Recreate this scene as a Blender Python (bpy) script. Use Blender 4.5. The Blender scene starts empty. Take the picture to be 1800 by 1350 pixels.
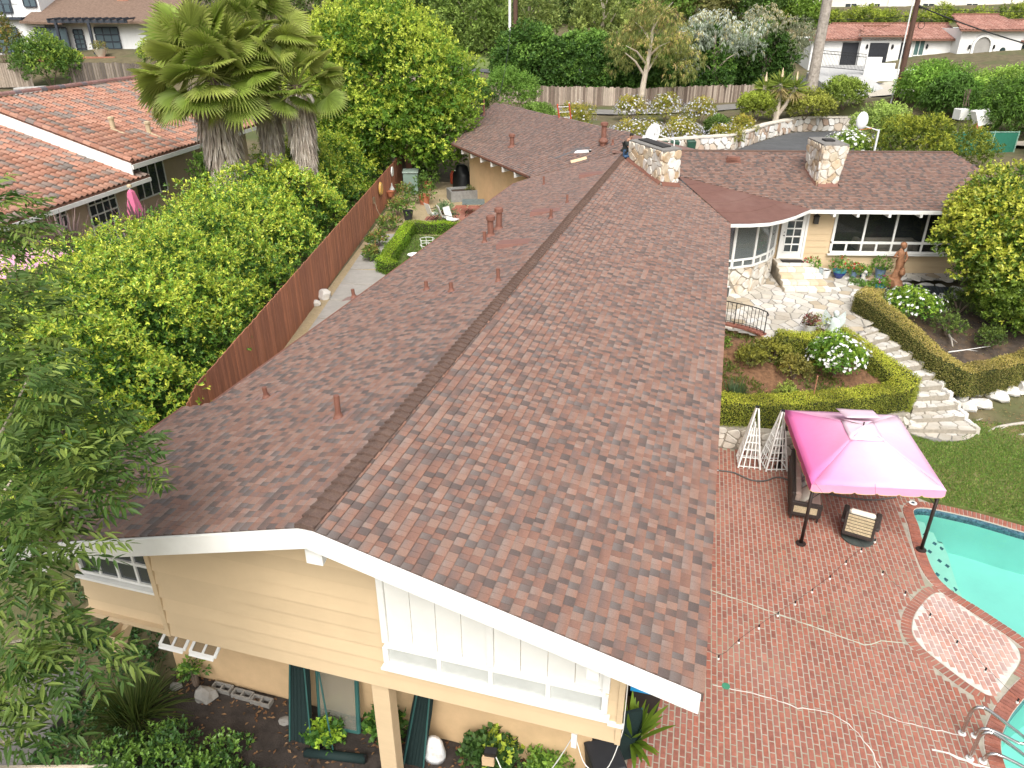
import bpy, bmesh, math, random
import numpy as np
from mathutils import Matrix, Vector

# ---------------------------------------------------------------- camera, sky, sun, exposure
sc = bpy.context.scene
COL = sc.collection
cam = bpy.data.cameras.new('camera'); camo = bpy.data.objects.new('camera', cam); COL.objects.link(camo)
camo.location = (0, 0, 12.5)
camo.rotation_euler = (math.radians(90 - 26.744), 0, math.radians(15.778))
cam.sensor_width = 36; cam.lens = 25.6; cam.clip_end = 2000; cam.clip_start = 0.05
sc.camera = camo
SUN_EL, SUN_AZ = math.radians(50), math.radians(165)     # azimuth clockwise from +Y
world = bpy.data.worlds.new('World'); sc.world = world; world.use_nodes = True
wn = world.node_tree.nodes; wl = world.node_tree.links
sky = wn.new('ShaderNodeTexSky'); sky.sky_type = 'NISHITA'; sky.sun_disc = False
sky.sun_elevation = SUN_EL; sky.sun_rotation = SUN_AZ
sky.air_density = 1.0; sky.dust_density = 6.0; sky.ozone_density = 1.0
hs = wn.new('ShaderNodeHueSaturation'); hs.inputs['Saturation'].default_value = 0.35
wl.new(sky.outputs[0], hs.inputs['Color']); wl.new(hs.outputs[0], wn['Background'].inputs[0])
wn['Background'].inputs[1].default_value = 0.15
sd = bpy.data.lights.new('sun', 'SUN'); sd.energy = 1.5; sd.angle = math.radians(40); sd.color = (1.0, 0.96, 0.89)
so = bpy.data.objects.new('sun', sd); COL.objects.link(so)
sv = Vector((math.sin(SUN_AZ) * math.cos(SUN_EL), math.cos(SUN_AZ) * math.cos(SUN_EL), math.sin(SUN_EL)))
so.rotation_euler = sv.to_track_quat('Z', 'Y').to_euler(); so.location = sv * 60
sc.view_settings.view_transform = 'Standard'; sc.view_settings.look = 'None'
sc.view_settings.exposure = 0.62; sc.view_settings.gamma = 1.0; sc.view_settings.use_curve_mapping = False
sc.render.engine = 'CYCLES'
sc.cycles.use_denoising = True
sc.cycles.max_bounces = 6; sc.cycles.diffuse_bounces = 3; sc.cycles.glossy_bounces = 3
sc.cycles.transmission_bounces = 4; sc.cycles.transparent_max_bounces = 6

R = np.random.default_rng(7)
random.seed(7)
PI = math.pi

# ---------------------------------------------------------------- materials
MATS = {}
def M(name, col=(.5,.5,.5), rough=.7, var=.12, scale=3.0, bump=0.0, bscale=60.0, col2=None, metal=0.0, attr=False,
      spec=.35, stain=None, stain_scale=.7, stain_amt=.5, trans=0.0, coat=0.0, detail=4, stretch=None):
    if name in MATS: return MATS[name]
    m = bpy.data.materials.new(name); m.use_nodes = True
    n = m.node_tree.nodes; l = m.node_tree.links; b = n['Principled BSDF']
    geo = n.new('ShaderNodeNewGeometry')
    pos = geo.outputs['Position']
    if stretch:
        mp = n.new('ShaderNodeMapping'); mp.inputs['Scale'].default_value = stretch
        l.new(pos, mp.inputs['Vector']); pos = mp.outputs[0]
    nz = n.new('ShaderNodeTexNoise'); nz.inputs['Scale'].default_value = scale; nz.inputs['Detail'].default_value = detail
    nz.inputs['Roughness'].default_value = .65
    l.new(pos, nz.inputs['Vector'])
    ramp = n.new('ShaderNodeMapRange'); ramp.inputs[1].default_value = .3; ramp.inputs[2].default_value = .7
    l.new(nz.outputs['Fac'], ramp.inputs[0])
    mix = n.new('ShaderNodeMix'); mix.data_type = 'RGBA'
    a = tuple(max(0, c * (1 - var)) for c in col); z = col2 if col2 else tuple(min(1, c * (1 + var)) for c in col)
    mix.inputs[6].default_value = (*a, 1); mix.inputs[7].default_value = (*z, 1)
    l.new(ramp.outputs[0], mix.inputs[0]); out = mix.outputs[2]
    if stain:
        n2 = n.new('ShaderNodeTexNoise'); n2.inputs['Scale'].default_value = stain_scale; n2.inputs['Detail'].default_value = 6
        l.new(geo.outputs['Position'], n2.inputs['Vector'])
        r2 = n.new('ShaderNodeMapRange'); r2.inputs[1].default_value = .48; r2.inputs[2].default_value = .68
        r2.inputs[4].default_value = stain_amt; l.new(n2.outputs['Fac'], r2.inputs[0])
        m2 = n.new('ShaderNodeMix'); m2.data_type = 'RGBA'; m2.inputs[7].default_value = (*stain, 1)
        l.new(r2.outputs[0], m2.inputs[0]); l.new(out, m2.inputs[6]); out = m2.outputs[2]
    if attr:
        at = n.new('ShaderNodeAttribute'); at.attribute_name = 'Col'
        m3 = n.new('ShaderNodeMix'); m3.data_type = 'RGBA'; m3.blend_type = 'MULTIPLY'; m3.inputs[0].default_value = 1
        l.new(out, m3.inputs[6]); l.new(at.outputs['Color'], m3.inputs[7]); out = m3.outputs[2]
    l.new(out, b.inputs['Base Color'])
    b.inputs['Roughness'].default_value = rough; b.inputs['Metallic'].default_value = metal
    b.inputs['Specular IOR Level'].default_value = spec
    if coat: b.inputs['Coat Weight'].default_value = coat
    if bump:
        n3 = n.new('ShaderNodeTexNoise'); n3.inputs['Scale'].default_value = bscale; n3.inputs['Detail'].default_value = 3
        l.new(pos, n3.inputs['Vector'])
        bp = n.new('ShaderNodeBump'); bp.inputs['Strength'].default_value = bump; bp.inputs['Distance'].default_value = .02
        l.new(n3.outputs['Fac'], bp.inputs['Height']); l.new(bp.outputs[0], b.inputs['Normal'])
    if trans:
        tr = n.new('ShaderNodeBsdfTranslucent'); l.new(out, tr.inputs['Color'])
        ms = n.new('ShaderNodeMixShader'); ms.inputs[0].default_value = trans
        l.new(b.outputs[0], ms.inputs[1]); l.new(tr.outputs[0], ms.inputs[2])
        l.new(ms.outputs[0], n['Material Output'].inputs['Surface'])
    MATS[name] = m; return m
def glass_mat(name, tint=(.03,.035,.035), alpha=.55, rough=.03):
    """window glass: glossy reflection over a partly see-through dark pane"""
    if name in MATS: return MATS[name]
    m = bpy.data.materials.new(name); m.use_nodes = True
    n = m.node_tree.nodes; l = m.node_tree.links; b = n['Principled BSDF']
    b.inputs['Base Color'].default_value = (*tint, 1); b.inputs['Roughness'].default_value = rough
    b.inputs['Specular IOR Level'].default_value = .8
    t = n.new('ShaderNodeBsdfTransparent'); ms = n.new('ShaderNodeMixShader'); ms.inputs[0].default_value = alpha
    l.new(t.outputs[0], ms.inputs[1]); l.new(b.outputs[0], ms.inputs[2]); l.new(ms.outputs[0], n['Material Output'].inputs['Surface'])
    MATS[name] = m; return m

# ---------------------------------------------------------------- objects
ROOT = {}
def props(o, label=None, cat=None, group=None, kind=None):
    if label: o['label'] = label
    if cat: o['category'] = cat
    if group: o['group'] = group
    if kind: o['kind'] = kind
    return o
def thing(name, loc, label, cat, group=None, rz=0.0, kind=None):
    o = bpy.data.objects.new(name, None); COL.objects.link(o); o.empty_display_size = .2
    o.location = loc; o.rotation_euler = (0, 0, rz)
    ROOT[o.name] = (np.array(loc, float), rz)
    return props(o, label, cat, group, kind)
def root_of(o):
    while o.parent: o = o.parent
    return ROOT.get(o.name, (np.zeros(3), 0.0))
def to_local(V, root):
    loc, rz = root
    V = np.asarray(V, float).reshape(-1, 3) - loc
    if rz:
        c, s = math.cos(-rz), math.sin(-rz)
        V = np.stack([V[:,0]*c - V[:,1]*s, V[:,0]*s + V[:,1]*c, V[:,2]], 1)
    return V
def np_obj(name, V, F, mat, parent=None, col=None, smooth=False, local=False, **pr):
    """V (n,3), F (m,k) array of equal-size faces, col (n,3) point colours"""
    V = np.asarray(V, float).reshape(-1, 3)
    if parent is None:
        if not local:
            c = (V.min(0) + V.max(0)) / 2; c[2] = V[:,2].min()
        else: c = np.zeros(3)
        Vl = V - c
    else:
        Vl = V if local else to_local(V, root_of(parent))
    me = bpy.data.meshes.new(name)
    F = np.asarray(F, np.int32); k = F.shape[1]; m = len(F)
    me.vertices.add(len(Vl)); me.vertices.foreach_set('co', Vl.astype(np.float32).ravel())
    me.loops.add(m * k); me.loops.foreach_set('vertex_index', F.ravel())
    me.polygons.add(m); me.polygons.foreach_set('loop_start', np.arange(0, m * k, k, dtype=np.int32))
    me.polygons.foreach_set('use_smooth', np.full(m, smooth, bool))
    me.update(calc_edges=True)
    if col is not None:
        ca = me.color_attributes.new('Col', 'FLOAT_COLOR', 'POINT')
        cc = np.ones((len(Vl), 4), np.float32); cc[:, :3] = col; ca.data.foreach_set('color', cc.ravel())
    if mat: me.materials.append(mat)
    o = bpy.data.objects.new(name, me); COL.objects.link(o)
    if parent is None:
        o.location = c; ROOT[o.name] = (c.copy(), 0.0)
    else: o.parent = parent
    props(o, **pr); return o

class MB:
    """collects faces of one mesh"""
    def __init__(s): s.v = []; s.f = []; s.c = []; s.col = None
    def add(s, vs, fs):
        o = len(s.v); s.v += [tuple(map(float, p)) for p in vs]; s.f += [tuple(i + o for i in q) for q in fs]
        s.c += [s.col or (1, 1, 1)] * len(vs); return s
    def hexa(s, p):           # 8 corners: bottom 4 (ccw), top 4
        return s.add(p, [(3,2,1,0),(4,5,6,7),(0,1,5,4),(1,2,6,5),(2,3,7,6),(3,0,4,7)])
    def box(s, x0, x1, y0, y1, z0, z1):
        return s.hexa([(x0,y0,z0),(x1,y0,z0),(x1,y1,z0),(x0,y1,z0),(x0,y0,z1),(x1,y0,z1),(x1,y1,z1),(x0,y1,z1)])
    def obox(s, c, u, v, w):  # centre and three half vectors
        c, u, v, w = map(np.array, (c, u, v, w))
        return s.hexa([c-u-v-w, c+u-v-w, c+u+v-w, c-u+v-w, c-u-v+w, c+u-v+w, c+u+v+w, c-u+v+w])
    def beam(s, p, q, w, h, up=(0,0,1)):
        p = np.array(p, float); q = np.array(q, float); d = q - p; L = np.linalg.norm(d); d /= L
        up = np.array(up, float)
        x = np.cross(d, up)
        if np.linalg.norm(x) < 1e-4: x = np.cross(d, (1, 0, 0))
        x /= np.linalg.norm(x); y = np.cross(x, d)
        return s.obox((p + q) / 2, x * w / 2, d * L / 2, y * h / 2)
    def prism(s, poly, z0, z1, taper=1.0):
        n = len(poly); cx = sum(p[0] for p in poly) / n; cy = sum(p[1] for p in poly) / n
        zz0 = z0 if hasattr(z0, '__len__') else [z0] * n; zz1 = z1 if hasattr(z1, '__len__') else [z1] * n
        a = [(p[0], p[1], zz0[i]) for i, p in enumerate(poly)]
        b = [(cx + (p[0]-cx)*taper, cy + (p[1]-cy)*taper, zz1[i]) for i, p in enumerate(poly)]
        return s.add(a + b, [tuple(range(n))[::-1], tuple(range(n, 2*n))] + [(i, (i+1) % n, n + (i+1) % n, n + i) for i in range(n)])
    def tube(s, path, r, n=8, caps=True):
        P = [np.array(p, float) for p in path]; k = len(P)
        rr = r if hasattr(r, '__len__') else [r] * k
        vs = []; ref = None
        for i, p in enumerate(P):
            d = P[min(i+1, k-1)] - P[max(i-1, 0)]; d = d / (np.linalg.norm(d) + 1e-9)
            if ref is None: ref = np.array((0, 0, 1.)) if abs(d[2]) < .9 else np.array((1., 0, 0))
            x = np.cross(d, ref); x /= np.linalg.norm(x) + 1e-9; y = np.cross(d, x); ref = -y if False else ref
            for j in range(n):
                a = 2 * PI * j / n; vs.append(p + (x * math.cos(a) + y * math.sin(a)) * rr[i])
        fs = [(i*n + j, i*n + (j+1) % n, (i+1)*n + (j+1) % n, (i+1)*n + j) for i in range(k-1) for j in range(n)]
        if caps: fs += [tuple(range(n))[::-1], tuple(range((k-1)*n, k*n))]
        return s.add(vs, fs)
    def lathe(s, c, prof, n=14, sx=1.0, sy=1.0):
        vs = [(c[0] + r * math.cos(2*PI*j/n) * sx, c[1] + r * math.sin(2*PI*j/n) * sy, c[2] + z) for r, z in prof for j in range(n)]
        k = len(prof)
        fs = [(i*n + j, i*n + (j+1) % n, (i+1)*n + (j+1) % n, (i+1)*n + j) for i in range(k-1) for j in range(n)]
        fs += [tuple(range(n))[::-1], tuple(range((k-1)*n, k*n))]
        return s.add(vs, fs)
    def ball(s, c, r, n=8, m=6):
        r = r if hasattr(r, '__len__') else (r, r, r)
        prof = [(math.sin(PI*i/m), -math.cos(PI*i/m)) for i in range(m+1)]
        vs = [(c[0] + a * math.cos(2*PI*j/n) * r[0], c[1] + a * math.sin(2*PI*j/n) * r[1], c[2] + z * r[2]) for a, z in prof for j in range(n)]
        fs = [(i*n + j, i*n + (j+1) % n, (i+1)*n + (j+1) % n, (i+1)*n + j) for i in range(m) for j in range(n)]
        return s.add(vs, fs)
    def quad(s, *p): return s.add(p, [tuple(range(len(p)))])
    def build(s, name, mat, parent=None, smooth=False, bevel=0.0, **pr):
        V = np.array(s.v, float)
        if parent is None:
            c = (V.min(0) + V.max(0)) / 2; c[2] = V[:,2].min(); Vl = V - c
        else: Vl = to_local(V, root_of(parent))
        me = bpy.data.meshes.new(name); me.from_pydata(Vl.tolist(), [], s.f)
        if smooth: me.polygons.foreach_set('use_smooth', [True] * len(me.polygons))
        if s.col is not None:
            ca = me.color_attributes.new('Col', 'FLOAT_COLOR', 'POINT')
            cc = np.ones((len(V), 4), np.float32); cc[:, :3] = np.array(s.c); ca.data.foreach_set('color', cc.ravel())
        me.update()
        if mat: me.materials.append(mat)
        o = bpy.data.objects.new(name, me); COL.objects.link(o)
        if parent is None: o.location = c; ROOT[o.name] = (c.copy(), 0.0)
        else: o.parent = parent
        if bevel:
            bm = o.modifiers.new('edge', 'BEVEL'); bm.width = bevel; bm.segments = 1; bm.limit_method = 'ANGLE'
        props(o, **pr); return o
def copy_tree(o, loc=None, rz=None, label=None, parent=None):
    c = o.copy(); COL.objects.link(c)
    if parent is not None: c.parent = parent
    else:
        r0 = ROOT.get(o.name, (np.zeros(3), 0.0))
        if loc is not None: c.location = loc
        if rz is not None: c.rotation_euler = (0, 0, rz)
        ROOT[c.name] = (np.array(c.location, float), rz if rz is not None else r0[1])
        if label: c['label'] = label
    for ch in list(o.children): copy_tree(ch, parent=c)
    return c
def place(name, me, Mw, parent, **pr):
    """a small piece: shares mesh data, own matrix (world) under parent"""
    o = bpy.data.objects.new(name, me); COL.objects.link(o); o.parent = parent
    loc, rz = root_of(parent)
    inv = (Matrix.Translation(Vector(loc)) @ Matrix.Rotation(rz, 4, 'Z')).inverted()
    o.matrix_basis = inv @ Mw
    props(o, **pr); return o
def nrm(a):
    a = np.asarray(a, float); return a / (np.linalg.norm(a, axis=-1, keepdims=True) + 1e-9)

# ---------------------------------------------------------------- irregular stone cells
def clip_half(poly, p, n):
    out = []; k = len(poly)
    for i in range(k):
        a = poly[i]; b = poly[(i+1) % k]
        da = (a[0]-p[0])*n[0] + (a[1]-p[1])*n[1]; db = (b[0]-p[0])*n[0] + (b[1]-p[1])*n[1]
        if da <= 0: out.append(a)
        if (da < 0 < db) or (db < 0 < da):
            t = da / (da - db); out.append((a[0] + (b[0]-a[0])*t, a[1] + (b[1]-a[1])*t))
    return out
def cells(w, h, sx, sy, rng, gap=.02, jit=.42, bounds=None):
    """irregular polygons filling a w x h sheet, each shrunk by the joint"""
    nx = max(1, round(w / sx)); ny = max(1, round(h / sy)); P = []
    for j in range(-1, ny + 1):
        for i in range(-1, nx + 1):
            P.append(((i + .5 + (j % 2) * .5 * .6 + rng.uniform(-jit, jit)) * w / nx, (j + .5 + rng.uniform(-jit, jit)) * h / ny))
    P = np.array(P); out = []
    ax = np.array([w / nx, h / ny])
    for i, p in enumerate(P):
        if not (-.2*ax[0] < p[0] < w + .2*ax[0] and -.2*ax[1] < p[1] < h + .2*ax[1]): continue
        poly = [(0, 0), (w, 0), (w, h), (0, h)] if bounds is None else list(bounds)
        d = P - p; near = np.argsort((d / ax) .__pow__(2).sum(1))[1:14]
        for q in near:
            nn = P[q] - p; L = np.hypot(*nn)
            nn = nn / L; mid = (p + P[q]) / 2 - nn * gap / 2
            poly = clip_half(poly, mid, nn)
            if len(poly) < 3: break
        if len(poly) >= 3:
            a = 0.5 * abs(sum(poly[k][0]*poly[(k+1) % len(poly)][1] - poly[(k+1) % len(poly)][0]*poly[k][1] for k in range(len(poly))))
            if a > .12 * ax[0] * ax[1]: out.append(poly)
    return out
def round_poly(poly, f=.22):
    out = []; k = len(poly)
    for i in range(k):
        a, b, c = poly[i-1], poly[i], poly[(i+1) % k]
        out.append((b[0] + (a[0]-b[0])*f, b[1] + (a[1]-b[1])*f)); out.append((b[0] + (c[0]-b[0])*f, b[1] + (c[1]-b[1])*f))
    return out
def stone(poly, o, u, v, n, th, mat, parent, rng, name='stone', pal=None, rnd=.2, z_var=.0, taper=.9):
    """one flat-ish stone on the sheet o + x u + y v, proud along n by th"""
    poly = round_poly(poly, rnd) if rnd else poly
    k = len(poly); o, u, v, n = (np.asarray(a, float) for a in (o, u, v, n))
    cx = sum(p[0] for p in poly)/k; cy = sum(p[1] for p in poly)/k; t = th * (1 + rng.uniform(-z_var, z_var))
    tx, ty = rng.uniform(-.06, .06), rng.uniform(-.06, .06)
    a = [o + u*p[0] + v*p[1] - n*.01 for p in poly]
    b = [o + u*(cx + (p[0]-cx)*taper) + v*(cy + (p[1]-cy)*taper) + n*(t + (tx*(p[0]-cx) + ty*(p[1]-cy)) * (z_var > 0)) for p in poly]
    mb = MB(); mb.col = tuple(pal[rng.integers(len(pal))]) if pal is not None else (1, 1, 1)
    jf = rng.uniform(.88, 1.1); mb.col = tuple(c * jf for c in mb.col)
    mb.add(a + b, [tuple(range(k, 2*k))] + [(i, (i+1) % k, k + (i+1) % k, k + i) for i in range(k)])
    return mb.build(name, mat, parent)

# ---------------------------------------------------------------- foliage
def leafmat(name, rough=.55, trans=.38, spec=.35): return M(name, (1, 1, 1), rough, .06, 6, attr=True, trans=trans, spec=spec)
def leaf_mesh(P, D, N, L, W, C, droop=.0):
    """one quad per leaf: base, side, tip, side, folded a little along the midrib"""
    n = len(P); D = nrm(D); S = nrm(np.cross(D, N)); Nn = np.cross(S, D)
    L = np.broadcast_to(np.asarray(L, float), (n,))[:, None]; W = np.broadcast_to(np.asarray(W, float), (n,))[:, None]
    V = np.empty((n, 4, 3))
    V[:, 0] = P; V[:, 1] = P + D*L*.45 + S*W*.5 + Nn*W*.18; V[:, 2] = P + D*L - np.array([0, 0, 1.])*L*droop; V[:, 3] = P + D*L*.45 - S*W*.5 + Nn*W*.18
    F = np.arange(n*4).reshape(n, 4)
    return V.reshape(-1, 3), F, np.repeat(C, 4, 0)
def sphere_pts(n, rng):
    v = rng.normal(size=(n, 3)); return nrm(v)
def sublobes(lobes, k, frac, rng, low=-.25, out=.82):
    """small clumps over the surface of each big lobe (cx,cy,cz,rx,ry,rz)"""
    S = []
    for (x, y, z, a, b, c) in lobes:
        d = sphere_pts(k * 3, rng); d = d[d[:, 2] > low][:k]
        f = frac * rng.uniform(.7, 1.3, len(d)); o = out * rng.uniform(.85, 1.08, len(d))
        r = (a * b * c) ** (1/3)
        for i in range(len(d)): S.append((x + d[i,0]*a*o[i], y + d[i,1]*b*o[i], z + d[i,2]*c*o[i], r*f[i], r*f[i], r*f[i]*.85))
    return S
def foliage(name, lobes, n, L, W, old, new, parent, mat, rng, p_new=.35, k=5, shoot=1.6, up=.35, low=-.35, shell=(.8, 1.08),
            droop=0., inside=.62, new_bias=.5, spread=.9, dirv=None):
    """leafy shoots over a set of ellipsoid clumps; old and new growth have their own leaf colours"""
    Lb = np.array(lobes, float); area = (Lb[:,3]*Lb[:,4] + Lb[:,4]*Lb[:,5] + Lb[:,3]*Lb[:,5])
    pick = rng.choice(len(Lb), n, p=area / area.sum()); d = sphere_pts(n, rng)
    ok = d[:, 2] > low - rng.uniform(0, .3, n); pick, d = pick[ok], d[ok]
    s = rng.uniform(*shell, len(d))[:, None]; P = Lb[pick, :3] + d * Lb[pick, 3:] * s
    keep = np.ones(len(P), bool)
    for j, lb in enumerate(Lb):
        q = (((P - lb[:3]) / lb[3:]) ** 2).sum(1)
        keep &= ~((q < inside**2) & (pick != j))
    P, d, pick = P[keep], d[keep], pick[keep]
    nrml = nrm(d / Lb[pick, 3:]); m = len(P)
    ax = nrm(nrml + np.array([0, 0, up]) + rng.normal(size=(m, 3)) * .35)
    clump = np.sin(pick * 12.9898) * 43758.5453; clump = clump - np.floor(clump)
    hf = (P[:, 2] - P[:, 2].min()) / (np.ptp(P[:, 2]) + 1e-6)
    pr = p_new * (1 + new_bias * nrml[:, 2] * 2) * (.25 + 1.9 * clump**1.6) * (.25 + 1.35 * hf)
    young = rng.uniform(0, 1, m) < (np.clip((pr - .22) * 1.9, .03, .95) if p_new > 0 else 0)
    P = np.repeat(P, k, 0); A = np.repeat(ax, k, 0); Y = np.repeat(young, k); t = np.tile(np.arange(k) / k, m)
    side = rng.normal(size=(m * k, 3)); side = nrm(side - A * (side * A).sum(1, keepdims=True))
    Ll = L * rng.uniform(.7, 1.25, m * k); P = P + A * (t * shoot * L)[:, None]
    D = nrm(A * (.35 + .5 * t)[:, None] + side * spread)
    if dirv is not None: D = nrm(D + np.array(dirv))
    N = nrm(A + rng.normal(size=(m * k, 3)) * .35)
    old, new = np.array(old), np.array(new)
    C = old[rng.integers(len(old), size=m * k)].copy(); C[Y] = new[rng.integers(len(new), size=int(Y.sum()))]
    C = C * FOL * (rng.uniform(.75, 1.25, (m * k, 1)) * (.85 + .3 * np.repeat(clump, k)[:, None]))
    V, F, Cc = leaf_mesh(P, D, N, Ll, Ll * W / L, C, droop)
    return np_obj(name, V, F, mat, parent, col=Cc, **({'kind': 'stuff'} if name in ('plant', 'plants') else {}))
def limbs(mb, base, top, r0, r1, rng, n=5, spread=2.0, lift=1.5, lens=(.3, .95)):
    base = np.array(base, float); top = np.array(top, float)
    path = [base + (top - base) * t + np.array([rng.uniform(-.08, .08), rng.uniform(-.08, .08), 0]) * np.linalg.norm(top - base) * .3 * (0 < t < 1) for t in (0, .3, .6, 1)]
    mb.tube(path, [r0 * 1.25, r0 * .95, (r0 + r1) / 2, r1], 8)
    for i in range(n):
        t = rng.uniform(*lens); p = base + (top - base) * t; a = 2 * PI * (i / n + rng.uniform(-.1, .1)); s = spread * rng.uniform(.7, 1.1)
        q = p + np.array([math.cos(a) * s, math.sin(a) * s, lift * rng.uniform(.6, 1.2)])
        rr = r0 + (r1 - r0) * t
        mb.tube([p, p + (q - p) * .5 + np.array([0, 0, .12 * s]), q], [rr * .6, rr * .4, rr * .15], 6)
    return mb
FOL = 1.75
GREEN_OLD = [(.035,.085,.014), (.045,.10,.018), (.028,.07,.015), (.055,.115,.02)]
# ================================================================ TERRAIN
ANCH = np.array([
 (-.5,2,-.2),(10,2,-.2),(-.5,12,-.2),(5,12,-.2),(14,12,-.2),(.9,19,-.2),(5,20,-.2),(9,22,-.08),(14,23,-.06),(20,22,0),(14,6,-.2),
 (.5,21,-.2),(4,21.2,-.2),(-.4,21.6,-.15),(3,21.8,-.1),(9,25.3,-.06),(12,26.2,-.02),(7.6,23.6,-.12),(10.5,25,-.06),(6.6,23.2,-.1),(16,27,0),(1,23,.35),(5,25.2,.8),(1.5,27.5,1.85),(5,29,1.95),(9,28.5,1.4),(12,29,1.6),(9,33,2.3),(1,33,2.2),(14,34,2.3),(5,40,2.5),
 (-4.5,9.5,-.15),(-9.5,9,-.05),(-4.5,14,.1),(-4.5,25,1.8),(-4,6,-.1),(-8,6.5,-.1),(-12,6,-.1),(-14,4,-.3),(-4,0,-.5),
 (-11,12.5,2.2),(-13.5,20,2.62),(-15,30,2.62),(-18,42,2.62),(-22,54,2.7),(-14,40,2.62),(-10,30,2.55),(-10.5,17,2.5),
 (-22,25,2.9),(-30,30,3.2),(-18,12,2.2),(-30,15,2.8),(-45,40,5.2),(-55,54,7.0),(-62,53,7.0),(-68,66,9.8),(-56,64,9.6),(-75,75,11),(-40,60,6.5),
 (-3,59,2.95),(4,65,2.95),(10,70,2.95),(10,52,2.95),(0,48,2.8),(16,60,4.1),(-12,58,3.9),(-10,64,4.2),(-18,75,4.7),(-24,73,5.1),(-8,78,4.4),(5,90,4.2),(2,73,4.1),(6,76,4.2),(-4,66,4.0),
 (8,90,4.9),(14,90,4.9),(13,98,5.5),(7,101,6.4),(14,106,7.3),(19,103,7.7),(26,101,8.2),(36,101,8.2),(15,95,6.3),(20,93.5,6.0),(14,77,6.0),(22,85,6.4),
 (10,143,13.1),(45,150,13.2),(0,120,9.5),(-30,100,8.6),(-20,130,12.5),(-50,110,12.5),(-80,120,16),(60,120,12),(40,60,4.5),(30,40,2.5),(25,20,0),
 (100,200,20),(-150,200,26),(200,50,3),(-150,20,6),(0,-80,-4),(100,-50,-2),(-100,-60,-2),(0,300,34),(-10,200,22),(150,300,30),(-150,300,34)], float)
def _rbf():
    A = ANCH[:, :2]; n = len(A)
    Dm = np.hypot(A[:,None,0]-A[None,:,0], A[:,None,1]-A[None,:,1])
    K = np.zeros((n+3, n+3)); K[:n,:n] = Dm; K[:n,n] = 1; K[:n,n+1:] = A; K[n,:n] = 1; K[n+1:,:n] = A.T
    return np.linalg.solve(K, np.concatenate([ANCH[:,2], np.zeros(3)]))
RBF_W = _rbf()
def ground_z(x, y):
    x = np.asarray(x, float); y = np.asarray(y, float); s = x.shape; x = x.ravel(); y = y.ravel()
    Dm = np.hypot(x[:,None]-ANCH[None,:,0], y[:,None]-ANCH[None,:,1])
    return (Dm @ RBF_W[:-3] + RBF_W[-3] + RBF_W[-2]*x + RBF_W[-1]*y).reshape(s)
def gz(x, y): return float(ground_z(np.array([x]), np.array([y]))[0])
def axis(lo, hi, c0, c1, fine, coarse):
    a = list(np.arange(c0, c1, fine)); x = c0; st = fine
    while x > lo: st = min(st * 1.12, coarse); x -= st; a.insert(0, x)
    x = a[-1]; st = fine
    while x < hi: st = min(st * 1.12, coarse); x += st; a.append(x)
    return np.array(a)
gx = axis(-190, 220, -26, 16, .8, 12); gy = axis(-80, 310, 2, 80, .8, 12)
GX, GY = np.meshgrid(gx, gy); GZ = ground_z(GX, GY)
GZ = GZ + .05*np.sin(GX*1.7 + GY*.9)*np.sin(GY*1.3) * (GY > 60)
DRIVE = [(-9,50),(-3.3,58.9),(.4,61.8),(2.6,67.4),(4.4,71.6),(6.0,74.7),(10,76.6),(13,76),(12.5,66),(11,56),(12,47),(0,46)]
def _inp(px, py, poly):
    c = np.zeros(px.shape, bool)
    for (x1, y1), (x2, y2) in zip(poly, poly[1:] + poly[:1]):
        if y1 != y2: c ^= ((y1 > py) != (y2 > py)) & (px < (x2-x1)*(py-y1)/(y2-y1) + x1)
    return c
for dx, dy in ((0,0),(1,0),(-1,0),(0,1),(0,-1),(.8,.8),(-.8,.8)): q_ = _inp(GX+dx, GY+dy, DRIVE); GZ[q_] = np.minimum(GZ[q_], 2.85)
pit = (GX > 5.6) & (GX < 15) & (GY > 7) & (GY < 19.9); GZ[pit] = -2.6
nx_, ny_ = len(gx), len(gy); idx = np.arange(nx_*ny_).reshape(ny_, nx_)
Fq = np.stack([idx[:-1,:-1], idx[:-1,1:], idx[1:,1:], idx[1:,:-1]], -1).reshape(-1, 4)
m_soil = M('dry_earth', (.12,.10,.055), .95, .3, 1.6, .4, 30, stain=(.075,.095,.03), stain_scale=.3, stain_amt=.9)
np_obj('ground', np.stack([GX, GY, GZ], -1).reshape(-1, 3), Fq, m_soil, smooth=True, kind='structure', label='sloping earth ground under the gardens and houses')

def inpoly(px, py, poly):
    px = np.asarray(px); py = np.asarray(py); c = np.zeros(px.shape, bool); n = len(poly)
    for i in range(n):
        x1, y1 = poly[i]; x2, y2 = poly[(i+1) % n]
        if y1 == y2: continue
        t = ((y1 > py) != (y2 > py)) & (px < (x2-x1)*(py-y1)/(y2-y1) + x1); c ^= t
    return c
def smooth_closed(P, n=6):
    P = [np.array(p, float) for p in P]; k = len(P); out = []
    for i in range(k):
        p0, p1, p2, p3 = P[i-1], P[i], P[(i+1) % k], P[(i+2) % k]
        for j in range(n):
            t = j/n; out.append(.5*((2*p1) + (p2-p0)*t + (2*p0-5*p1+4*p2-p3)*t*t + (3*p1-p0-3*p2+p3)*t**3))
    return np.array(out)
def offset_closed(P, d):
    T = nrm(np.roll(P, -1, 0) - np.roll(P, 1, 0)); N = np.stack([T[:,1], -T[:,0]], 1); return P + N*d
def sheet(name, poly, z, mat, th=.05, parent=None, **pr):
    mb = MB(); zt = z if not callable(z) else [z(*p) for p in poly]
    zb = [a - th for a in zt] if hasattr(zt, '__len__') else zt - th
    mb.prism([tuple(p) for p in poly], zb, zt); return mb.build(name, mat, parent, **pr)

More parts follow.
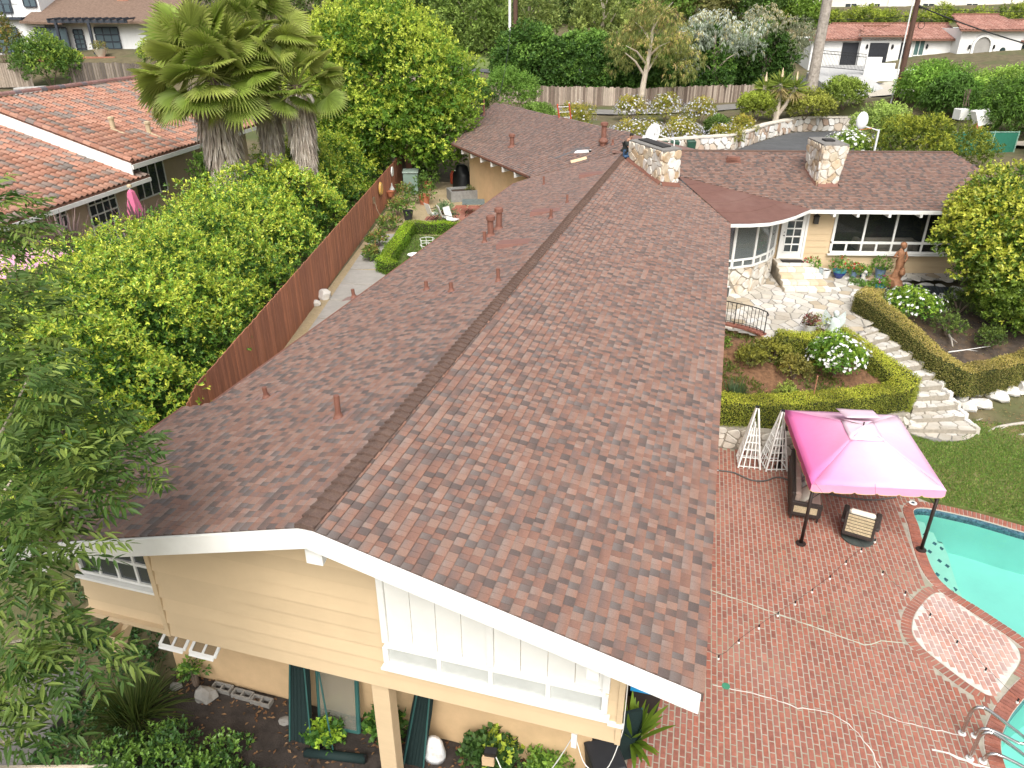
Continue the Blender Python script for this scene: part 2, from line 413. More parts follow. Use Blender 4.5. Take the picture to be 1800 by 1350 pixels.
# ================================================================ POOL
POOL = smooth_closed([(6.5,19.45),(6.38,18.43),(6.34,16.9),(6.55,16.11),(7.19,15.44),(7.82,14.76),(8.08,14.3),(8.02,13.75),(7.65,13.35),(7.28,12.91),(6.85,12.31),(6.52,11.65),(6.44,11.0),(6.5,10.0),(7,9),(8.5,8.2),(11,8),(13,9),(13.8,11),(13.8,15),(13,17.4),(11.2,18.5),(9.08,19.06),(7.77,19.42)], 8)
# orientation: counter-clockwise test, want outward = +offset
if .5*np.sum(POOL[:,0]*np.roll(POOL[:,1],-1) - np.roll(POOL[:,0],-1)*POOL[:,1]) < 0: POOL = POOL[::-1]
def pool_off(d): return offset_closed(POOL, d)
m_plaster = M('pool_plaster', (.37,.67,.62), .6, .05, 1.2, stain=(.38,.68,.61), stain_scale=.6)
m_tile = M('pool_tile', (.02,.045,.10), .25, .5, 14, col2=(.10,.20,.26), spec=.6)
pool = thing('swimming_pool', (10, 14, 0), 'free-form swimming pool with turquoise water and brick rim beside the patio', 'pool')
n = len(POOL); inn = pool_off(-.02)
mb = MB()
for i in range(n):
    a, b = inn[i], inn[(i+1) % n]; mb.quad((*a, -.24), (*b, -.24), (*b, -1.35), (*a, -1.35))
mb.add([(*p, -1.35) for p in inn], [tuple(range(n))]); mb.build('basin', m_plaster, pool)
mb = MB()
for i in range(n):
    a, b = POOL[i], POOL[(i+1) % n]; a2, b2 = inn[i], inn[(i+1) % n]
    mb.quad((*a, -.03), (*b, -.03), (*b2, -.24), (*a2, -.24))
mb.build('waterline_tile', m_tile, pool)
# entry steps on the left side of the pool
west = [i for i in range(n) if POOL[i,0] < 6.95 and 15.9 < POOL[i,1] < 19.3]
west.sort(key=lambda i: POOL[i,1])
m_step = M('pool_step', (.50,.68,.60), .6, .05, 2)
for s, (d0, d1, z) in enumerate(((.02,.34,-.28),(.34,.62,-.52),(.62,.9,-.78))):
    A = pool_off(-d0); B = pool_off(-d1); mb = MB()
    for i, j in zip(west[:-1], west[1:]):
        mb.quad((*A[i], z), (*A[j], z), (*B[j], z), (*B[i], z)); mb.quad((*B[i], z), (*B[j], z), (*B[j], -1.35), (*B[i], -1.35))
    st = mb.build('pool_step', m_step, pool)
    Mid = pool_off(-(d0*.35 + d1*.65)); k = len(west)
    for q in range(5):
        i = west[int((q + .6 + .12*s) * k / 6)]; p = Mid[i]; r = .09
        d = MB(); d.prism([(p[0]-r*.7, p[1]), (p[0], p[1]-r), (p[0]+r*.7, p[1]), (p[0], p[1]+r)], z + .001, z + .006); d.build('diamond_tile', m_tile, st)
wm = bpy.data.materials.new('pool_water'); wm.use_nodes = True
nn_, ll_ = wm.node_tree.nodes, wm.node_tree.links; nn_.remove(nn_['Principled BSDF'])
tb = nn_.new('ShaderNodeBsdfTransparent'); tb.inputs[0].default_value = (.74,.97,.93,1); gb = nn_.new('ShaderNodeBsdfGlossy'); gb.inputs['Roughness'].default_value = .05
fr = nn_.new('ShaderNodeFresnel'); fr.inputs[0].default_value = 1.33; ms = nn_.new('ShaderNodeMixShader')
nz = nn_.new('ShaderNodeTexNoise'); nz.inputs['Scale'].default_value = 2.2; bp = nn_.new('ShaderNodeBump'); bp.inputs['Strength'].default_value = .12; bp.inputs['Distance'].default_value = .05
gg = nn_.new('ShaderNodeNewGeometry'); ll_.new(gg.outputs['Position'], nz.inputs['Vector']); ll_.new(nz.outputs['Fac'], bp.inputs['Height'])
ll_.new(bp.outputs[0], fr.inputs['Normal']); ll_.new(bp.outputs[0], gb.inputs['Normal'])
ll_.new(fr.outputs[0], ms.inputs[0]); ll_.new(tb.outputs[0], ms.inputs[1]); ll_.new(gb.outputs[0], ms.inputs[2]); ll_.new(ms.outputs[0], nn_['Material Output'].inputs['Surface'])
mb = MB(); mb.add([(*p, -.13) for p in pool_off(-.012)], [tuple(range(n))]); mb.build('water_surface', wm, pool)

# ================================================================ BRICK PATIO
m_mortar = M('mortar', (.34,.31,.255), .95, .2, 5, .2, 90, stain=(.24,.26,.17), stain_scale=.9, stain_amt=.6)
m_brick = M('brick', (.285,.112,.080), .85, .2, 9, .25, 120, attr=True, stain=(.36,.185,.145), stain_scale=.45, stain_amt=.55)
BR_PAL = .45 + .55*np.array([(1,1,1),(1.12,1.1,1.08),(.86,.82,.84),(1.04,.92,.86),(1.2,1.22,1.2),(.95,1.02,1.1),(1.1,.95,.85),(.78,.75,.8)])
cop_out = pool_off(.30)
PATIO = [(-.42,2),(6.5,2)] + [tuple(p) for p in sorted(cop_out[(cop_out[:,0] < 8.4) & (cop_out[:,1] > 9.0)].tolist(), key=lambda q: q[1]) if p[0] < 7.9 and p[1] < 20.2 and not (p[0] > 7 and p[1] > 18)] + [(6.2,20.25),(6.1,21.3),(4.0,21.35),(-.42,21.25)]
patio = sheet('brick_patio', PATIO, 0.0, m_mortar, .12, kind='structure', label='red brick patio with pale mortar joints and repaired cracks beside the pool')
CIRC_IN = smooth_closed([(6.36,15.85),(5.78,15.2),(5.47,14.48),(5.5,13.95),(5.92,13.4),(6.4,12.93),(6.72,12.85),(7.2,13.5),(7.55,14.1),(7.5,14.6),(7.0,15.15)], 6)
if .5*np.sum(CIRC_IN[:,0]*np.roll(CIRC_IN[:,1],-1) - np.roll(CIRC_IN[:,0],-1)*CIRC_IN[:,1]) < 0: CIRC_IN = CIRC_IN[::-1]
CIRC_OUT = offset_closed(CIRC_IN, .24)
bw, bl, bh = .102, .232, .007
def brick_mesh(ci, w, l, tag):
    mb = MB(); mb.col = tuple(BR_PAL[ci]); x, y = w/2, l/2; b = .006
    mb.add([(-x,-y,-.02),(x,-y,-.02),(x,y,-.02),(-x,y,-.02),(-x+b,-y+b,bh),(x-b,-y+b,bh),(x-b,y-b,bh),(-x+b,y-b,bh)], [(4,5,6,7),(0,1,5,4),(1,2,6,5),(2,3,7,6),(3,0,4,7)])
    me = bpy.data.meshes.new('brick'); me.from_pydata(mb.v, [], mb.f)
    ca = me.color_attributes.new('Col', 'FLOAT_COLOR', 'POINT'); cc = np.ones((8,4), np.float32); cc[:,:3] = mb.c; ca.data.foreach_set('color', cc.ravel())
    me.materials.append(tag); return me
BMESH = [brick_mesh(i, bw, bl, m_brick) for i in range(8)]
ang = math.radians(2.0); ca_, sa_ = math.cos(ang), math.sin(ang)
def brick_grid(x0, x1, y0, y1, ang, ox=3.0, oy=13.0):
    c, s = math.cos(ang), math.sin(ang); out = []
    for i in range(int(x0/.119), int(x1/.119)):
        for j in range(int(y0/.25), int(y1/.25)):
            a = i*.119; b = (j + (.5 if i % 2 else 0) + .06*math.sin(i*12.7))*.25
            out.append((ox + a*c - b*s, oy + a*s + b*c))
    return np.array(out)
BC = brick_grid(-4.5, 6.5, -6, 10, ang)
keep = inpoly(BC[:,0], BC[:,1], PATIO) & (BC[:,0] > -.36) & (BC[:,1] > 8.2)
outer = pool_off(.36)
keep &= ~inpoly(BC[:,0], BC[:,1], outer.tolist()) & ~inpoly(BC[:,0], BC[:,1], offset_closed(CIRC_OUT, .03).tolist())
BC = BC[keep]
CAMP = np.array([0, 0, 12.5])
vis = (BC[:,0] > 1.25 + (BC[:,1]-11.5)*-.02) & (BC[:,1] > 9.6 + .28*(BC[:,0]-1.6))
dist = np.hypot(BC[:,0], BC[:,1]) + np.where(vis, 0, 100); order = np.argsort(dist)
def brick_stuff(C, ang, name, parent, rng, pal=BR_PAL, w=bw, l=bl, z=0.0, mat=None):
    c, s = np.cos(ang), np.sin(ang); c = np.broadcast_to(c, (len(C),)); s = np.broadcast_to(s, (len(C),)); b = .006; x, y = w/2, l/2
    base = np.array([(-x,-y,-.02),(x,-y,-.02),(x,y,-.02),(-x,y,-.02),(-x+b,-y+b,bh),(x-b,-y+b,bh),(x-b,y-b,bh),(-x+b,y-b,bh)])
    V = np.empty((len(C), 8, 3)); dz = rng.uniform(-.003, .003, len(C))
    V[:,:,0] = C[:,None,0] + base[None,:,0]*c[:,None] - base[None,:,1]*s[:,None]
    V[:,:,1] = C[:,None,1] + base[None,:,0]*s[:,None] + base[None,:,1]*c[:,None]
    V[:,:,2] = base[None,:,2] + dz[:,None] + z
    f = np.array([(4,5,6,7),(0,1,5,4),(1,2,6,5),(2,3,7,6),(3,0,4,7)])
    F = (np.arange(len(C))[:,None,None]*8 + f[None]).reshape(-1, 4)
    col = np.repeat(pal[rng.integers(len(pal), size=len(C))] * rng.uniform(.88, 1.12, (len(C),1)), 8, 0)
    return np_obj(name, V.reshape(-1,3), F, mat or m_brick, parent, col=col, kind='stuff')
for i in order[:300]:
    a = ang + R.uniform(-.012, .012)
    place('brick', BMESH[R.integers(8)], Matrix.Translation((BC[i,0], BC[i,1], R.uniform(-.003,.003))) @ Matrix.Rotation(a, 4, 'Z'), patio)
brick_stuff(BC[order[300:]], ang + R.uniform(-.012,.012,len(order)-300), 'brick_field', patio, R)
# planting ring of old bricks by the pool
well = sheet('brick_tree_ring', CIRC_IN.tolist(), .006, M('mortar_pale', (.55,.52,.47), .95, .25, 6, .2, 80), .1, kind='structure', label='round patch of faded mauve bricks with a brick border by the pool')
m_brick_old = M('brick_faded', (.42,.24,.20), .9, .15, 7, .25, 120, attr=True, stain=(.52,.42,.38), stain_scale=.9, stain_amt=.5)
WC = brick_grid(2.2, 5.2, -1.5, 4, math.radians(5)); k2 = inpoly(WC[:,0], WC[:,1], offset_closed(CIRC_IN, -.07).tolist()); WC = WC[k2]
old_me = [brick_mesh(i, bw, bl, m_brick_old) for i in range(8)]
for p in WC: place('brick', old_me[R.integers(8)], Matrix.Translation((p[0], p[1], .006 + R.uniform(-.003,.003))) @ Matrix.Rotation(math.radians(5) + R.uniform(-.015,.015), 4, 'Z'), well)
def ring_bricks(curve, off, step, parent, mes, z, ok=lambda x, y: True, length=None):
    P = offset_closed(curve, off); seg = np.hypot(*(np.roll(P,-1,0)-P).T); tot = seg.sum(); cum = np.concatenate([[0], np.cumsum(seg)]); k = int(tot/step)
    for q in range(k):
        s = q*tot/k; i = min(np.searchsorted(cum, s, 'right')-1, len(P)-1); t = (s-cum[i])/max(seg[i],1e-6)
        a = P[i]; b = P[(i+1) % len(P)]; p = a + (b-a)*t; d = b - a; an = math.atan2(d[1], d[0])
        if ok(*p): place('brick', mes[R.integers(8)], Matrix.Translation((p[0], p[1], z + R.uniform(-.002,.002))) @ Matrix.Rotation(an, 4, 'Z'), parent)
ring_me = [brick_mesh(i, .098, .225, m_brick) for i in range(8)]
nearpool = lambda x, y: not inpoly(np.array([x]), np.array([y]), pool_off(.32).tolist())[0]
ring_bricks(CIRC_IN, .125, .112, well, ring_me, .002, nearpool)
# pool coping: a soldier course of bricks round the rim
m_cope = M('coping_bed', (.45,.40,.34), .95, .15, 6)
cb = MB(); A, B = POOL, cop_out
for i in range(n):
    a, b, c, d = A[i], A[(i+1) % n], B[(i+1) % n], B[i]
    cb.quad((*a, .0), (*b, .0), (*c, .0), (*d, .0)); cb.quad((*a, -.06), (*b, -.06), (*b, 0), (*a, 0)); cb.quad((*c, 0), (*c, -.1), (*d, -.1), (*d, 0))
coping = cb.build('coping', m_cope, pool)
cope_me = [brick_mesh(i, .094, .275, m_brick) for i in range(8)]
ring_bricks(POOL, .145, .106, coping, cope_me, .012, lambda x, y: x < 8.3 or (y > 17.8 and x < 9.8))
# deck beyond the pool, out of frame
sheet('pool_deck', [(6.55,2),(17,2),(17,20),(14.2,20)] + [tuple(p) for p in cop_out[cop_out[:,0] > 10.4].tolist()[::1][::-1]][::-1][:0] + [(14.2,7.6),(6.55,7.6)], -.004, m_mortar, .1, kind='structure', label='paved deck along the far side of the pool')
# cracks patched with pale mortar
m_patch = M('patch_mortar', (.62,.60,.55), .95, .1, 20)
def ribbon(name, pts, w, z, mat, parent=None, jit=.02, **pr):
    P = []
    for a, b in zip(pts[:-1], pts[1:]):
        k = max(2, int(math.dist(a, b)/.12))
        P += [(a[0] + (b[0]-a[0])*i/k + R.uniform(-jit,jit), a[1] + (b[1]-a[1])*i/k + R.uniform(-jit,jit)) for i in range(k)]
    P.append(pts[-1]); P = np.array(P); T = nrm(np.gradient(P, axis=0)); N = np.stack([-T[:,1], T[:,0]], 1); ww = w * R.uniform(.5, 1.3, (len(P),1))/2
    V = np.concatenate([np.c_[P + N*ww, np.full(len(P), z)], np.c_[P - N*ww, np.full(len(P), z)]]); k = len(P)
    F = np.array([(i, i+1, k+i+1, k+i) for i in range(k-1)])[:, ::-1]
    return np_obj(name, V, F, mat, parent, **pr)
ribbon('crack_repair', [(.95,14.42),(2.6,14.0),(4.33,13.55),(4.45,13.6),(4.7,13.78),(5.2,13.86)], .035, bh+.004, M('patch_green', (.45,.47,.38), .95, .15, 12), patio, .01)
ribbon('crack_repair', [(1.1,11.53),(1.66,11.52),(2.3,11.5),(2.77,11.40),(3.4,11.45),(3.63,11.36),(3.9,11.1),(4.1,10.7),(4.2,10.3)], .022, bh+.004, m_patch, patio)
ribbon('crack_repair', [(4.2,11.75),(4.7,11.62),(5.2,11.6),(5.8,11.6)], .02, bh+.004, m_patch, patio)
ribbon('crack_repair', [(5.2,11.1),(5.5,11.1),(5.9,10.98),(6.2,10.95)], .06, bh+.005, m_patch, patio)

# ================================================================ LAWN
LAWN = [(6.2,20.1),(7.2,19.9),(8.3,19.75),(9.4,19.4),(12,18.5),(22,19.0),(22,28.5),(13,28.0),(11.3,27.0),(9.6,26.0),(9.2,25.0),(8.6,23.8),(7.8,23.55),(6.9,23.9),(5.9,23.3),(5.3,22.0),(6.1,21.4)]
m_lawn = M('lawn_soil', (.12,.15,.04), .95, .3, 3, stain=(.22,.17,.08), stain_scale=.5, stain_amt=.9)
lawn = sheet('lawn', LAWN, .012, m_lawn, .1, kind='structure', label='patchy green lawn between the pool and the white rock border')
def tufts(name, n, box, poly, zf, L, W, pal, rng, parent=None, mat=None, lean=.5, dens=None, **pr):
    x = rng.uniform(box[0], box[1], n); y = rng.uniform(box[2], box[3], n); k = inpoly(x, y, poly)
    if dens is not None: k &= dens(x, y) > rng.uniform(0, 1, n)
    x, y = x[k], y[k]; m = len(x); z = zf(x, y) if callable(zf) else np.full(m, zf)
    P = np.stack([x, y, z], 1); D = nrm(np.c_[rng.normal(size=(m,2))*lean, np.ones(m)]); pal = np.array(pal)
    C = pal[rng.integers(len(pal), size=m)] * rng.uniform(.75, 1.25, (m,1))
    V, F, Cc = leaf_mesh(P, D, nrm(rng.normal(size=(m,3))), L*rng.uniform(.6,1.3,m), W, C)
    return np_obj(name, V, F, mat or leafmat('grass_leaf', .6, .25), parent, col=Cc, **pr)
tufts('grass', 60000, (5.3,12.6,19.2,27), LAWN, .012, .07, .03, [(.14,.25,.04),(.18,.29,.045),(.12,.22,.04),(.26,.28,.08)], R,
      dens=lambda x, y: np.clip(1.15 - .55*np.clip((y - 23.2 + .35*(x-9))/2.0, 0, 1) - .3*(np.sin(x*1.9)*np.sin(y*2.3) > .55), .12, 1), kind='stuff', label='short green grass thinning out near the tree roots')

# ================================================================ GARDEN BED, RETAINING WALL
BED1 = [(-.3,21.45),(1.0,21.45),(3.4,22.2),(6.2,24.0),(7.0,24.6),(7.0,25.2),(5.2,26.6),(4.6,26.0),(2.2,26.1),(.9,26.8),(-.4,27.0)]
def bed1_z(x, y): return .62 + 1.35*max(0, min(1, (y - 21.6 - .28*max(0, x-1))/4.0))
m_mulch = M('mulch', (.16,.085,.045), .95, .5, 7, .6, 40, stain=(.07,.05,.035), stain_scale=1.3)
def patch(name, x0, x1, y0, y1, poly, zf, mat, nx=30, ny=30, parent=None, **pr):
    X, Y = np.meshgrid(np.linspace(x0, x1, nx), np.linspace(y0, y1, ny)); Zv = np.vectorize(zf)(X, Y)
    id_ = np.arange(nx*ny).reshape(ny, nx); F = np.stack([id_[:-1,:-1], id_[:-1,1:], id_[1:,1:], id_[1:,:-1]], -1).reshape(-1, 4)
    cx = X.ravel()[F].mean(1); cy = Y.ravel()[F].mean(1); F = F[inpoly(cx, cy, poly)]
    used = np.unique(F); mp = np.zeros(nx*ny, int); mp[used] = np.arange(len(used))
    return np_obj(name, np.stack([X, Y, Zv], -1).reshape(-1,3)[used], mp[F], mat, parent, smooth=True, **pr)
patch('planting_bed', -.5, 7.2, 21.3, 27.1, BED1, bed1_z, m_mulch, 50, 40, kind='structure', label='mulched planting bed inside the clipped hedge')
STONE_PAL = np.array([(.62,.56,.46),(.72,.68,.60),(.50,.42,.31),(.78,.76,.70),(.58,.46,.32),(.66,.60,.52)])
m_stone = M('fieldstone', (1,1,1), .85, .18, 9, .5, 35, attr=True)
m_joint = M('stone_joint', (.30,.27,.22), .95, .2, 8)
gw = thing('garden_wall', (3, 21.4, 0), 'low rough stone retaining wall below the clipped hedge', 'stone wall')
def wall_run(path, z0, z1, th, sx, sy, parent, rng, pal=STONE_PAL, proud=.05, side=1, cap=None, joint=None, name='stone', mat=None, gap=.03):
    """stones over one or both faces of a mortar core along a path"""
    for (a, b) in zip(path[:-1], path[1:]):
        a = np.array(a, float); b = np.array(b, float); d = b - a; L = np.hypot(*d); t = d/L; nn2 = np.array([t[1], -t[0]])*side
        mb = MB(); q = [a, b, b - nn2*th, a - nn2*th]; mb.prism([tuple(p) for p in q], z0 - .1, z1 - .01); mb.build('mortar_core', joint or m_joint, parent)
        for poly in cells(L, z1 - z0, sx, sy, rng, gap): stone(poly, (*a, z0), (*t, 0), (0,0,1), (*nn2, 0), proud, mat or m_stone, parent, rng, name, pal, z_var=.5)
wall_run([(-.3,21.32),(3.6,21.42),(5.6,22.75),(7.0,24.05)], 0, .72, .3, .34, .26, gw, R, pal=np.array([(.60,.55,.47),(.50,.45,.38),(.68,.64,.56)]))

# ================================================================ STONE TERRACE
def terr_z(x, y): return 2.18 + .055*(y - 26.4)
TERR = [(-.4,26.6),(2.25,25.85),(4.7,25.85),(5.3,26.7),(6.1,28.3),(5.8,29.2),(5.9,30.6),(6.3,31.5),(6.0,32.4),(10.6,33.6),(10.4,34.6),(-.4,33.2)]
m_tbed = M('terrace_mortar', (.24,.23,.21), .95, .2, 5, .2, 60)
terr = patch('stone_terrace', -.5, 10.8, 25.6, 34.8, TERR, lambda x, y: terr_z(x, y) - .012, m_tbed, 90, 80, kind='structure', label='crazy-paved flagstone terrace in front of the wing')
FLAG_PAL = .92*np.array([(.58,.55,.49),(.66,.64,.60),(.53,.50,.44),(.62,.58,.51),(.68,.66,.63),(.47,.40,.30)])
m_flag = M('flagstone', (1,1,1), .8, .10, 7, .25, 50, attr=True, stain=(.42,.33,.22), stain_scale=.45, stain_amt=.5)
for poly in cells(11.2, 9.0, .5, .36, R, .035, .47):
    cx = sum(p[0] for p in poly)/len(poly) - .5; cy = sum(p[1] for p in poly)/len(poly) + 25.7
    if not inpoly(np.array([cx]), np.array([cy]), TERR)[0]: continue
    stone(poly, (-.5, 25.7, terr_z(0, 25.7) - .012), (1,0,0), (0,1,.055), (0,-.055,1), .026, m_flag, terr, R, 'flagstone', FLAG_PAL, rnd=.1, taper=.97)
# outer edge of the terrace above the bed
te = thing('terrace_edge', (3.4, 25.8, 1.4), 'pale stone edge of the terrace above the planting bed', 'stone edging')
wall_run([(2.25,25.83),(4.72,25.83),(5.3,26.65)], 1.55, 2.14, .3, .4, .22, te, R, pal=FLAG_PAL)
# curved rendered wall with brick cap and iron railing at the terrace end
m_stucco = M('tan_stucco', (.60,.42,.235), .9, .07, 2.5, .25, 90, stain=(.50,.35,.20), stain_scale=.6, stain_amt=.5)
rw = thing('railing_wall', (1.2, 26.4, 1.2), 'curved tan stucco wall with red brick cap below the iron railing', 'garden wall')
RP = [(-.3,26.72),(.4,26.72),(.8,26.66),(1.1,26.56),(1.38,26.46),(1.65,26.34),(1.89,26.18),(2.15,25.9)]
mb = MB()
for a, b in zip(RP[:-1], RP[1:]):
    mb.hexa([(a[0],a[1]-.12,.8),(b[0],b[1]-.12,.8),(b[0],b[1]+.1,.8),(a[0],a[1]+.1,.8),(a[0],a[1]-.12,2.2),(b[0],b[1]-.12,2.2),(b[0],b[1]+.1,2.2),(a[0],a[1]+.1,2.2)])
mb.build('stucco_wall', m_stucco, rw)
for a, b in zip(RP[:-1], RP[1:]):
    for t in np.arange(0, 1, .25):
        p = np.array(a) + (np.array(b)-np.array(a))*(t+.12); d = nrm(np.array(b)-np.array(a)); mb = MB(); mb.col = tuple(BR_PAL[R.integers(8)]*.8)
        mb.obox((p[0], p[1]-.01, 2.235), np.array((*d,0))*.035, np.array((-d[1],d[0],0))*.15, (0,0,.033)); mb.build('brick', m_brick, rw)
m_iron = M('black_iron', (.012,.012,.013), .5, .2, 8)
ir = thing('iron_railing', (1.2, 26.4, 2.26), 'black iron railing with slim balusters on the brick cap', 'railing')
mb = MB(); top = [(x, y, 3.1) for x, y in RP[1:]]; mb.tube(top + [(2.2,25.84,3.04),(2.17,25.82,2.98)], .02, 6); mb.build('handrail', m_iron, ir)
mb = MB(); mb.tube([(x, y, 2.36) for x, y in RP[1:]], .012, 5); mb.build('bottom_rail', m_iron, ir)
for i, (x, y) in enumerate(RP[1:]):
    mb = MB(); mb.tube([(x,y,2.262),(x,y,3.1)], .02 if i in (2,7-1) else .011, 6); mb.build('baluster', m_iron, ir)
    if i: 
        x0, y0 = RP[i]; mb = MB(); mb.tube([((x+x0)/2,(y+y0)/2,2.3),((x+x0)/2,(y+y0)/2,3.1)], .011, 6); mb.build('baluster', m_iron, ir)

# ================================================================ GARDEN STEPS
steps = thing('garden_stairs', (7.0, 26, 0), 'curving flight of flagstone garden steps between the two hedges', 'stairs')
bh_ = 0
ST = [(2.12,(4.89,27.05),(6.1,28.35)),(2.02,(5.22,26.72),(6.41,28.0)),(1.85,(5.54,26.48),(6.74,27.66)),(1.65,(5.89,26.24),(7.09,27.31)),(1.45,(6.18,26.02),(7.41,26.95)),(1.22,(6.48,25.85),(7.76,26.65)),(1.0,(6.79,25.68),(8.08,26.33)),(.8,(7.03,25.45),(8.34,26.02)),(.6,(7.2,25.15),(8.56,25.72)),(.4,(7.25,24.75),(8.78,25.37)),(.22,(7.1,24.28),(8.95,25.0)),(.05,(7.0,23.9),(9.2,24.4))]
for (z, a, b), (z2, a2, b2) in zip(ST[:-1], ST[1:]):
    mb = MB(); mb.prism([a2, b2, b, a], z2 - .35, z - .035); st = mb.build('riser', m_joint, steps)
    A, B, A2, B2 = map(np.array, (a, b, a2, b2))
    for poly in cells(1.6, .62, .42, .32, R, .03, .46):
        q = [(A2 + (B2-A2)*(p[0]/1.6))*(1-p[1]/.62) + (A + (B-A)*(p[0]/1.6))*(p[1]/.62) for p in poly]
        mb = MB(); mb.col = tuple(FLAG_PAL[R.integers(5)]*R.uniform(.92,1.08)); mb.prism([tuple(p) for p in round_poly([tuple(p) for p in q], .1)], z-.05, z + R.uniform(-.015,.012), .97); mb.build('flagstone', m_flag, st)
    for j in range(2):      # upright edging stones beside the browning hedge
        p = B + (B2-B)*(j+.5)/2 + nrm(B-A)*.07; d = nrm(B2-B); e = np.array([-d[1], d[0]]); mb = MB(); mb.col = tuple(FLAG_PAL[R.integers(5)]*R.uniform(.95,1.12)); L_ = np.hypot(*(B2-B))/4*.9
        mb.hexa([(*(p-d*L_-e*.1),z-.3),(*(p+d*L_-e*.1),z-.3),(*(p+d*L_+e*.1),z-.3),(*(p-d*L_+e*.1),z-.3),(*(p-d*L_*.9-e*.08),z+.05),(*(p+d*L_*.9-e*.07),z+R.uniform(.02,.08)),(*(p+d*L_*.85+e*.08),z+.04),(*(p-d*L_*.85+e*.07),z+.07)]); mb.build('edging_stone', m_flag, st)
def landing(name, pts, z, th, size, label):
    P = smooth_closed(pts, 4); P = [tuple(p) for p in P]; o = sheet(name, P, z - .02, m_tbed, th, kind='structure', label=label)
    x0 = min(p[0] for p in P); y0 = min(p[1] for p in P); w = max(p[0] for p in P)-x0; h = max(p[1] for p in P)-y0
    for poly in cells(w, h, size, size*.8, R, .03):
        for e in range(len(P)):      # clip the cell to the rounded outline
            a, b = P[e], P[(e+1) % len(P)]; d = np.array(b)-np.array(a)
            if np.hypot(*d) < 1e-6: continue
            nn3 = np.array([d[1], -d[0]])/np.hypot(*d)*LSGN
            poly = clip_half(poly, (a[0]-x0, a[1]-y0), nn3)
            if len(poly) < 3: break
        if len(poly) >= 3: stone(poly, (x0, y0, z-.02), (1,0,0), (0,1,0), (0,0,1), .03, m_flag, o, R, 'flagstone', FLAG_PAL[:5], rnd=.1, taper=.97)
    return o
LSGN = 1
landing('stepping_landing', [(7.0,24.1),(7.5,23.75),(8.2,23.72),(8.8,23.95),(9.3,24.55),(9.36,25.2),(8.9,25.4),(8.0,25.0),(7.3,24.6)], .045, .1, .5, 'rounded flagstone landing meeting the lawn at the foot of the steps')
landing('lower_step', [(7.35,24.3),(7.75,24.15),(8.3,24.35),(8.72,24.8),(8.85,25.3),(8.4,25.5),(7.8,25.1),(7.4,24.7)], .15, .12, .45, 'oval flagstone step above the rounded landing')

# ================================================================ LEFT COURTYARD GROUND
m_gravel = M('fine_gravel', (.34,.27,.165), .95, .25, 18, .4, 160, stain=(.26,.21,.09), stain_scale=1.1)
YARD = [(-10.0,11),(-11.6,11.5),(-13.4,19.3),(-14.4,23.5),(-16.3,31),(-22.2,53.2),(-19,52.8),(-15,44.2),(-8.8,36.4),(-8.8,14)]
sheet('courtyard_gravel', YARD, 2.70, m_gravel, .15, kind='structure', label='tan gravel ground of the fenced side courtyard')
m_conc = M('concrete_slab', (.30,.285,.26), .9, .10, 2.5, .25, 60, stain=(.25,.24,.21), stain_scale=.8, stain_amt=.5)
walk = thing('concrete_walk', (-13, 24, 2.7), 'grey concrete slab walk along the brown fence', 'walkway')
fx = lambda y: -11.5 - (y-12.6)*.27
for i, y in enumerate(np.arange(14.5, 33.0, 1.85)):
    mb = MB(); a = fx(y) + .45; b = fx(y+1.77) + .45; w = 2.0 if y < 26 else 1.1
    mb.prism([(a, y), (a + w, y + .35), (b + w, y + 2.12), (b, y + 1.77)], 2.66, 2.735); mb.build('slab', m_conc, walk, bevel=.008)
pad = thing('brick_pad', (-13.6, 39, 2.7), 'red brick paving squares with grass joints beside the raised planter', 'paving')
for i in range(5):
    for j in range(5):
        mb = MB(); mb.col = tuple(BR_PAL[R.integers(8)]); x = -15.2 + i*.72 + j*.16; y = 36.4 + j*.74 + i*.18
        if x > -11.6: continue
        mb.prism([(x,y),(x+.66,y+.15),(x+.52,y+.82),(x-.14,y+.67)], 2.69, 2.725 + R.uniform(0,.006)); mb.build('paver', m_brick, pad)

# ================================================================ DRIVEWAY, ROAD
m_asph = M('asphalt', (.085,.088,.092), .9, .18, 2.2, .3, 90, stain=(.14,.14,.14), stain_scale=.4)
DRIVE = [(-9,50),(-3.3,58.9),(.4,61.8),(2.6,67.4),(4.4,71.6),(6.0,74.7),(10,76.6),(13,76),(12.5,66),(11,56),(12,47),(0,46)]
sheet('driveway', DRIVE, 3.05, m_asph, .4, kind='structure', label='grey asphalt driveway turnaround behind the wing')
def strip(name, cl, w, mat, label, dz=.06, n=8):
    """a road draped a little above the ground along a centre line (x,y,z)"""
    P = np.array(cl, float); Q = []
    for a, b in zip(P[:-1], P[1:]): Q += [a + (b-a)*t for t in np.linspace(0, 1, n, endpoint=False)]
    Q.append(P[-1]); Q = np.array(Q); T = nrm(np.gradient(Q, axis=0)[:, :2]); N = np.stack([-T[:,1], T[:,0]], 1); k = len(Q); V = []
    for s in np.linspace(-.5, .5, 7): q = Q[:, :2] + N*w*s; V.append(np.c_[q, ground_z(q[:,0], q[:,1]) + dz])
    F = [(r*k+i, r*k+i+1, (r+1)*k+i+1, (r+1)*k+i) for r in range(6) for i in range(k-1)]
    return np_obj(name, np.concatenate(V), np.array(F)[:, ::-1], mat, smooth=True, kind='structure', label=label)
strip('road', [(-40,84,6.2),(-20,92,5.9),(0,97.5,5.8),(8,96,5.45),(14,90.5,5.05),(22,80,5.3),(34,66,5.0),(60,40,3.5)], 6.5, m_asph, 'asphalt street climbing past the white house', .12)
strip('lane', [(-16,71.5,4.55),(-10,73,4.4),(-2,79,4.3),(3.5,84.5,4.3),(8,90,4.9)], 3.0, M('old_asphalt', (.20,.19,.175), .95, .15, 2), 'grey lane between the flower bank and the weathered fence', .12)
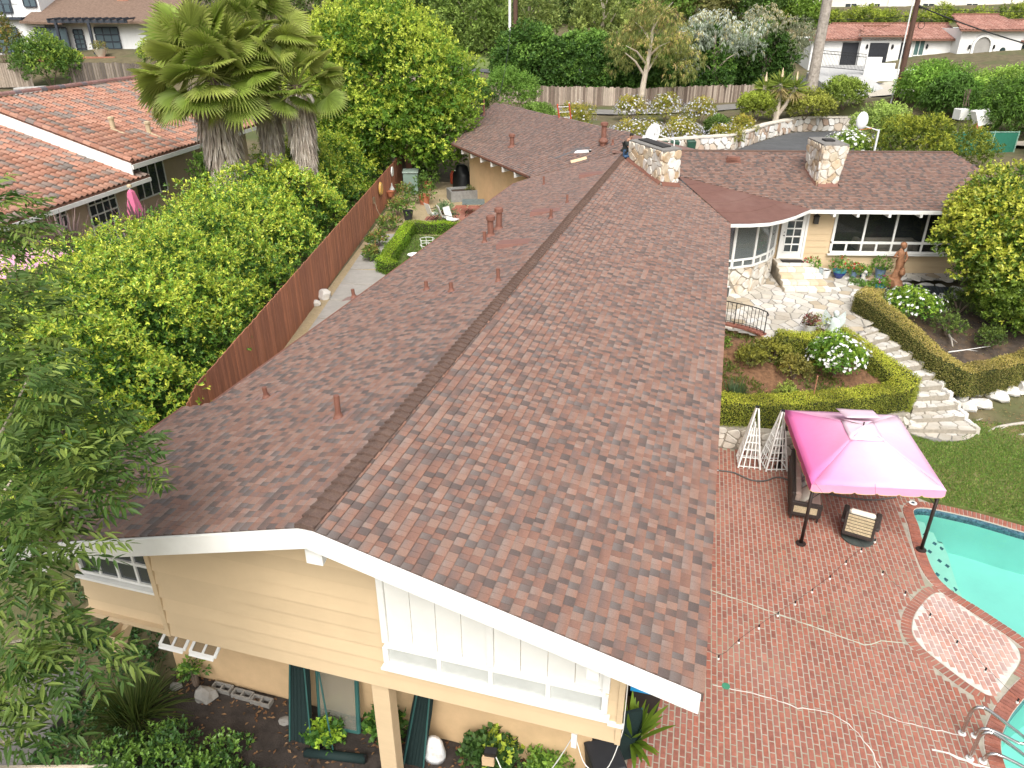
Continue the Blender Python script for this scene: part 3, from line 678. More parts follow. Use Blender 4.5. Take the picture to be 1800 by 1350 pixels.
# ================================================================ MAIN HOUSE
house = thing('main_house', (-4.45, 20, 0), 'long tan house with brown shingle roof and white trim in the middle', 'house')
m_white = M('white_paint', (.76,.76,.73), .55, .05, 2.0, .08, 60, stain=(.70,.69,.64), stain_scale=1.4, stain_amt=.4)
m_siding = M('tan_siding', (.58,.445,.28), .7, .05, 1.5, .15, 40, stain=(.52,.39,.24), stain_scale=.5, stain_amt=.4, stretch=(1,1,5))
m_shin = M('shingle', (1,1,1), .72, .22, 60, .5, 220, attr=True, spec=.45, detail=2)
m_deck = M('roof_felt', (.10,.07,.06), .95, .1, 4)
m_brown = M('brown_metal', (.19,.085,.06), .6, .12, 6)
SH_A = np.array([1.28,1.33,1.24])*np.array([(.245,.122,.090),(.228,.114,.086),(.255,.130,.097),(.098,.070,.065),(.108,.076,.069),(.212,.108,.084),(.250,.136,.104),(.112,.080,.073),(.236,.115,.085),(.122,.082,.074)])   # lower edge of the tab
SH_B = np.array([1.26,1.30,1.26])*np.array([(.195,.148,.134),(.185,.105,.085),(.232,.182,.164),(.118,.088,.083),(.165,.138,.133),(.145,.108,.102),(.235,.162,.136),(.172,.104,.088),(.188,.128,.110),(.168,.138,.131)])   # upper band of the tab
def tab_verts(w, e):
    return [(0,-.002,.021),(w,-.002,.021),(w,e*1.04,.004),(0,e*1.04,.004),(0,-.002,-.004),(w,-.002,-.004),(w,e*1.04,-.004),(0,e*1.04,-.004)]
TAB_F = [(0,1,2,3),(4,5,1,0),(5,6,2,1),(7,4,0,3)]
WID = (.10,.12,.14,.165)
_tab = {}
def tab_mesh(wi, ci, e):
    if (wi, ci) not in _tab:
        me = bpy.data.meshes.new('shingle'); me.from_pydata(tab_verts(WID[wi]-.004, e), [], TAB_F)
        c = np.ones((8,4), np.float32); A, B = SH_A[ci], SH_B[ci]
        for i, q in enumerate((A,A,B,B,A*.2,A*.2,B,B)): c[i,:3] = q  # butt corners darkened to paint the shadow line under the tab
        a = me.color_attributes.new('Col', 'FLOAT_COLOR', 'POINT'); a.data.foreach_set('color', c.ravel()); me.materials.append(m_shin); _tab[(wi,ci)] = me
    return _tab[(wi,ci)]
def roof_plane(part, poly, O, a, u, z0, k, rng, single=0, e=.143, name='shingle_field', tint=(1,1,1), seg=None):
    """overlapping shingle tabs on a pitched plane: eave origin O, a along the eave, u uphill (both flat unit vectors)"""
    a = np.array(a, float); u = np.array(u, float); O = np.array(O, float); ce = math.cos(math.atan(k)); st = e*ce
    q = np.array(poly) - O; S = q @ a; T = q @ u; s0, s1, t1 = S.min(), S.max(), T.max(); t0 = T.min()
    wi, ss, tt = [], [], []
    i = math.floor(t0/st)
    while i*st < t1:
        s = s0 + .004
        while s < s1 - .02:
            w = rng.integers(4); wi.append(w); ss.append(s); tt.append(i*st); s += WID[w]
        i += 1
    wi = np.array(wi); ss = np.array(ss); tt = np.array(tt); W = np.array(WID)[wi]
    cen = O + np.outer(ss + W/2, a) + np.outer(tt + st*.5, u); kp = inpoly(cen[:,0], cen[:,1], poly)
    wi, ss, tt, W, cen = wi[kp], ss[kp], tt[kp], W[kp], cen[kp]
    # colour runs: patches of darker and paler tabs
    ci = rng.integers(len(SH_A), size=len(wi)); dk = np.isin(ci, (3,4,9)); rust = np.array([0,1,2,5,6,7,8])
    two = dk & np.roll(dk, 1); ci[two] = rust[rng.integers(7, size=int(two.sum()))]
    sl = 1/math.sqrt(1+k*k); ud = np.array([u[0]*sl, u[1]*sl, k*sl]); ad = np.array([*a, 0]); nd = np.cross(ad, ud)
    if nd[2] < 0: nd = -nd
    base = np.c_[O[0] + ss*a[0] + tt*u[0], O[1] + ss*a[1] + tt*u[1], z0 + k*tt]
    order = np.argsort(np.linalg.norm(base - CAMP, axis=1)); one = set(order[:single].tolist())
    for j in one:
        Mw = Matrix(((ad[0],ud[0],nd[0],base[j,0]),(ad[1],ud[1],nd[1],base[j,1]),(ad[2],ud[2],nd[2],base[j,2]),(0,0,0,1)))
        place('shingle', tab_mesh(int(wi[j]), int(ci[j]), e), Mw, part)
    r = np.array([j for j in range(len(wi)) if j not in one], int); W = W[r] - .004; m = len(r)
    L = np.zeros((m,8,3)); tv = np.array(tab_verts(1.0, e)); L[:,:,0] = tv[None,:,0]*W[:,None]; L[:,:,1:] = tv[None,:,1:]
    L[:,:4,2] += rng.uniform(-.0015,.0025,(m,1))
    V = base[r][:,None,:] + L[:,:,:1]*ad + L[:,:,1:2]*ud + L[:,:,2:3]*nd
    F = (np.arange(m)[:,None,None]*8 + np.array(TAB_F)[None]).reshape(-1,4)
    A = SH_A[ci[r]]*rng.uniform(.88,1.12,(m,1))*np.array(tint); B = SH_B[ci[r]]*rng.uniform(.88,1.12,(m,1))*np.array(tint)
    C = np.stack([A,A,B,B,A*.2,A*.2,B,B], 1).reshape(-1,3)  # dark butt edges imitate the shadow along each course
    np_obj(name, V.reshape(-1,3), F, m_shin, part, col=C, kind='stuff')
def deck(poly, zf, th, parent, name='roof_deck', mat=None):
    mb = MB(); zz = [zf(*p)-.006 for p in poly]; mb.prism(poly, [z-th for z in zz], zz); return mb.build(name, mat or m_deck, parent)
RX, RZ, KR, KL = -4.45, 6.85, 1.35/4.98, 1.35/4.97
zR = lambda x, y: RZ - KR*(x-RX)
zL = lambda x, y: RZ - KL*(RX-x)
R_POLY = [(RX,6.29),(.53,6.29),(.53,28.6),(-1.9,33.6),(RX,35.65)]
L_POLY = [(RX,6.29),(RX,35.7),(-8.69,34.2),(-9.42,33.6),(-9.42,10.85),(-10.12,10.85),(-10.12,6.29)]
rr = deck(R_POLY, zR, .12, house, 'roof'); props(rr, label='near right slope of the brown shingle roof')
roof_plane(rr, R_POLY, (.53,6.29), (0,1), (-1,0), 5.5, KR, R, 300)
rl = deck(L_POLY[::-1], zL, .12, house, 'roof')
roof_plane(rl, L_POLY, (-10.12,6.29), (0,1), (1,0), zL(-10.12,0), KL, R, 0, tint=(.93,.95,.98))
# wing to the right
WA = math.radians(13.5); wu = np.array([math.cos(WA), math.sin(WA)]); wnn = np.array([-math.sin(WA), math.cos(WA)]); WE = np.array([3.64,31.9])
KW = 1.40/5.55
def WP(t, o): return tuple(WE + wu*t + wnn*o)
zW = lambda x, y: 5.5 + KW*float((np.array([x,y])-WE) @ wnn)
W_POLY = [(RX,35.65),(-1.9,33.6),tuple(WE),WP(9.6,0),WP(8.0,5.55),WP(-5.6,5.55)]
W_POLY[-1] = (RX,35.65)
wp = deck(W_POLY, zW, .12, house, 'wing_roof'); roof_plane(wp, W_POLY, tuple(WE), tuple(wu), tuple(wnn), 5.5, KW, R, tint=(.92,.95,.97))
WB = [WP(-7.7,5.55),WP(8.0,5.55),WP(9.6,11.1),WP(-4,11.1)]
zWb = lambda x, y: 6.9 - KW*(float((np.array([x,y])-WE) @ wnn) - 5.55)
deck(WB, zWb, .12, house, 'wing_roof', M('shingle_far', (.2,.12,.1), .9, .3, 12))
# back-left wing
be = np.array([.6355,-.772]); bn = np.array([.772,.6355]); B0 = np.array([-8.69,34.2]); KB = .272
zB = lambda x, y: 5.7 + KB*float((np.array([x,y])-B0) @ bn)
B_POLY = [(-8.69,34.2),(RX,35.7),(-4.7,38.6),(-15.8,51.6),(-15.93,42.95)]
bpz = deck(B_POLY, zB, .12, house, 'wing_roof'); roof_plane(bpz, B_POLY, tuple(B0), tuple(be), tuple(bn), 5.7, KB, R, tint=(.88,.92,.96))
bk = MB(); bk.hexa([(-4.7,38.6,6.9),(-15.8,51.6,7.0),(-10.5,55,5.6),(.5,42,5.6),(-4.7,38.6,7.04),(-15.8,51.6,7.14),(-10.5,55,5.74),(.5,42,5.74)]); bk.build('wing_roof', MATS['shingle_far'], house)
bk = MB(); bk.add([(RX,35.65,6.84),(-4.7,38.6,7.0),WP(-7.6,5.55)+(6.9,),(-1,38.5,6.6)], [(0,3,1)]); bk.build('roof_saddle', MATS['shingle_far'], house)
# fascia boards
def fascia(p, q, h, w, nrm2, parent=house, name='fascia'):
    """board from p to q (top edge), height h, thickness w outward along nrm2"""
    p, q = np.array(p, float), np.array(q, float); n3 = np.array([nrm2[0], nrm2[1], 0])*w; d = np.array([0,0,-h])
    mb = MB(); mb.hexa([p+d+n3, q+d+n3, q+d, p+d, p+n3, q+n3, q, p]); return mb.build(name, m_white, parent, bevel=.006)
yF = 6.30
fascia((RX,yF,RZ-.01), (.50,yF,zR(.5,0)-.015), .30, .05, (0,-1)); fascia((RX-.003,yF,RZ-.01), (-10.1,yF,zL(-10.1,0)-.015), .30, .05, (0,-1))
fascia((.47,yF+.06,5.47), (.47,28.6,5.47), .16, .025, (1,0)); fascia((-9.36,10.9,5.46), (-9.36,33.5,5.46), .14, .025, (-1,0)); fascia((-10.06,yF+.06,5.27),(-10.06,10.8,5.27), .14, .025, (-1,0))
for a, b in (((-9.40,10.9),(-9.40,33.6)),((-10.10,6.31),(-10.10,10.84))):
    mb = MB(); mb.beam((*a,zL(*a)-.01),(*b,zL(*b)-.01),.05,.07); mb.build('drip_edge', m_brown, house)
fascia((*WE,5.49), (*WP(9.6,0),5.49), .16, .03, -wnn)
mb = MB(); mb.beam((-8.9,34.45,5.66),(-15.9,42.9,5.66),.04,.07); mb.build('drip_edge', m_brown, house)
# soffit under the overhangs
mb = MB(); mb.prism([(RX,6.36),(.46,6.36),(.46,28),(RX,28)], [zR(RX,0)-.2,zR(.46,0)-.2,zR(.46,0)-.2,zR(RX,0)-.2], [zR(RX,0)-.13,zR(.46,0)-.13,zR(.46,0)-.13,zR(RX,0)-.13]); mb.build('soffit', m_white, house)
mb = MB(); mb.prism([(-9.3,6.36),(RX-.004,6.36),(RX-.004,28),(-9.3,28)], [zL(-9.3,0)-.2,zL(RX,0)-.2,zL(RX,0)-.2,zL(-9.3,0)-.2], [zL(-9.3,0)-.13,zL(RX,0)-.13,zL(RX,0)-.13,zL(-9.3,0)-.13]); mb.build('soffit', m_white, house)
# ridge caps
m_cap = M('ridge_shingle', (.135,.088,.070), .9, .25, 40, .5, 160, stain=(.20,.13,.10), stain_scale=3)
def cap_mesh():
    hw, ln = .135, .30; dz = hw*KR; mb = MB(); T = .065
    mb.add([(-hw,0,-dz+T),(-hw*.45,-.025,-dz*.35+T+.012),(0,-.04,T+.03),(hw*.45,-.025,-dz*.35+T+.012),(hw,0,-dz+T),
            (-hw*.9,ln,-dz*.9+.008),(-hw*.4,ln,-dz*.4+.01),(0,ln,.012),(hw*.4,ln,-dz*.4+.01),(hw*.9,ln,-dz*.9+.008),
            (-hw,.01,-dz),(-hw*.45,-.015,-dz*.45),(0,-.03,0),(hw*.45,-.015,-dz*.45),(hw,.01,-dz)],
           [(0,1,6,5),(1,2,7,6),(2,3,8,7),(3,4,9,8),(10,11,1,0),(11,12,2,1),(12,13,3,2),(13,14,4,3),(14,9,4),(10,0,5)])
    me = bpy.data.meshes.new('ridge_cap'); me.from_pydata(mb.v, [], mb.f); me.materials.append(m_cap); return me
CAPM = cap_mesh(); rc = MB(); rc.beam((RX,6.3,RZ-.03),(RX,35.6,RZ-.03),.06,.05); ridge = rc.build('ridge', m_deck, house)
y = 6.28
while y < 35.4:
    place('ridge_cap', CAPM, Matrix.Translation((RX + R.uniform(-.008,.008), y, RZ + .004)) @ Matrix.Rotation(R.uniform(-.03,.03), 4, 'Z'), ridge); y += .19
def line_caps(p, q, w, parent, name='hip_line'):
    mb = MB(); p, q = np.array(p,float), np.array(q,float); mb.beam(p, q, w, .05); return mb.build(name, m_cap, parent)
line_caps((-15.8,51.5,7.16),(-4.9,38.8,7.06), .22, house, 'ridge_line'); line_caps((*WP(-5.0,5.55),6.92),(*WP(8,5.55),6.92), .22, house, 'ridge_line')
line_caps((-8.6,34.25,5.73),(RX,35.68,6.84), .10, house, 'valley_line'); line_caps((RX,35.6,6.86),(-1.9,33.6,6.19), .08, house, 'valley_line')
# low-pitched roof over the curved bay: overlapping bands of brown roll roofing
m_roll = M('roll_roofing', (.155,.078,.062), .9, .12, 3, .35, 150, stain=(.20,.115,.095), stain_scale=.7, stain_amt=.6)
EP = [(.53,28.6,5.505),(1.25,28.82,5.5),(1.95,29.2,5.5),(2.5,29.85,5.5),(2.95,30.55,5.5),(3.64,31.9,5.5)]; AP = np.array([-1.9,33.55,6.24])
br = MB(); br.add([tuple(AP)] + EP, [(0,i,i+1) for i in range(1,len(EP))]); br.add([(p[0],p[1],p[2]-.1) for p in EP], [tuple(range(len(EP)))]); bay_roof = br.build('bay_roof', m_roll, house)
for b in range(5):
    f0, f1 = b/5, (b+1)/5 + .015; dz = .02 - .003*b; mb = MB(); E = [np.array(p) for p in EP]
    A = [e + (AP-e)*f0 + np.array([0,0,dz]) for e in E]; Bq = [e + (AP-e)*min(f1,.995) + np.array([0,0,dz-.012]) for e in E]; k = len(E)
    mb.add(A + Bq + [p - np.array([0,0,.02]) for p in A], [(i,i+1,k+i+1,k+i) for i in range(k-1)] + [(2*k+i,2*k+i+1,i+1,i) for i in range(k-1)]); mb.build('roofing_band', m_roll, bay_roof)
for p, q in zip(EP[:-1], EP[1:]):
    d = nrm(np.array(q[:2])-np.array(p[:2])); fascia((*p[:2],5.495),(*q[:2],5.495), .13, .03, (d[1],-d[0]))
# pipes, hoods
def pipe(x, y, z, h, r=.05, lean=(0,0), cap=False):
    mb = MB(); mb.lathe((x,y,z-.05), [(r*2.1,0),(r*1.9,.06),(r*1.2,.13),(r*1.15,.15)], 10); mb.tube([(x,y,z),(x+lean[0],y+lean[1],z+h)], r, 10)
    if cap: mb.lathe((x,y,z+h-.02), [(r*1.5,0),(r*1.5,.12),(r*.9,.16)], 10)
    mb.build('vent_pipe', m_brown, house)
    mb = MB(); k = KL*(1 if x < RX else -1); f = .2
    if x > -10 and y < 32: mb.add([(x-f*1.6,y-f,z-k*f*1.6+.016),(x+f,y-f,z+k*f+.016),(x+f,y+f,z+k*f+.016),(x-f*1.6,y+f,z-k*f*1.6+.016)], [(0,1,2,3)]); mb.build('pipe_flashing', M('flashing', (.22,.14,.125), .6, .15, 9), house)
for x, y, h, r in ((-7.99,10.75,.24,.045),(-5.67,9.42,.42,.05),(-9.5,17.36,.26,.05),(-7.05,16.78,.24,.05),(-6.13,16.16,.24,.05),(-4.96,16.33,.34,.045),(-6.91,21.3,.36,.055),(-6.97,22.15,.55,.10),(-6.97,23.05,.60,.10),(-5.18,22.96,.32,.05),(-5.12,25.25,.30,.04),(-7.32,30.93,.36,.04)):
    pipe(x, y, zL(x,y), h, r, (R.uniform(-.02,.02), R.uniform(-.02,.02)), r > .08)
for x, y, h, r in ((-15.59,48.41,1.0,.06),(-11.29,39.95,.55,.12),(-5.97,38.1,.75,.13),(-5.35,37.08,.28,.05)): pipe(x, y, zB(x,y), h, r, cap=r > .1)
mb = MB(); zt = zB(-5.85,37.26); mb.lathe((-5.85,37.26,zt), [(.16,0),(.16,.1)], 12); mb.ball((-5.85,37.26,zt+.22), (.24,.24,.17), 12, 6); mb.build('roof_turbine', m_brown, house)
def hood(x, y, zf, k, ux):
    mb = MB(); z = zf(x,y); w, l, h = .28, .5, .17; ux = np.array(ux, float); vy = np.array([-ux[1], ux[0]])
    P = lambda a, b, c: (x + ux[0]*a + vy[0]*b, y + ux[1]*a + vy[1]*b, z - k*a + c)
    mb.add([P(l,-w,0),P(l,w,0),P(l,w*.9,h),P(l,-w*.9,h),P(-l,w,0.015),P(-l,-w,0.015)], [(0,1,2,3),(3,2,4,5),(1,4,2),(0,3,5)]); mb.build('hood_vent', M('hood_brown', (.20,.10,.08), .6, .12, 5), house)
hood(-5.61,20.17,zL,KL,(-1,0)); hood(-5.66,24.3,zL,KL,(-1,0)); hood(-5.2,30.6,zL,KL,(-1,0))
mb = MB(); x, y = .42, 35.74; z = zW(x,y); mb.prism([(x-.35,y-.3),(x+.35,y-.2),(x+.3,y+.2),(x-.4,y+.1)], z-.1, z+.22, .75)
for i in range(3): mb.obox((x-.03,y-.27+.02*i,z+.04+.06*i), (.3,.08,0), (0,.015,0), (0,0,.012))
mb.build('box_vent', m_brown, house)

# ---------------------------------------------------------------- chimneys
CH_PAL = np.array([(.70,.67,.60),(.64,.56,.43),(.74,.72,.67),(.56,.44,.30),(.68,.62,.52),(.62,.51,.37),(.72,.69,.62)])
m_chst = M('chimney_stone', (1,1,1), .85, .15, 6, .45, 30, attr=True, stain=(.62,.46,.30), stain_scale=2.2, stain_amt=.75); m_chj = M('chimney_joint', (.52,.46,.37), .95, .2, 6)
def chimney(base, ztop, taper, zf, rng, sx=.42, sy=.40):
    """stone stack on the roof; base = 4 plan corners (ccw), flared by taper towards the top"""
    base = [np.array(p, float) for p in base]; c = sum(base)/4; topc = [c + (p-c)*taper for p in base]; zb = [zf(*p)-.15 for p in base]
    mb = MB(); mb.hexa([(*base[i], zb[i]) for i in range(4)] + [(*topc[i], ztop-.03) for i in range(4)]); ch = mb.build('chimney', m_chj, house)
    for i in range(4):
        a, b = base[i], base[(i+1) % 4]; ta, tb = topc[i], topc[(i+1) % 4]; L = np.hypot(*(tb-ta)); z0 = min(zb[i], zb[(i+1) % 4]); H = ztop - z0
        d = (tb-ta)/L; n2 = np.array([d[1], -d[0]])
        for poly in cells(L, H, sx, sy, rng, .022, .48):
            cy = sum(p[1] for p in poly)/len(poly); cx = sum(p[0] for p in poly)/len(poly); f = cx/L
            if z0 + max(p[1] for p in poly) < zb[i] + (zb[(i+1) % 4]-zb[i])*f + .12: continue
            def mp(p):
                g = 1 - p[1]/H; w0 = p[0]/L; q = (ta + (tb-ta)*w0); q0 = (a + (b-a)*w0); return np.array([*(q + (q0-q)*g), z0 + p[1]])
            rp = round_poly(poly, .2); k = len(rp); cen = np.mean([mp(p) for p in rp], 0); o3 = np.array([*n2, 0])*rng.uniform(.03,.07)
            A = [mp(p) for p in rp]; Bq = [cen + (q-cen)*.88 + o3 for q in A]; mb = MB(); mb.col = tuple(CH_PAL[rng.integers(len(CH_PAL))]*rng.uniform(.9,1.1))
            mb.add(A + Bq, [tuple(range(k,2*k))] + [(j,(j+1) % k,k+(j+1) % k,k+j) for j in range(k)]); mb.build('stone', m_chst, ch)
    mb = MB(); mb.hexa([(*(c+(p-c)*1.02), ztop-.03) for p in topc] + [(*(c+(p-c)*1.02), ztop+.05) for p in topc]); mb.build('chimney_cap', M('cap_mortar', (.20,.19,.175), .95, .2, 6), ch)
    for i in range(4):       # flashing skirt
        a, b = c + (base[i]-c)*1.06, c + (base[(i+1) % 4]-c)*1.06; mb = MB(); d = nrm(b-a); o = np.array([d[1],-d[0]])*.10
        mb.add([(*a, zf(*a)+.16),(*b, zf(*b)+.16),(*(b+o), zf(*(b+o))+.02),(*(a+o), zf(*(a+o))+.02)], [(3,2,1,0)]); mb.build('flashing', m_brown, ch)
    return ch
c1 = chimney([(-4.08,33.65),(-2.43,31.15),(-1.78,31.95),(-3.45,34.45)], 7.62, 1.02, lambda x, y: zR(x,y), R)
props(c1, label='wide pale stone chimney at the roof ridge')
mb = MB(); mb.prism([(-3.75,33.7),(-2.5,31.75),(-2.2,32.15),(-3.4,34.1)], 7.64, 7.72); mb.build('soot_cap', M('soot', (.035,.033,.032), .95, .3, 8), c1)
mb = MB(); mb.tube([(-3.1,33.9,7.66),(-3.1,33.9,7.95),(-2.1,32.4,7.9),(-2.1,32.4,7.66)], .025, 6); mb.build('flue_rod', m_white, c1)
c2 = chimney([WP(.86,2.1),WP(1.66,2.1),WP(1.66,3.7),WP(.86,3.7)], 7.72, 1.28, zW, R, .36, .32)
mb = MB(); mb.prism([WP(1.05,2.6),WP(1.45,2.6),WP(1.45,3.1),WP(1.05,3.1)], 7.74, 7.84); mb.build('soot_cap', MATS['soot'], c2)

# ---------------------------------------------------------------- gable end (siding boards, windows)
GY0 = 7.29
def boards(parent, xr, z0, z1, pitch, put, mat=m_siding, name='siding_board'):
    z = z0
    while z < z1 - .01:
        x0, x1 = xr(min(z + pitch, z1), z)
        if x1 - x0 > .05: put(x0, x1, z, min(z + pitch, z1) + .012, name, mat, parent)
        z += pitch
m_lap = M('tan_lap', (.58,.445,.28), .7, .04, 1.5, .03, 40, attr=True)
def gable_put(yp):
    def f(x0, x1, z, zt, name, mat, parent):
        mb = MB(); f = R.uniform(.90,1.04); mb.col = (f,f,f); mat = m_lap; top = lambda x: min(zt, RZ - KR*abs(x-RX) - .14)
        mb.add([(x0,yp-.055,z),(x1,yp-.055,z),(x1,yp-.006,top(x1)),(x0,yp-.006,top(x0)),(x0,yp+.05,z),(x1,yp+.05,z),(x1,yp+.05,top(x1)),(x0,yp+.05,top(x0))], [(0,1,2,3),(5,4,7,6),(1,5,6,2),(4,0,3,7),(4,5,1,0),(3,2,6,7)])
        mb.build(name, mat, parent)
    return f
mb = MB(); mb.add([(-8.15,GY0+.06,3.1),(-.47,GY0+.06,3.1),(-.47,GY0+.06,5.6),(RX,GY0+.06,6.68),(-8.15,GY0+.06,5.7),(-8.15,GY0+.22,3.1),(-8.15,GY0+.22,5.7),(-10.0,GY0+.22,5.2),(-10,GY0+.22,3.1)], [(0,1,2,3,4),(5,6,7,8)])
gw_ = mb.build('gable_wall', m_siding, house)
def xr_main(zt, zb):
    lo = RX - (RZ - .16 - zb)/KL; hi = RX + (RZ - .16 - zb)/KR; return max(-8.13, lo), min(-.47, hi)
boards(gw_, xr_main, 3.08, 6.6, .285, gable_put(GY0))
boards(gw_, lambda a, b: (max(-9.95, RX-(RZ-.16-b)/KL), -8.17), 3.02, 5.6, .285, gable_put(GY0+.16))
mb = MB(); mb.box(-8.19,-8.10,GY0-.06,GY0+.2,3.05,5.7); mb.build('corner_board', m_siding, house)
mb = MB(); mb.box(-.50,-.42,GY0-.06,GY0+.06,3.06,5.45); mb.build('corner_board', m_siding, house)
# house body walls below and behind
m_in = M('dark_interior', (.075,.065,.055), .9, .2, 2)
mb = MB(); mb.box(-9.3,-.47,GY0+.25,GY0+.35,3.08,5.2); mb.box(-.6,-.47,GY0+.35,28.6,3,5.4); mb.box(-9.0,-8.85,11,33.0,.2,5.4); mb.build('outer_wall', m_stucco, house)
mb = MB(); mb.box(-10.0,-.48,GY0+.02,10.8,2.98,3.075); mb.build('floor_slab', m_siding, house)
mb = MB(); mb.box(-9.85,-1.0,8.74,8.95,-.3,2.98); mb.box(-1.2,-1.0,8.95,27,-.3,2.98); mb.box(-9.85,-9.65,8.95,12,-.3,2.98); mb.build('basement_wall', m_stucco, house)
# outrigger beams under the rake
for x, zt, wd in ((RX, 6.54, .24), (-9.28, 5.28, .2), (-.78, 5.58, .16)):
    mb = MB(); mb.add([(x-wd/2,6.38,zt-.36),(x+wd/2,6.38,zt-.36),(x+wd/2,6.38,zt),(x-wd/2,6.38,zt),(x-wd/2,7.28,zt-.05),(x+wd/2,7.28,zt-.05),(x+wd/2,7.28,zt),(x-wd/2,7.28,zt)], [(0,1,2,3),(1,5,6,2),(4,0,3,7),(0,4,5,1),(3,2,6,7)])
    mb.build('outrigger', m_white, house, bevel=.006)
for x in (-9.1,): 
    mb = MB(); mb.add([(x-.1,7.0,2.62),(x+.1,7.0,2.62),(x+.1,7.42,3.02),(x-.1,7.42,3.02),(x-.1,6.98,3.02),(x+.1,6.98,3.02)], [(0,1,2,3),(4,5,1,0),(5,2,1),(4,0,3)]); mb.build('bracket', m_siding, house)
mb = MB(); mb.box(-4.42,-4.12,7.33,7.58,-.1,2.98); mb.build('support_post', m_siding, house, bevel=.008)

m_glass = glass_mat('window_glass', alpha=.32); m_glass_dk = glass_mat('dark_glass', (.05,.06,.065), .92)
m_blind = M('white_blind', (.74,.74,.70), .7, .04, 2)
def window(parent, o, u, n, rows, fw=.07, dep=.07, mat=None, glass=None, name='window', v=(0,0,1), sill=True):
    """frame of bars with panes; rows = [(z0,z1,[x cuts])] measured from o along u and v"""
    o, u, n, v = (np.array(a, float) for a in (o, u, n, v)); mat = mat or m_white; mb = MB(); bars = set()
    def bar(x0, x1, z0, z1, d): mb.obox(o + u*(x0+x1)/2 + v*(z0+z1)/2 + n*(d/2), u*(x1-x0)/2, n*(d/2), v*(z1-z0)/2)
    panes = []
    for k, (z0, z1, xs) in enumerate(rows):
        X0, X1 = xs[0], xs[-1]
        bar(X0, X1, z0 - fw/2, z0 + fw/2, dep)
        if k == len(rows)-1: bar(X0, X1, z1 - fw/2, z1 + fw/2, dep)
        for i, x in enumerate(xs):
            e = fw if i in (0, len(xs)-1) else fw*.8; bar(x - e/2, x + e/2, z0 + fw/2, z1 - fw/2, dep - .006 if 0 < i < len(xs)-1 else dep + .004)
        for a, b in zip(xs[:-1], xs[1:]): panes.append((a + fw*.4, b - fw*.4, z0 + fw/2, z1 - fw/2))
    w = mb.build(name, mat, parent)
    for a, b, c, d in panes:
        p = MB(); q = n*(dep*.35)
        p.obox(o + u*(a+b)/2 + v*(c+d)/2 + q, u*(b-a)/2, n*.004, v*(d-c)/2); p.build('pane', glass or m_glass, w)
    return w
# big gable window with white panels behind
gwin = window(house, (-4.02,GY0-.03,3.66), (1,0,0), (0,-1,0), [(0,.40,[0,.86,1.66,2.52,3.34])], .085, .075, glass=M('pale_glass', (.50,.52,.50), .15, .08, 3, spec=.6))
zt = lambda x: RZ - KR*(x-RX) - .28
for x0, x1 in ((-4.06,-3.96),(-2.41,-2.31),(-.73,-.63)):
    mb = MB()
    mb.add([(x0,GY0-.105,4.11),(x1,GY0-.105,4.11),(x1,GY0-.105,zt(x1)),(x0,GY0-.105,zt(x0)),(x0,GY0-.02,4.11),(x1,GY0-.02,4.11),(x1,GY0-.02,zt(x1)),(x0,GY0-.02,zt(x0))], [(0,1,2,3),(1,5,6,2),(4,0,3,7)]); mb.build('window_upper_frame', m_white, house)
for x0, x1 in [(-3.96 + .3875*i, -3.96 + .3875*(i+1)) for i in range(4)] + [(-2.31 + .395*i, -2.31 + .395*(i+1)) for i in range(4)]:
    mb = MB(); a, b = x0 + .004, x1 - .004; y0 = GY0 - .062
    mb.add([(a,y0,4.115),(b,y0,4.115),(b,y0,zt(b)),(a,y0,zt(a)),(a,y0+.03,4.115),(b,y0+.03,4.115),(b,y0+.03,zt(b)),(a,y0+.03,zt(a))], [(0,1,2,3),(1,5,6,2),(4,0,3,7),(4,5,1,0)]); mb.build('shutter_panel', m_blind, house)
mb = MB(); mb.box(-4.1,-.6,GY0-.15,GY0-.02,3.575,3.62); mb.build('window_sill', m_white, house)
# left gable window
lw = window(house, (-9.75,GY0+.115,4.0), (1,0,0), (0,-1,0), [(0,.42,[0,.39,.78,1.17,1.56]),(.42,.95,[0,.39,.78,1.17,1.56])], .055, .06, glass=m_glass_dk)
mb = MB(); mb.box(-9.85,-8.2,GY0-.02,GY0+.12,3.9,3.95); mb.build('window_sill', m_white, house)
# open hopper windows in the basement wall
for x in (-8.95, -8.3):
    hw_ = window(house, (x,8.70,2.72), (1,0,0), (0,-.5,-.86), [(0,1.15,[0,.26,.52])], .06, .04, v=(0,-.86,-.5), glass=m_glass)

# ---------------------------------------------------------------- wing: walls, windows, door
WO = np.array([*WP(0,.8), 0]); wu3 = np.array([*wu,0]); wn3 = np.array([*-wnn,0])     # outward normal faces the terrace
def wpt(t, o, z): return np.array([*WP(t,o), z])
mb = MB(); 
for t0, t1, z0, z1 in ((-1.2,1.3,2.4,5.35),(6.5,9.2,2.4,5.35),(1.3,6.5,2.4,3.5)):
    mb.obox((wpt(t0,.95,z0)+wpt(t1,.95,z1))/2, wu3*(t1-t0)/2, wn3*.1, (0,0,(z1-z0)/2))
wing_wall = mb.build('wing_wall', m_siding, house)
z = 2.62
while z < 5.3:
    for t0, t1 in (((.22,9.2),) if z < 3.3 else ((.22,1.36),(6.6,9.2))):
        mb = MB(); a, b = wpt(t0,.80,z), wpt(t1,.80,z); up = np.array([0,0,.285]); o1, o2 = wn3*.03, wn3*.008
        mb.add([a+o1, b+o1, b+up+o2, a+up+o2, a-wn3*.05, b-wn3*.05, b+up-wn3*.05, a+up-wn3*.05], [(0,1,2,3),(1,5,6,2),(4,0,3,7),(4,5,1,0),(3,2,6,7)]); mb.build('siding_board', m_siding, wing_wall)
    z += .275
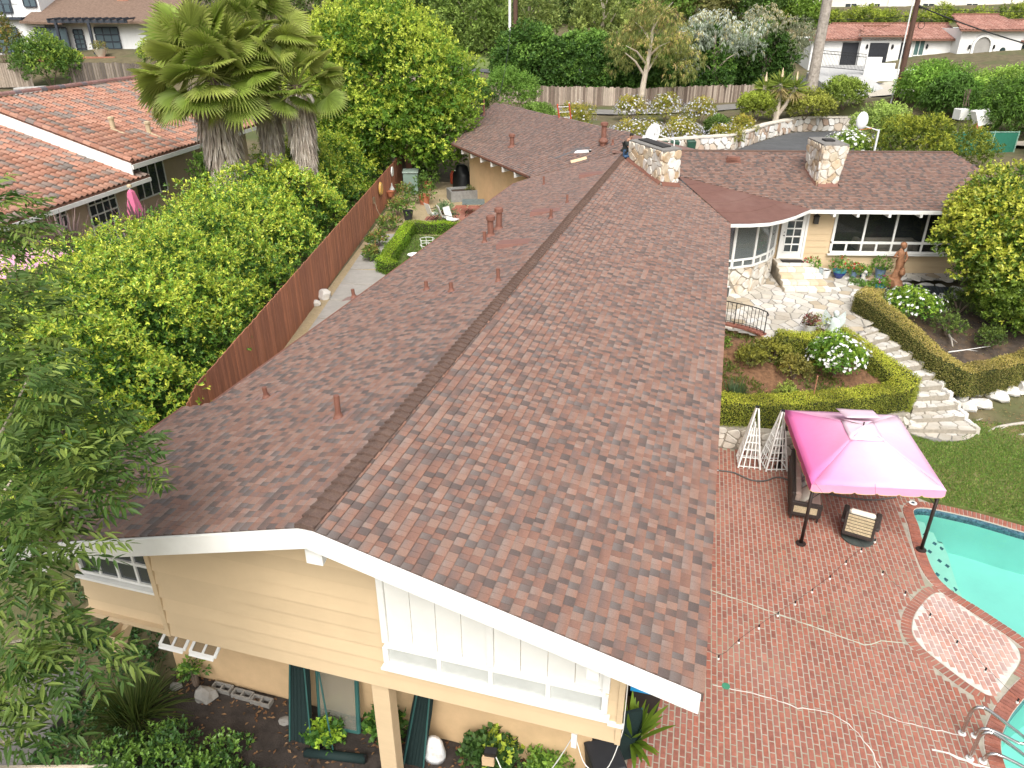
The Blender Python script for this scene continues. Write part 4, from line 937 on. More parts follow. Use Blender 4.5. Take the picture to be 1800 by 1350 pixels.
ww = window(house, wpt(1.40,.80,3.52)+wn3*.03, wu3, wn3, [(0,.42,[0,.63,1.26,1.89,2.52,3.15,3.78,4.41,5.05]),(.42,1.88,[0,1.26,2.52,3.78,5.05])], .10, .07)
mb = MB(); mb.obox(wpt(3.9,.68,3.43), wu3*2.62, wn3*.06, (0,0,.025)); mb.build('window_sill', m_white, house)
mb = MB(); c = wpt(3.9,3.2,0)
mb.obox(wpt(3.9,5.2,4.2), wu3*3.6, wn3*.05, (0,0,1.3)); mb.obox(wpt(3.9,3.1,3.2), wu3*3.6, wn3*2.1, (0,0,.05)); mb.obox(wpt(.5,3.1,4.2), wu3*.05, wn3*2.1, (0,0,1.3)); mb.obox(wpt(7.3,3.1,4.2), wu3*.05, wn3*2.1, (0,0,1.3)); mb.obox(wpt(3.9,3.1,5.4), wu3*3.6, wn3*2.1, (0,0,.05))
mb.build('inner_room', m_in, house)
sofa_in = thing('indoor_sofa', tuple(wpt(4.2,1.9,3.25)), 'cream sofa seen through the wide picture window', 'sofa')
m_cream = M('cream_fabric', (.62,.56,.46), .9, .06, 5)
mb = MB(); mb.obox(wpt(4.1,1.7,3.45), wu3*1.0, wn3*.35, (0,0,.2)); mb.build('seat', m_cream, sofa_in, bevel=.06)
mb = MB(); mb.obox(wpt(4.1,1.45,3.72), wu3*1.05, wn3*.12, (0,0,.25)); mb.build('backrest', m_cream, sofa_in, bevel=.06)
for t in (2.95, 5.25): mb = MB(); mb.obox(wpt(t,1.75,3.6), wu3*.14, wn3*.42, (0,0,.22)); mb.build('arm', m_cream, sofa_in, bevel=.05)
for t in (1.0, 1.95, 3.22, 4.48, 5.75): mb = MB(); mb.obox(wpt(t,.42,5.28), wu3*.05, wn3*.44, (0,0,.08)); mb.build('rafter_tail', m_white, house)
# glazed door
do = wpt(-.72,.80,3.22)
door = window(house, do+wn3*.04, wu3, wn3, [(.28,.62,[.12,.45,.78]),(.62,.96,[.12,.45,.78]),(.96,1.30,[.12,.45,.78]),(1.30,1.64,[.12,.45,.78]),(1.64,1.96,[.12,.45,.78])], .05, .06, name='door', glass=m_glass_dk)
mb = MB()
for x0, x1, z0, z1 in ((0,.12,0,2.05),(.78,.9,0,2.05),(.12,.78,0,.27),(.12,.78,1.97,2.05)): mb.obox(do + wu3*(x0+x1)/2 + np.array([0,0,(z0+z1)/2]) + wn3*.055, wu3*(x1-x0)/2, wn3*.02, (0,0,(z1-z0)/2))
mb.build('stile', m_white, door)
mb = MB(); mb.ball(do + wu3*.06 + wn3*.1 + np.array([0,0,1.0]), .03); mb.ball(do + wu3*.06 + wn3*.09 + np.array([0,0,1.14]), .02); mb.build('handle', m_iron, door)
mb = MB()
for x0, x1, z0, z1 in ((-.1,-.01,-.02,2.15),(.91,1.0,-.02,2.15),(-.1,1.0,2.07,2.16)): mb.obox(do + wu3*(x0+x1)/2 + np.array([0,0,(z0+z1)/2]) + wn3*.07, wu3*(x1-x0)/2, wn3*.04, (0,0,(z1-z0)/2))
mb.build('door_casing', m_white, house)
# coach lamp beside the door
lp = wpt(.55,.66,4.9); mb = MB(); mb.obox(lp, wu3*.09, wn3*.09, (0,0,.15)); mb.lathe(tuple(lp+np.array([0,0,.15])), [(.15,0),(.02,.12)], 4); mb.build('coach_lamp', M('lamp_bronze', (.05,.045,.04), .5, .2, 9), house)
# steps up to the door
ds = thing('door_stairs', (2.9, 31.5, 2.4), 'pale stacked-stone steps rising to the white glazed door', 'stairs')
for i in range(5):
    z0, z1 = 2.42 + i*.16, 2.42 + (i+1)*.16; a = np.array(WP(-.95, -1.35 + i*.36)); b = np.array(WP(.95 - .08*i, -1.35 + i*.36)); c_ = np.array(WP(.95-.08*i, .8)); d_ = np.array(WP(-.95,.8))
    mb = MB(); mb.prism([tuple(a),tuple(b),tuple(c_),tuple(d_)], z0-.3, z1-.02); st = mb.build('riser', m_chj, ds)
    x = 0; L = np.hypot(*(b-a)); d = (b-a)/L; n2 = np.array([d[1],-d[0]])
    while x < L-.1:
        w = min(R.uniform(.25,.55), L-x); mb = MB(); mb.col = tuple(CH_PAL[R.integers(len(CH_PAL))]*R.uniform(.95,1.1)); p = a + d*(x+w/2) + n2*.0 + np.array([-d[1],d[0]])*.17
        mb.obox((*p, z1-.075), np.array([*d,0])*(w/2-.012), np.array([*n2,0])*.2, (0,0,.07)); mb.build('stone', m_flag, st, bevel=.012); x += w
mat_d = thing('door_mat', tuple(np.array([*WP(-.28,.28), 3.225])), 'dark doormat on the top stone step', 'doormat', rz=WA)
mb = MB(); mb.obox(wpt(-.28,.30,3.235), wu3*.45, wn3*.2, (0,0,.012)); mb.build('pad', M('black_rubber', (.02,.02,.02), .9, .3, 20), mat_d, bevel=.005)
mb = MB(); mb.obox(wpt(-.28,.30,3.249), wu3*.40, wn3*.15, (0,0,.003)); mb.build('bristle_field', M('coir', (.035,.03,.028), .95, .3, 60), mat_d)

# ---------------------------------------------------------------- curved bay
BAY = [(-.47,29.25),(.78,29.5),(1.6,30.12),(2.15,31.0),(2.45,32.0),(2.55,32.75)]
mbm = MB(); mbm.prism(BAY + [(-.47,32.75)], 2.1, 3.5); bay = mbm.build('bay_wall', m_joint, house)
for a, b in zip(BAY[:-1], BAY[1:]):
    a = np.array(a); b = np.array(b); L = np.hypot(*(b-a)); t = (b-a)/L; n2 = np.array([t[1],-t[0]])
    for poly in cells(L, 1.35, .42, .34, R, .03): stone(poly, (*a,2.15), (*t,0), (0,0,1), (*n2,0), .035, m_chst, bay, R, 'stone', np.array([(.68,.64,.56),(.72,.70,.64),(.64,.58,.49),(.69,.66,.60)]), z_var=.3)
    cuts = [0, L]; small = sorted(set(cuts + [(p+q)/2 for p, q in zip(cuts[:-1], cuts[1:])]))
    window(house, (*(a+n2*.0),3.52), (*t,0), (*n2,0), [(0,.30,small),(.30,1.82,cuts)], .08, .07, glass=glass_mat('bay_glass', (.16,.18,.18), .7))
mb = MB(); mb.prism([(-.3,29.6),(.7,29.8),(1.4,30.4),(1.9,31.2),(2.2,32.4),(-.3,32.6)], 3.3, 3.36); mb.build('inner_room', M('pale_floor', (.25,.24,.22), .5, .1, 3), house)
mb = MB(); mb.box(-.4,-.3,29.4,32.7,3.3,5.3); mb.box(-.4,2.3,32.6,32.7,3.3,5.3); mb.build('inner_room', M('room_wall', (.30,.30,.28), .9, .1, 2), house)
mb = MB(); mb.box(-.1,.35,29.9,30.4,3.36,4.35); mb.box(.5,.9,30.2,30.5,3.36,4.3); mb.build('inner_cabinet', M('pale_wood', (.66,.66,.62), .6, .05, 3), house)
mb = MB(); mb.box(.62,.86,29.36,29.42,2.25,2.78); vt = mb.build('foundation_vent', m_white, house)
mb = MB(); mb.box(.68,.84,29.33,29.37,2.3,2.74); mb.build('vent_screen', M('screen_grey', (.10,.10,.095), .8, .1, 60), vt)

# ---------------------------------------------------------------- back-left wing walls
mb = MB(); q0 = B0 + bn*.75 + be*1.2; q1 = B0 + bn*.75 - be*10.2
mb.obox((*((q0+q1)/2), 4.2), (*(be*5.7),0), (*(bn*.08),0), (0,0,1.5)); mb.build('wing_wall', m_stucco, house)
e1 = q1 + bn*7; mb = MB(); mb.obox((*((q1+e1)/2), 4.3), (*(bn*3.5),0), (*(be*.08),0), (0,0,1.6)); mb.build('wing_wall', m_stucco, house)
for s in (-2.0,-3.55,-5.1,-6.6,-8.1,-9.6):
    p = B0 + be*s - bn*.02; e3 = be*.07; mb = MB(); q = p + bn*.7; mb.add([(*(p-e3),5.60),(*(p+e3),5.60),(*(p+e3*.5),5.34),(*(p-e3*.5),5.34),(*(q-e3),5.7),(*(q+e3),5.7),(*(q+e3),5.45),(*(q-e3),5.45)], [(0,1,2,3),(1,5,6,2),(4,0,3,7),(3,2,6,7),(0,4,5,1)]); mb.build('rafter_tail', m_white, house)
for s in (-1.6, -.4):
    p = B0 + be*s + bn*.66; mb = MB(); mb.obox((*p,4.15), (*(be*.06),0), (*(bn*.06),0), (0,0,1.4)); mb.build('door_post', m_white, house)
p = B0 + be*-1.0 + bn*.69; mb = MB(); mb.obox((*p,4.0), (*(be*.52),0), (*(bn*.03),0), (0,0,1.3)); mb.build('doorway', m_in, house)
# work in progress on the back roof
def roof_sheet(name, cx, cy, w, h, rot, mat, label, cat, th=.012):
    t = thing(name, (cx, cy, zB(cx,cy)), label, cat); d = np.array([math.cos(rot), math.sin(rot)]); f = np.array([-d[1], d[0]]); mb = MB(); P = []
    for sx, sy in ((-1,-1),(1,-1),(1,1),(-1,1)):
        q = np.array([cx,cy]) + d*w/2*sx + f*h/2*sy; P.append((*q, zB(*q)+.016))
    mb.hexa(P + [(p[0],p[1],p[2]+th) for p in P]); mb.build('sheet', mat, t); return t, P, th
ea = math.atan2(be[1], be[0])
t, P, th = roof_sheet('cardboard_sheet', -6.73, 35.6, .75, .42, .3, M('cardboard', (.72,.55,.33), .8, .06, 4), 'pale cardboard sheet lying flat on the back roof', 'cardboard')
t, P, th = roof_sheet('shingle_packet', -6.76, 36.75, .8, .26, -.35, M('packet_white', (.78,.80,.80), .5, .05, 4), 'white wrapped shingle packet with dark end on the back roof', 'packet', .05)
q = np.array(P); mb = MB(); c = q[1]*.5 + q[2]*.5; mb.obox((c[0],c[1],c[2]+.03), (.06,.02,0), (-.04,.12,0), (0,0,.034)); mb.build('dark_end', m_iron, t)
t, P, th = roof_sheet('felt_strip', -7.55, 36.9, 1.35, .22, .62, M('felt_grey', (.13,.12,.12), .9, .1, 8), 'long grey strip of roofing felt on the back roof', 'roofing felt')
t, P, th = roof_sheet('felt_offcut', -6.95, 37.35, .9, .16, -.2, MATS['felt_grey'], 'short grey felt offcut above the white packet', 'roofing felt')
# ================================================================ FENCES
def plank_fence(name, path, h, pw, gap, mat, label, zf, rng, jag=.02, th=.025, pal=None, rails=True, side=1, cat='fence', drop=0):
    f = thing(name, (path[0][0], path[0][1], zf(*path[0])), label, cat)
    for a, b in zip(path[:-1], path[1:]):
        a, b = np.array(a, float), np.array(b, float); L = np.hypot(*(b-a)); t = (b-a)/L; n2 = np.array([t[1],-t[0]])*side; k = int(L/(pw+gap))
        for i in range(k):
            s = (i+.5)*L/k; p = a + t*s; z = zf(*p); hh = h + rng.uniform(-jag, jag); o = n2*rng.uniform(-.006,.006); mb = MB()
            mb.col = tuple(np.array(pal[rng.integers(len(pal))] if pal is not None else (1,1,1))*rng.uniform(.85,1.12)); ln = rng.uniform(-.01,.01)
            u = np.array([*t,0])*pw/2*.98; v = np.array([*n2,0])*th/2; c = np.array([*(p+o), z]); tp = np.array([ln,0,hh])
            mb.hexa([c-u-v, c+u-v, c+u+v, c-u+v, c-u-v+tp, c+u-v+tp, c+u+v+tp, c-u+v+tp]); mb.build('plank', mat, f)
        if rails:
            for r in (.25, .8):
                mb = MB(); n_ = max(1, int(L/3))
                for j in range(n_):
                    p = a + (b-a)*j/n_ - n2*(th+.02); q = a + (b-a)*(j+1)/n_ - n2*(th+.02); mb = MB(); mb.beam((*p, zf(*p)+h*r), (*q, zf(*q)+h*r), .04, .09); mb.build('rail', mat, f)
    return f
m_redwood = M('redwood_stain', (.40,.17,.10), .85, .16, 5, .3, 30, attr=True, stretch=(3,3,.35), stain=(.31,.135,.088), stain_scale=.7)
m_grey_wood = M('grey_wood', (.27,.225,.185), .95, .25, 6, .4, 40, attr=True, stretch=(4,4,.4))
fz = lambda x, y: 2.66 if y > 13 else 2.66 - .35*(13-y)
plank_fence('wooden_fence', [(-11.05,10.9),(-22.3,52.6)], 1.9, .138, .006, m_redwood, 'long red-brown plank fence beside the left hedge', fz, R, .012, pal=[(1,1,1),(.9,.9,.92),(1.08,1.05,1.0)], side=1)
plank_fence('yard_end_fence', [(-22.2,52.8),(-18.6,53.4)], 1.9, .15, .01, m_grey_wood, 'short grey plank fence closing the far end of the courtyard', lambda x, y: 2.66, R, .02, pal=[(.9,.9,.9),(.7,.68,.66)])
plank_fence('weathered_fence', [(-31,71),(-24.2,73.6),(-17.9,75.2),(-8.6,78.7),(-2.1,83.9),(5.2,90.4)], 1.75, .19, .012, m_grey_wood, 'long weathered grape-stake fence below the tall hedge', lambda x, y: gz(x,y)-.05, R, .07, pal=[(1.25,1.22,1.2),(.8,.76,.74),(1,.95,.92),(1.5,1.5,1.48),(.62,.56,.54)], rails=False)
plank_fence('back_fence', [(-63,51.8),(-57.3,53.2)], 1.9, .2, .012, m_grey_wood, 'pale grey board fence left of the round shrub', lambda x, y: gz(x,y)+.2, R, .05, pal=[(1.3,1.3,1.3),(1.1,1.08,1.05)], rails=False)
plank_fence('back_fence', [(-54.5,54.2),(-47,56.2)], 1.75, .17, .035, m_grey_wood, 'dark grey picket fence right of the round shrub', lambda x, y: gz(x,y)+.25, R, .05, pal=[(.55,.54,.56),(.42,.42,.45),(.8,.8,.82)], rails=False)

# ================================================================ NEIGHBOUR WITH TILE ROOF
m_clay = M('clay_tile', (1,1,1), .8, .14, 14, .3, 60, attr=True)
TILE_PAL = np.array([(.36,.175,.118),(.40,.20,.138),(.33,.158,.105),(.38,.205,.145),(.20,.165,.145),(.31,.162,.12),(.35,.19,.135),(.24,.18,.15)])
def tile_verts(w, l):
    V = []; 
    for y, lift in ((-.02, .035), (l*1.03, .0)):
        for i in range(6):
            a = i/5; x = a*w; h = .075*math.sin(PI*min(1, a/.62)) if a < .62 else -.012*math.sin(PI*(a-.62)/.38); V.append((x, y, h + lift))
    V += [(x, y, z-.03) for x, y, z in V[:6]]
    return np.array(V)
TILE_F = [(i,i+1,7+i,6+i) for i in range(5)] + [(12+i,13+i,1+i,i) for i in range(5)]
_tm = {}
def tile_plane(part, poly, O, a, u, z0, k, rng, single=0, w=.36, l=.42, pal=TILE_PAL, name='tile_field'):
    a, u, O = (np.array(v, float) for v in (a, u, O)); ce = 1/math.sqrt(1+k*k); q = np.array(poly)-O; S, T = q@a, q@u; rows = []
    for j in range(math.floor(T.min()/(l*ce)), math.ceil(T.max()/(l*ce))):
        for i in range(math.floor(S.min()/w), math.ceil(S.max()/w)): rows.append((i*w, j*l*ce))
    st = np.array(rows); cen = O + np.outer(st[:,0]+w/2, a) + np.outer(st[:,1]+l*ce/2, u); st = st[inpoly(cen[:,0], cen[:,1], poly)]
    ad = np.array([*a,0]); ud = np.array([u[0]*ce,u[1]*ce,k*ce]); nd = np.cross(ad, ud); 
    if nd[2] < 0: nd = -nd
    base = np.c_[O[0]+st[:,0]*a[0]+st[:,1]*u[0], O[1]+st[:,0]*a[1]+st[:,1]*u[1], z0+k*st[:,1]]; ci = rng.integers(len(pal), size=len(st))
    dist = np.linalg.norm(base-CAMP, axis=1)
    fwd = np.array([-math.sin(math.radians(15.778)), math.cos(math.radians(15.778))]); rt = np.array([fwd[1], -fwd[0]]); sx = (base[:,:2]@rt)/(base[:,:2]@fwd*.893+(12.5-base[:,2])*.45)
    dist = dist + np.where(sx < -.72, 100, 0)
    order = np.argsort(dist); one = order[:single]; tv = tile_verts(w, l)
    for j in one:
        key = (w, int(ci[j]))
        if key not in _tm:
            me = bpy.data.meshes.new('roof_tile'); me.from_pydata(tv.tolist(), [], TILE_F); cc = np.ones((18,4), np.float32); cc[:,:3] = pal[ci[j]]
            at = me.color_attributes.new('Col','FLOAT_COLOR','POINT'); at.data.foreach_set('color', cc.ravel()); me.materials.append(m_clay); me.polygons.foreach_set('use_smooth', [True]*5+[False]*5); _tm[key] = me
        place('roof_tile', _tm[key], Matrix(((ad[0],ud[0],nd[0],base[j,0]),(ad[1],ud[1],nd[1],base[j,1]),(ad[2],ud[2],nd[2],base[j,2]),(0,0,0,1))), part)
    r = order[single:]; m = len(r)
    V = base[r][:,None,:] + tv[None,:,:1]*ad + tv[None,:,1:2]*ud + tv[None,:,2:3]*nd
    F = (np.arange(m)[:,None,None]*18 + np.array(TILE_F)[None]).reshape(-1,4)
    np_obj(name, V.reshape(-1,3), F, m_clay, part, col=np.repeat(pal[ci[r]]*rng.uniform(.88,1.12,(m,1)), 18, 0), kind='stuff')
nb = thing('tile_roof_house', (-28, 28, 3), 'neighbouring tan house with red clay tile roof at left', 'house')
m_clay_deck = M('tile_bed', (.20,.10,.07), .95, .2, 5)
m_cream_w = M('neighbour_stucco', (.50,.39,.285), .9, .06, 2, .2, 60)
ue, uu, U0 = np.array([-.16,.987]), np.array([-.987,-.16]), np.array([-26.3,28.5]); KU = .36
zU = lambda x, y: 6.5 + KU*float((np.array([x,y])-U0)@uu)
UP = [tuple(U0), tuple(U0+ue*14), tuple(U0+ue*14+uu*7.2), tuple(U0+uu*7.2)]
up_ = deck(UP, zU, .14, nb, 'upper_roof', m_clay_deck); tile_plane(up_, UP, tuple(U0), tuple(ue), tuple(uu), 6.5, KU, R, 150)
le, lu, L0 = np.array([-.14,.99]), np.array([-.99,-.14]), np.array([-24.9,20.1]); KLo = .36
zLo = lambda x, y: 5.8 + KLo*float((np.array([x,y])-L0)@lu)
LP_ = [tuple(L0-le*7), tuple(L0+le*9.35), tuple(L0+le*9.2+lu*1.2), tuple(L0+le*8.6+lu*6.5), tuple(L0-le*7+lu*6.5)]
lo_ = deck(LP_, zLo, .14, nb, 'lower_roof', m_clay_deck); tile_plane(lo_, LP_, tuple(L0), tuple(le), tuple(lu), 5.8, KLo, R, 150)
# ridge and rake tiles
def half_round(parent, p, q, r, n, pal, rng, name='ridge_tile'):
    p, q = np.array(p,float), np.array(q,float); d = q-p; L = np.linalg.norm(d); d /= L; x = nrm(np.cross(d,(0,0,1))); z = np.cross(x,d)
    for i in range(n):
        a, b = p + d*L*i/n, p + d*L*(i+1.06)/n; mb = MB(); mb.col = tuple(pal[rng.integers(len(pal))]*rng.uniform(.9,1.1)); V = []
        for c, rr in ((a, r*1.08), (b, r*.95)):
            for j in range(6): an = PI*j/5; V.append(c + x*math.cos(an)*rr + z*math.sin(an)*rr)
        mb.add(V, [(j,j+1,7+j,6+j) for j in range(5)] + [tuple(range(6))]); mb.build(name, m_clay, parent, smooth=False)
half_round(up_, (*(U0+uu*7.2),zU(*(U0+uu*7.2))+.05), (*(U0+ue*14+uu*7.2),zU(*(U0+uu*7.2))+.05), .16, 30, TILE_PAL*np.array([.75,.8,1]), R)
half_round(up_, (*(U0+ue*.08),6.57), (*(U0+uu*7.2+ue*.08),zU(*(U0+uu*7.2))+.07), .14, 20, TILE_PAL, R, 'rake_tile')
def white_board(p, q, h, n2, parent, name='fascia', w=.06):
    p, q = np.array(p,float), np.array(q,float); o = np.array([*n2,0])*w; d = np.array([0,0,-h]); mb = MB(); mb.hexa([p+d+o,q+d+o,q+d,p+d,p+o,q+o,q,p]); return mb.build(name, m_white, parent)
white_board((*U0,6.46), (*(U0+uu*7.2),zU(*(U0+uu*7.2))-.04), .62, -ue, nb); white_board((*U0,6.4), (*(U0+ue*14),6.4), .2, -uu, nb); white_board((*(L0-le*7),5.7), (*(L0+le*9.35),5.7), .17, -lu, nb)
def wall_seg(a, b, z0, z1, mat, parent, th=.15, name='wall'):
    a, b = np.array(a,float), np.array(b,float); t = nrm(b-a); n2 = np.array([-t[1],t[0]])*th; mb = MB(); mb.prism([tuple(a),tuple(b),tuple(b+n2),tuple(a+n2)], z0, z1); return mb.build(name, mat, parent)
wl0, wl1 = L0 + lu*.75 - le*7, L0 + lu*.75 + le*9.3
wall_seg(wl0, wl1, 3.0, 5.95, m_cream_w, nb); wall_seg(wl1, wl1+lu*6, 3.0, 6.4, m_cream_w, nb)
wall_seg(U0+uu*.8+ue*.2, U0+uu*.8+ue*13.5, 3.0, 6.4, m_cream_w, nb); wall_seg(U0+uu*.8+ue*.2, U0+uu*7+ue*.2, 6.2, 6.6, m_cream_w, nb)
# french doors and side window
for s, w, cols in ((3.55,.62,2),(5.6,1.9,4),):
    o = L0 + lu*.72 + le*s; window(nb, (*o,3.2), (*le,0), (*-lu,0), [(.1+i*.46,.1+(i+1)*.46,[w*j/cols for j in range(cols+1)]) for i in range(5)], .06, .05, glass=m_glass_dk, name='french_door')
o = U0 + uu*.76 + ue*.9; window(nb, (*o,4.5), (*ue,0), (*-uu,0), [(0,1.5,[0,.7,1.4,2.1,2.8])], .07, .05, glass=m_glass_dk)
for x, y in ((-29.6,31.4),(-28.8,32.9)):
    mb = MB(); z = zU(x,y); mb.tube([(x,y,z),(x,y,z+.5)], .12, 9); mb.lathe((x,y,z+.46), [(.16,0),(.16,.1),(.05,.14)], 9); mb.obox((x+.35,y-.1,z-.08), (.3,.05,-.12), (0,.16,0), (0,0,.02)); mb.build('vent_pipe', M('tan_metal', (.50,.40,.26), .7, .15, 7), nb)

# ================================================================ WHITE HOUSE WITH GARAGES (far right)
YA = math.radians(15.778); rt2 = np.array([math.cos(YA), math.sin(YA)]); fw2 = np.array([-math.sin(YA), math.cos(YA)])
def SF(s, d): return tuple(rt2*s + fw2*d)
m_wht = M('white_render', (.74,.74,.72), .85, .04, .8, .15, 30)
wh = thing('white_villa', (*SF(48,97), 7.4), 'white villa with three dark garage doors and red tile roof', 'house')
rt3, fw3 = np.array([*rt2,0]), np.array([*fw2,0])
def sbox(s0, s1, d0, d1, z0, z1, mat, parent, name):
    mb = MB(); mb.obox((*SF((s0+s1)/2,(d0+d1)/2),(z0+z1)/2), rt3*(s1-s0)/2, fw3*(d1-d0)/2, (0,0,(z1-z0)/2)); return mb.build(name, mat, parent)
vw = sbox(36.2,55.5,96.9,106,5.5,10.2,m_wht,wh,'wall'); sbox(41.8,46.6,96.2,97.5,5.5,10.6,m_wht,wh,'garage_bay'); sbox(53.0,60.5,95.2,106,5.5,11.3,m_wht,wh,'entrance_block'); sbox(60.5,75,95.8,106,5.5,10.0,m_wht,wh,'wall')
m_gar = M('dark_door', (.022,.024,.030), .6, .2, 3)
for s0, d in ((39.9,96.85),(42.9,96.15),(45.5+.4,96.85)):
    g_ = sbox(s0,s0+2.25,d-.05,d,7.0,9.75,m_gar,wh,'garage_door')
    for i in range(4): sbox(s0+.02,s0+2.23,d-.075,d-.055,7.05+i*.68,7.05+i*.68+.64,m_gar,g_,'door_panel')
window(wh, (*SF(48.55,96.86),8.35), rt3, -fw3, [(0,1.75,[0,.62,1.24])], .1, .06, glass=glass_mat('green_glass', (.10,.17,.16), .9))
def arch(s, z0, w, h, d, mat, parent, name, frame=None):
    n = 10; pts = [(-w/2,0),(w/2,0)] + [(w/2*math.cos(PI*i/n), h-w/2 + w/2*math.sin(PI*i/n)) for i in range(n+1)]
    mb = MB(); mb.add([(*SF(s+x,d), z0+z) for x, z in pts] + [(*SF(s+x,d+.05), z0+z) for x, z in pts], [tuple(range(len(pts)))]); return mb.build(name, mat, parent)
def arch_frame(s, z0, w, h, d, t, parent):
    n = 12; mb = MB()
    for i in range(n):
        a, b = PI*i/n, PI*(i+1)/n; P = []
        for r, dd in ((w/2, d), (w/2+t, d), (w/2+t, d-.18), (w/2, d-.18)):
            for an in (a, b): P.append((*SF(s + r*math.cos(an), dd), z0 + h - w/2 + r*math.sin(an)))
        mb.add(P, [(0,1,3,2),(2,3,5,4),(4,5,7,6),(6,7,1,0)])
    for x in (-w/2-t/2, w/2+t/2): mb.obox((*SF(s+x,d-.09), z0+(h-w/2)/2), rt3*t/2, fw3*.09, (0,0,(h-w/2)/2))
    mb.build('arch_surround', m_wht, parent)
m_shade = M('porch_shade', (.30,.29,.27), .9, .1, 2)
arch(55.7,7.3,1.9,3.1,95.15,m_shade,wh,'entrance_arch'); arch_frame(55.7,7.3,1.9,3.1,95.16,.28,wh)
arch(58.3,7.6,.7,1.7,95.14,glass_mat('arch_glass', (.03,.05,.05), .95),wh,'arched_window')
for s in (61.4,63.6,65.8): arch(s,7.8,1.5,2.0,95.74,MATS['arch_glass'],wh,'arched_window'); arch_frame(s,7.8,1.5,2.0,95.75,.22,wh)
WT = np.array([(.34,.17,.13),(.38,.20,.155),(.31,.155,.12),(.40,.22,.175)])
def sf_roof(s0, s1, d0, d1, z0, k, hip0=0, hip1=0, name='roof'):
    P = [SF(s0,d0),SF(s1,d0),SF(s1-hip1,d1),SF(s0+hip0,d1)]; zf = lambda x, y: z0 + k*(float(np.array([x,y])@fw2)-d0)
    r = deck(P, zf, .18, wh, name, m_clay_deck); tile_plane(r, P, SF(s0,d0), tuple(rt2), tuple(fw2), z0, k, R, 0, .42, .55, WT)
    mb = MB(); mb.beam((*P[2],zf(*P[2])+.08),(*P[3],zf(*P[3])+.08),.3,.2); mb.build('ridge_line', m_clay_deck, wh); return r
sf_roof(35.4,54.5,96.2,101.5,10.15,.30,4.5,0); sf_roof(41.2,47.3,95.5,98.5,10.55,.30,1.5,1.5); sf_roof(52.4,61.2,94.5,100,11.2,.28,1.6,1.6); sf_roof(60.2,78,95.1,101.5,9.95,.34)
for s in (42.55,45.6,50.1,54.2,57.1): mb = MB(); mb.lathe((*SF(s,95.0 if s > 53 else 96.1 if s < 46 else 96.8), 9.1), [(.08,0),(.14,.1),(.12,.4),(.02,.5)], 6); mb.build('wall_lamp', m_iron, wh)
gate = thing('iron_gate', (*SF(36.5,91.5), 7.2), 'black iron sliding gate across the pale driveway', 'gate')
mb = MB(); zg = lambda s: 7.45 - .075*(s-34.3)
for z in (.1, 1.45, 1.75): mb = MB(); mb.beam((*SF(34.3,88.9),zg(34.3)+z),(*SF(39.2,88.2),zg(39.2)+z),.06,.06); mb.build('rail', m_iron, gate)
for i in range(34): s = 34.3 + 4.9*i/33; d = 88.9 - .7*i/33; mb = MB(); mb.beam((*SF(s,d),zg(s)+.1),(*SF(s,d),zg(s)+1.75),.035,.035,(0,1,0)); mb.build('picket', m_iron, gate)
ww_ = thing('white_garden_wall', (*SF(41.5,87), 6), 'stepped white rendered wall right of the iron gate', 'garden wall')
sbox(38.7,40.4,86.9,87.2,4.5,8.6,m_wht,ww_,'wall_pier'); sbox(40.4,42.0,86.95,87.2,4.5,8.0,m_wht,ww_,'wall_panel'); sbox(42.0,46.8,87.0,87.2,4.5,7.4,m_wht,ww_,'wall_panel')
m_pav = M('pale_pavers', (.42,.42,.41), .9, .12, 4, .2, 40)
mb = MB(); mb.prism([SF(33.0,88.5),SF(33.6,82.3),SF(39.5,80.5),SF(39.0,87.2),SF(47,96.8),SF(38.5,96.8)], [6.3,5.2,4.7,6.2,6.9,6.9],[6.95,5.75,5.2,6.85,7.25,7.3]); mb.build('paved_drive', m_pav, kind='structure', label='pale grey paved driveway in front of the white villa')
# upper houses on the hill
uh = thing('cream_house', (*SF(50,138), 11), 'long cream house with white windows at the top right', 'house')
m_crm = M('cream_render', (.76,.72,.62), .9, .04, 1)
sbox(48,100,141,150,9,17.5,m_crm,uh,'wall')
for s in (51.0,57.2,61.2,70.5,78,84): window(uh, (*SF(s,140.98),12.9), rt3, -fw3, [(0,1.7,[0,1.0,2.0])], .12, .08, glass=m_glass_dk)
for s in (64.5,90): w_ = sbox(s,s+3.2,140.8,141,12.0,16.2,m_wht,uh,'door_panel')
mb = MB(); mb.obox((*SF(74,145.5),18.3), rt3*27, fw3*6, (0,0,.9)); mb.build('roof', M('grey_roof', (.20,.18,.17), .9, .15, 2), uh)
uh2 = thing('grey_window_house', (*SF(42,132), 11), 'partly hidden house with white-framed windows behind the trees', 'house')
sbox(36,46,133,141,9,18,M('grey_render', (.42,.41,.38), .9, .05, 1),uh2,'wall'); window(uh2, (*SF(40.2,132.98),12.9), rt3, -fw3, [(0,2.3,[0,1.0,2.0,3.0])], .16, .1, glass=m_glass_dk)
mb = MB(); mb.obox((*SF(41,137),18.4), rt3*6, fw3*5, (0,0,.5)); mb.build('roof', MATS['grey_roof'], uh2)

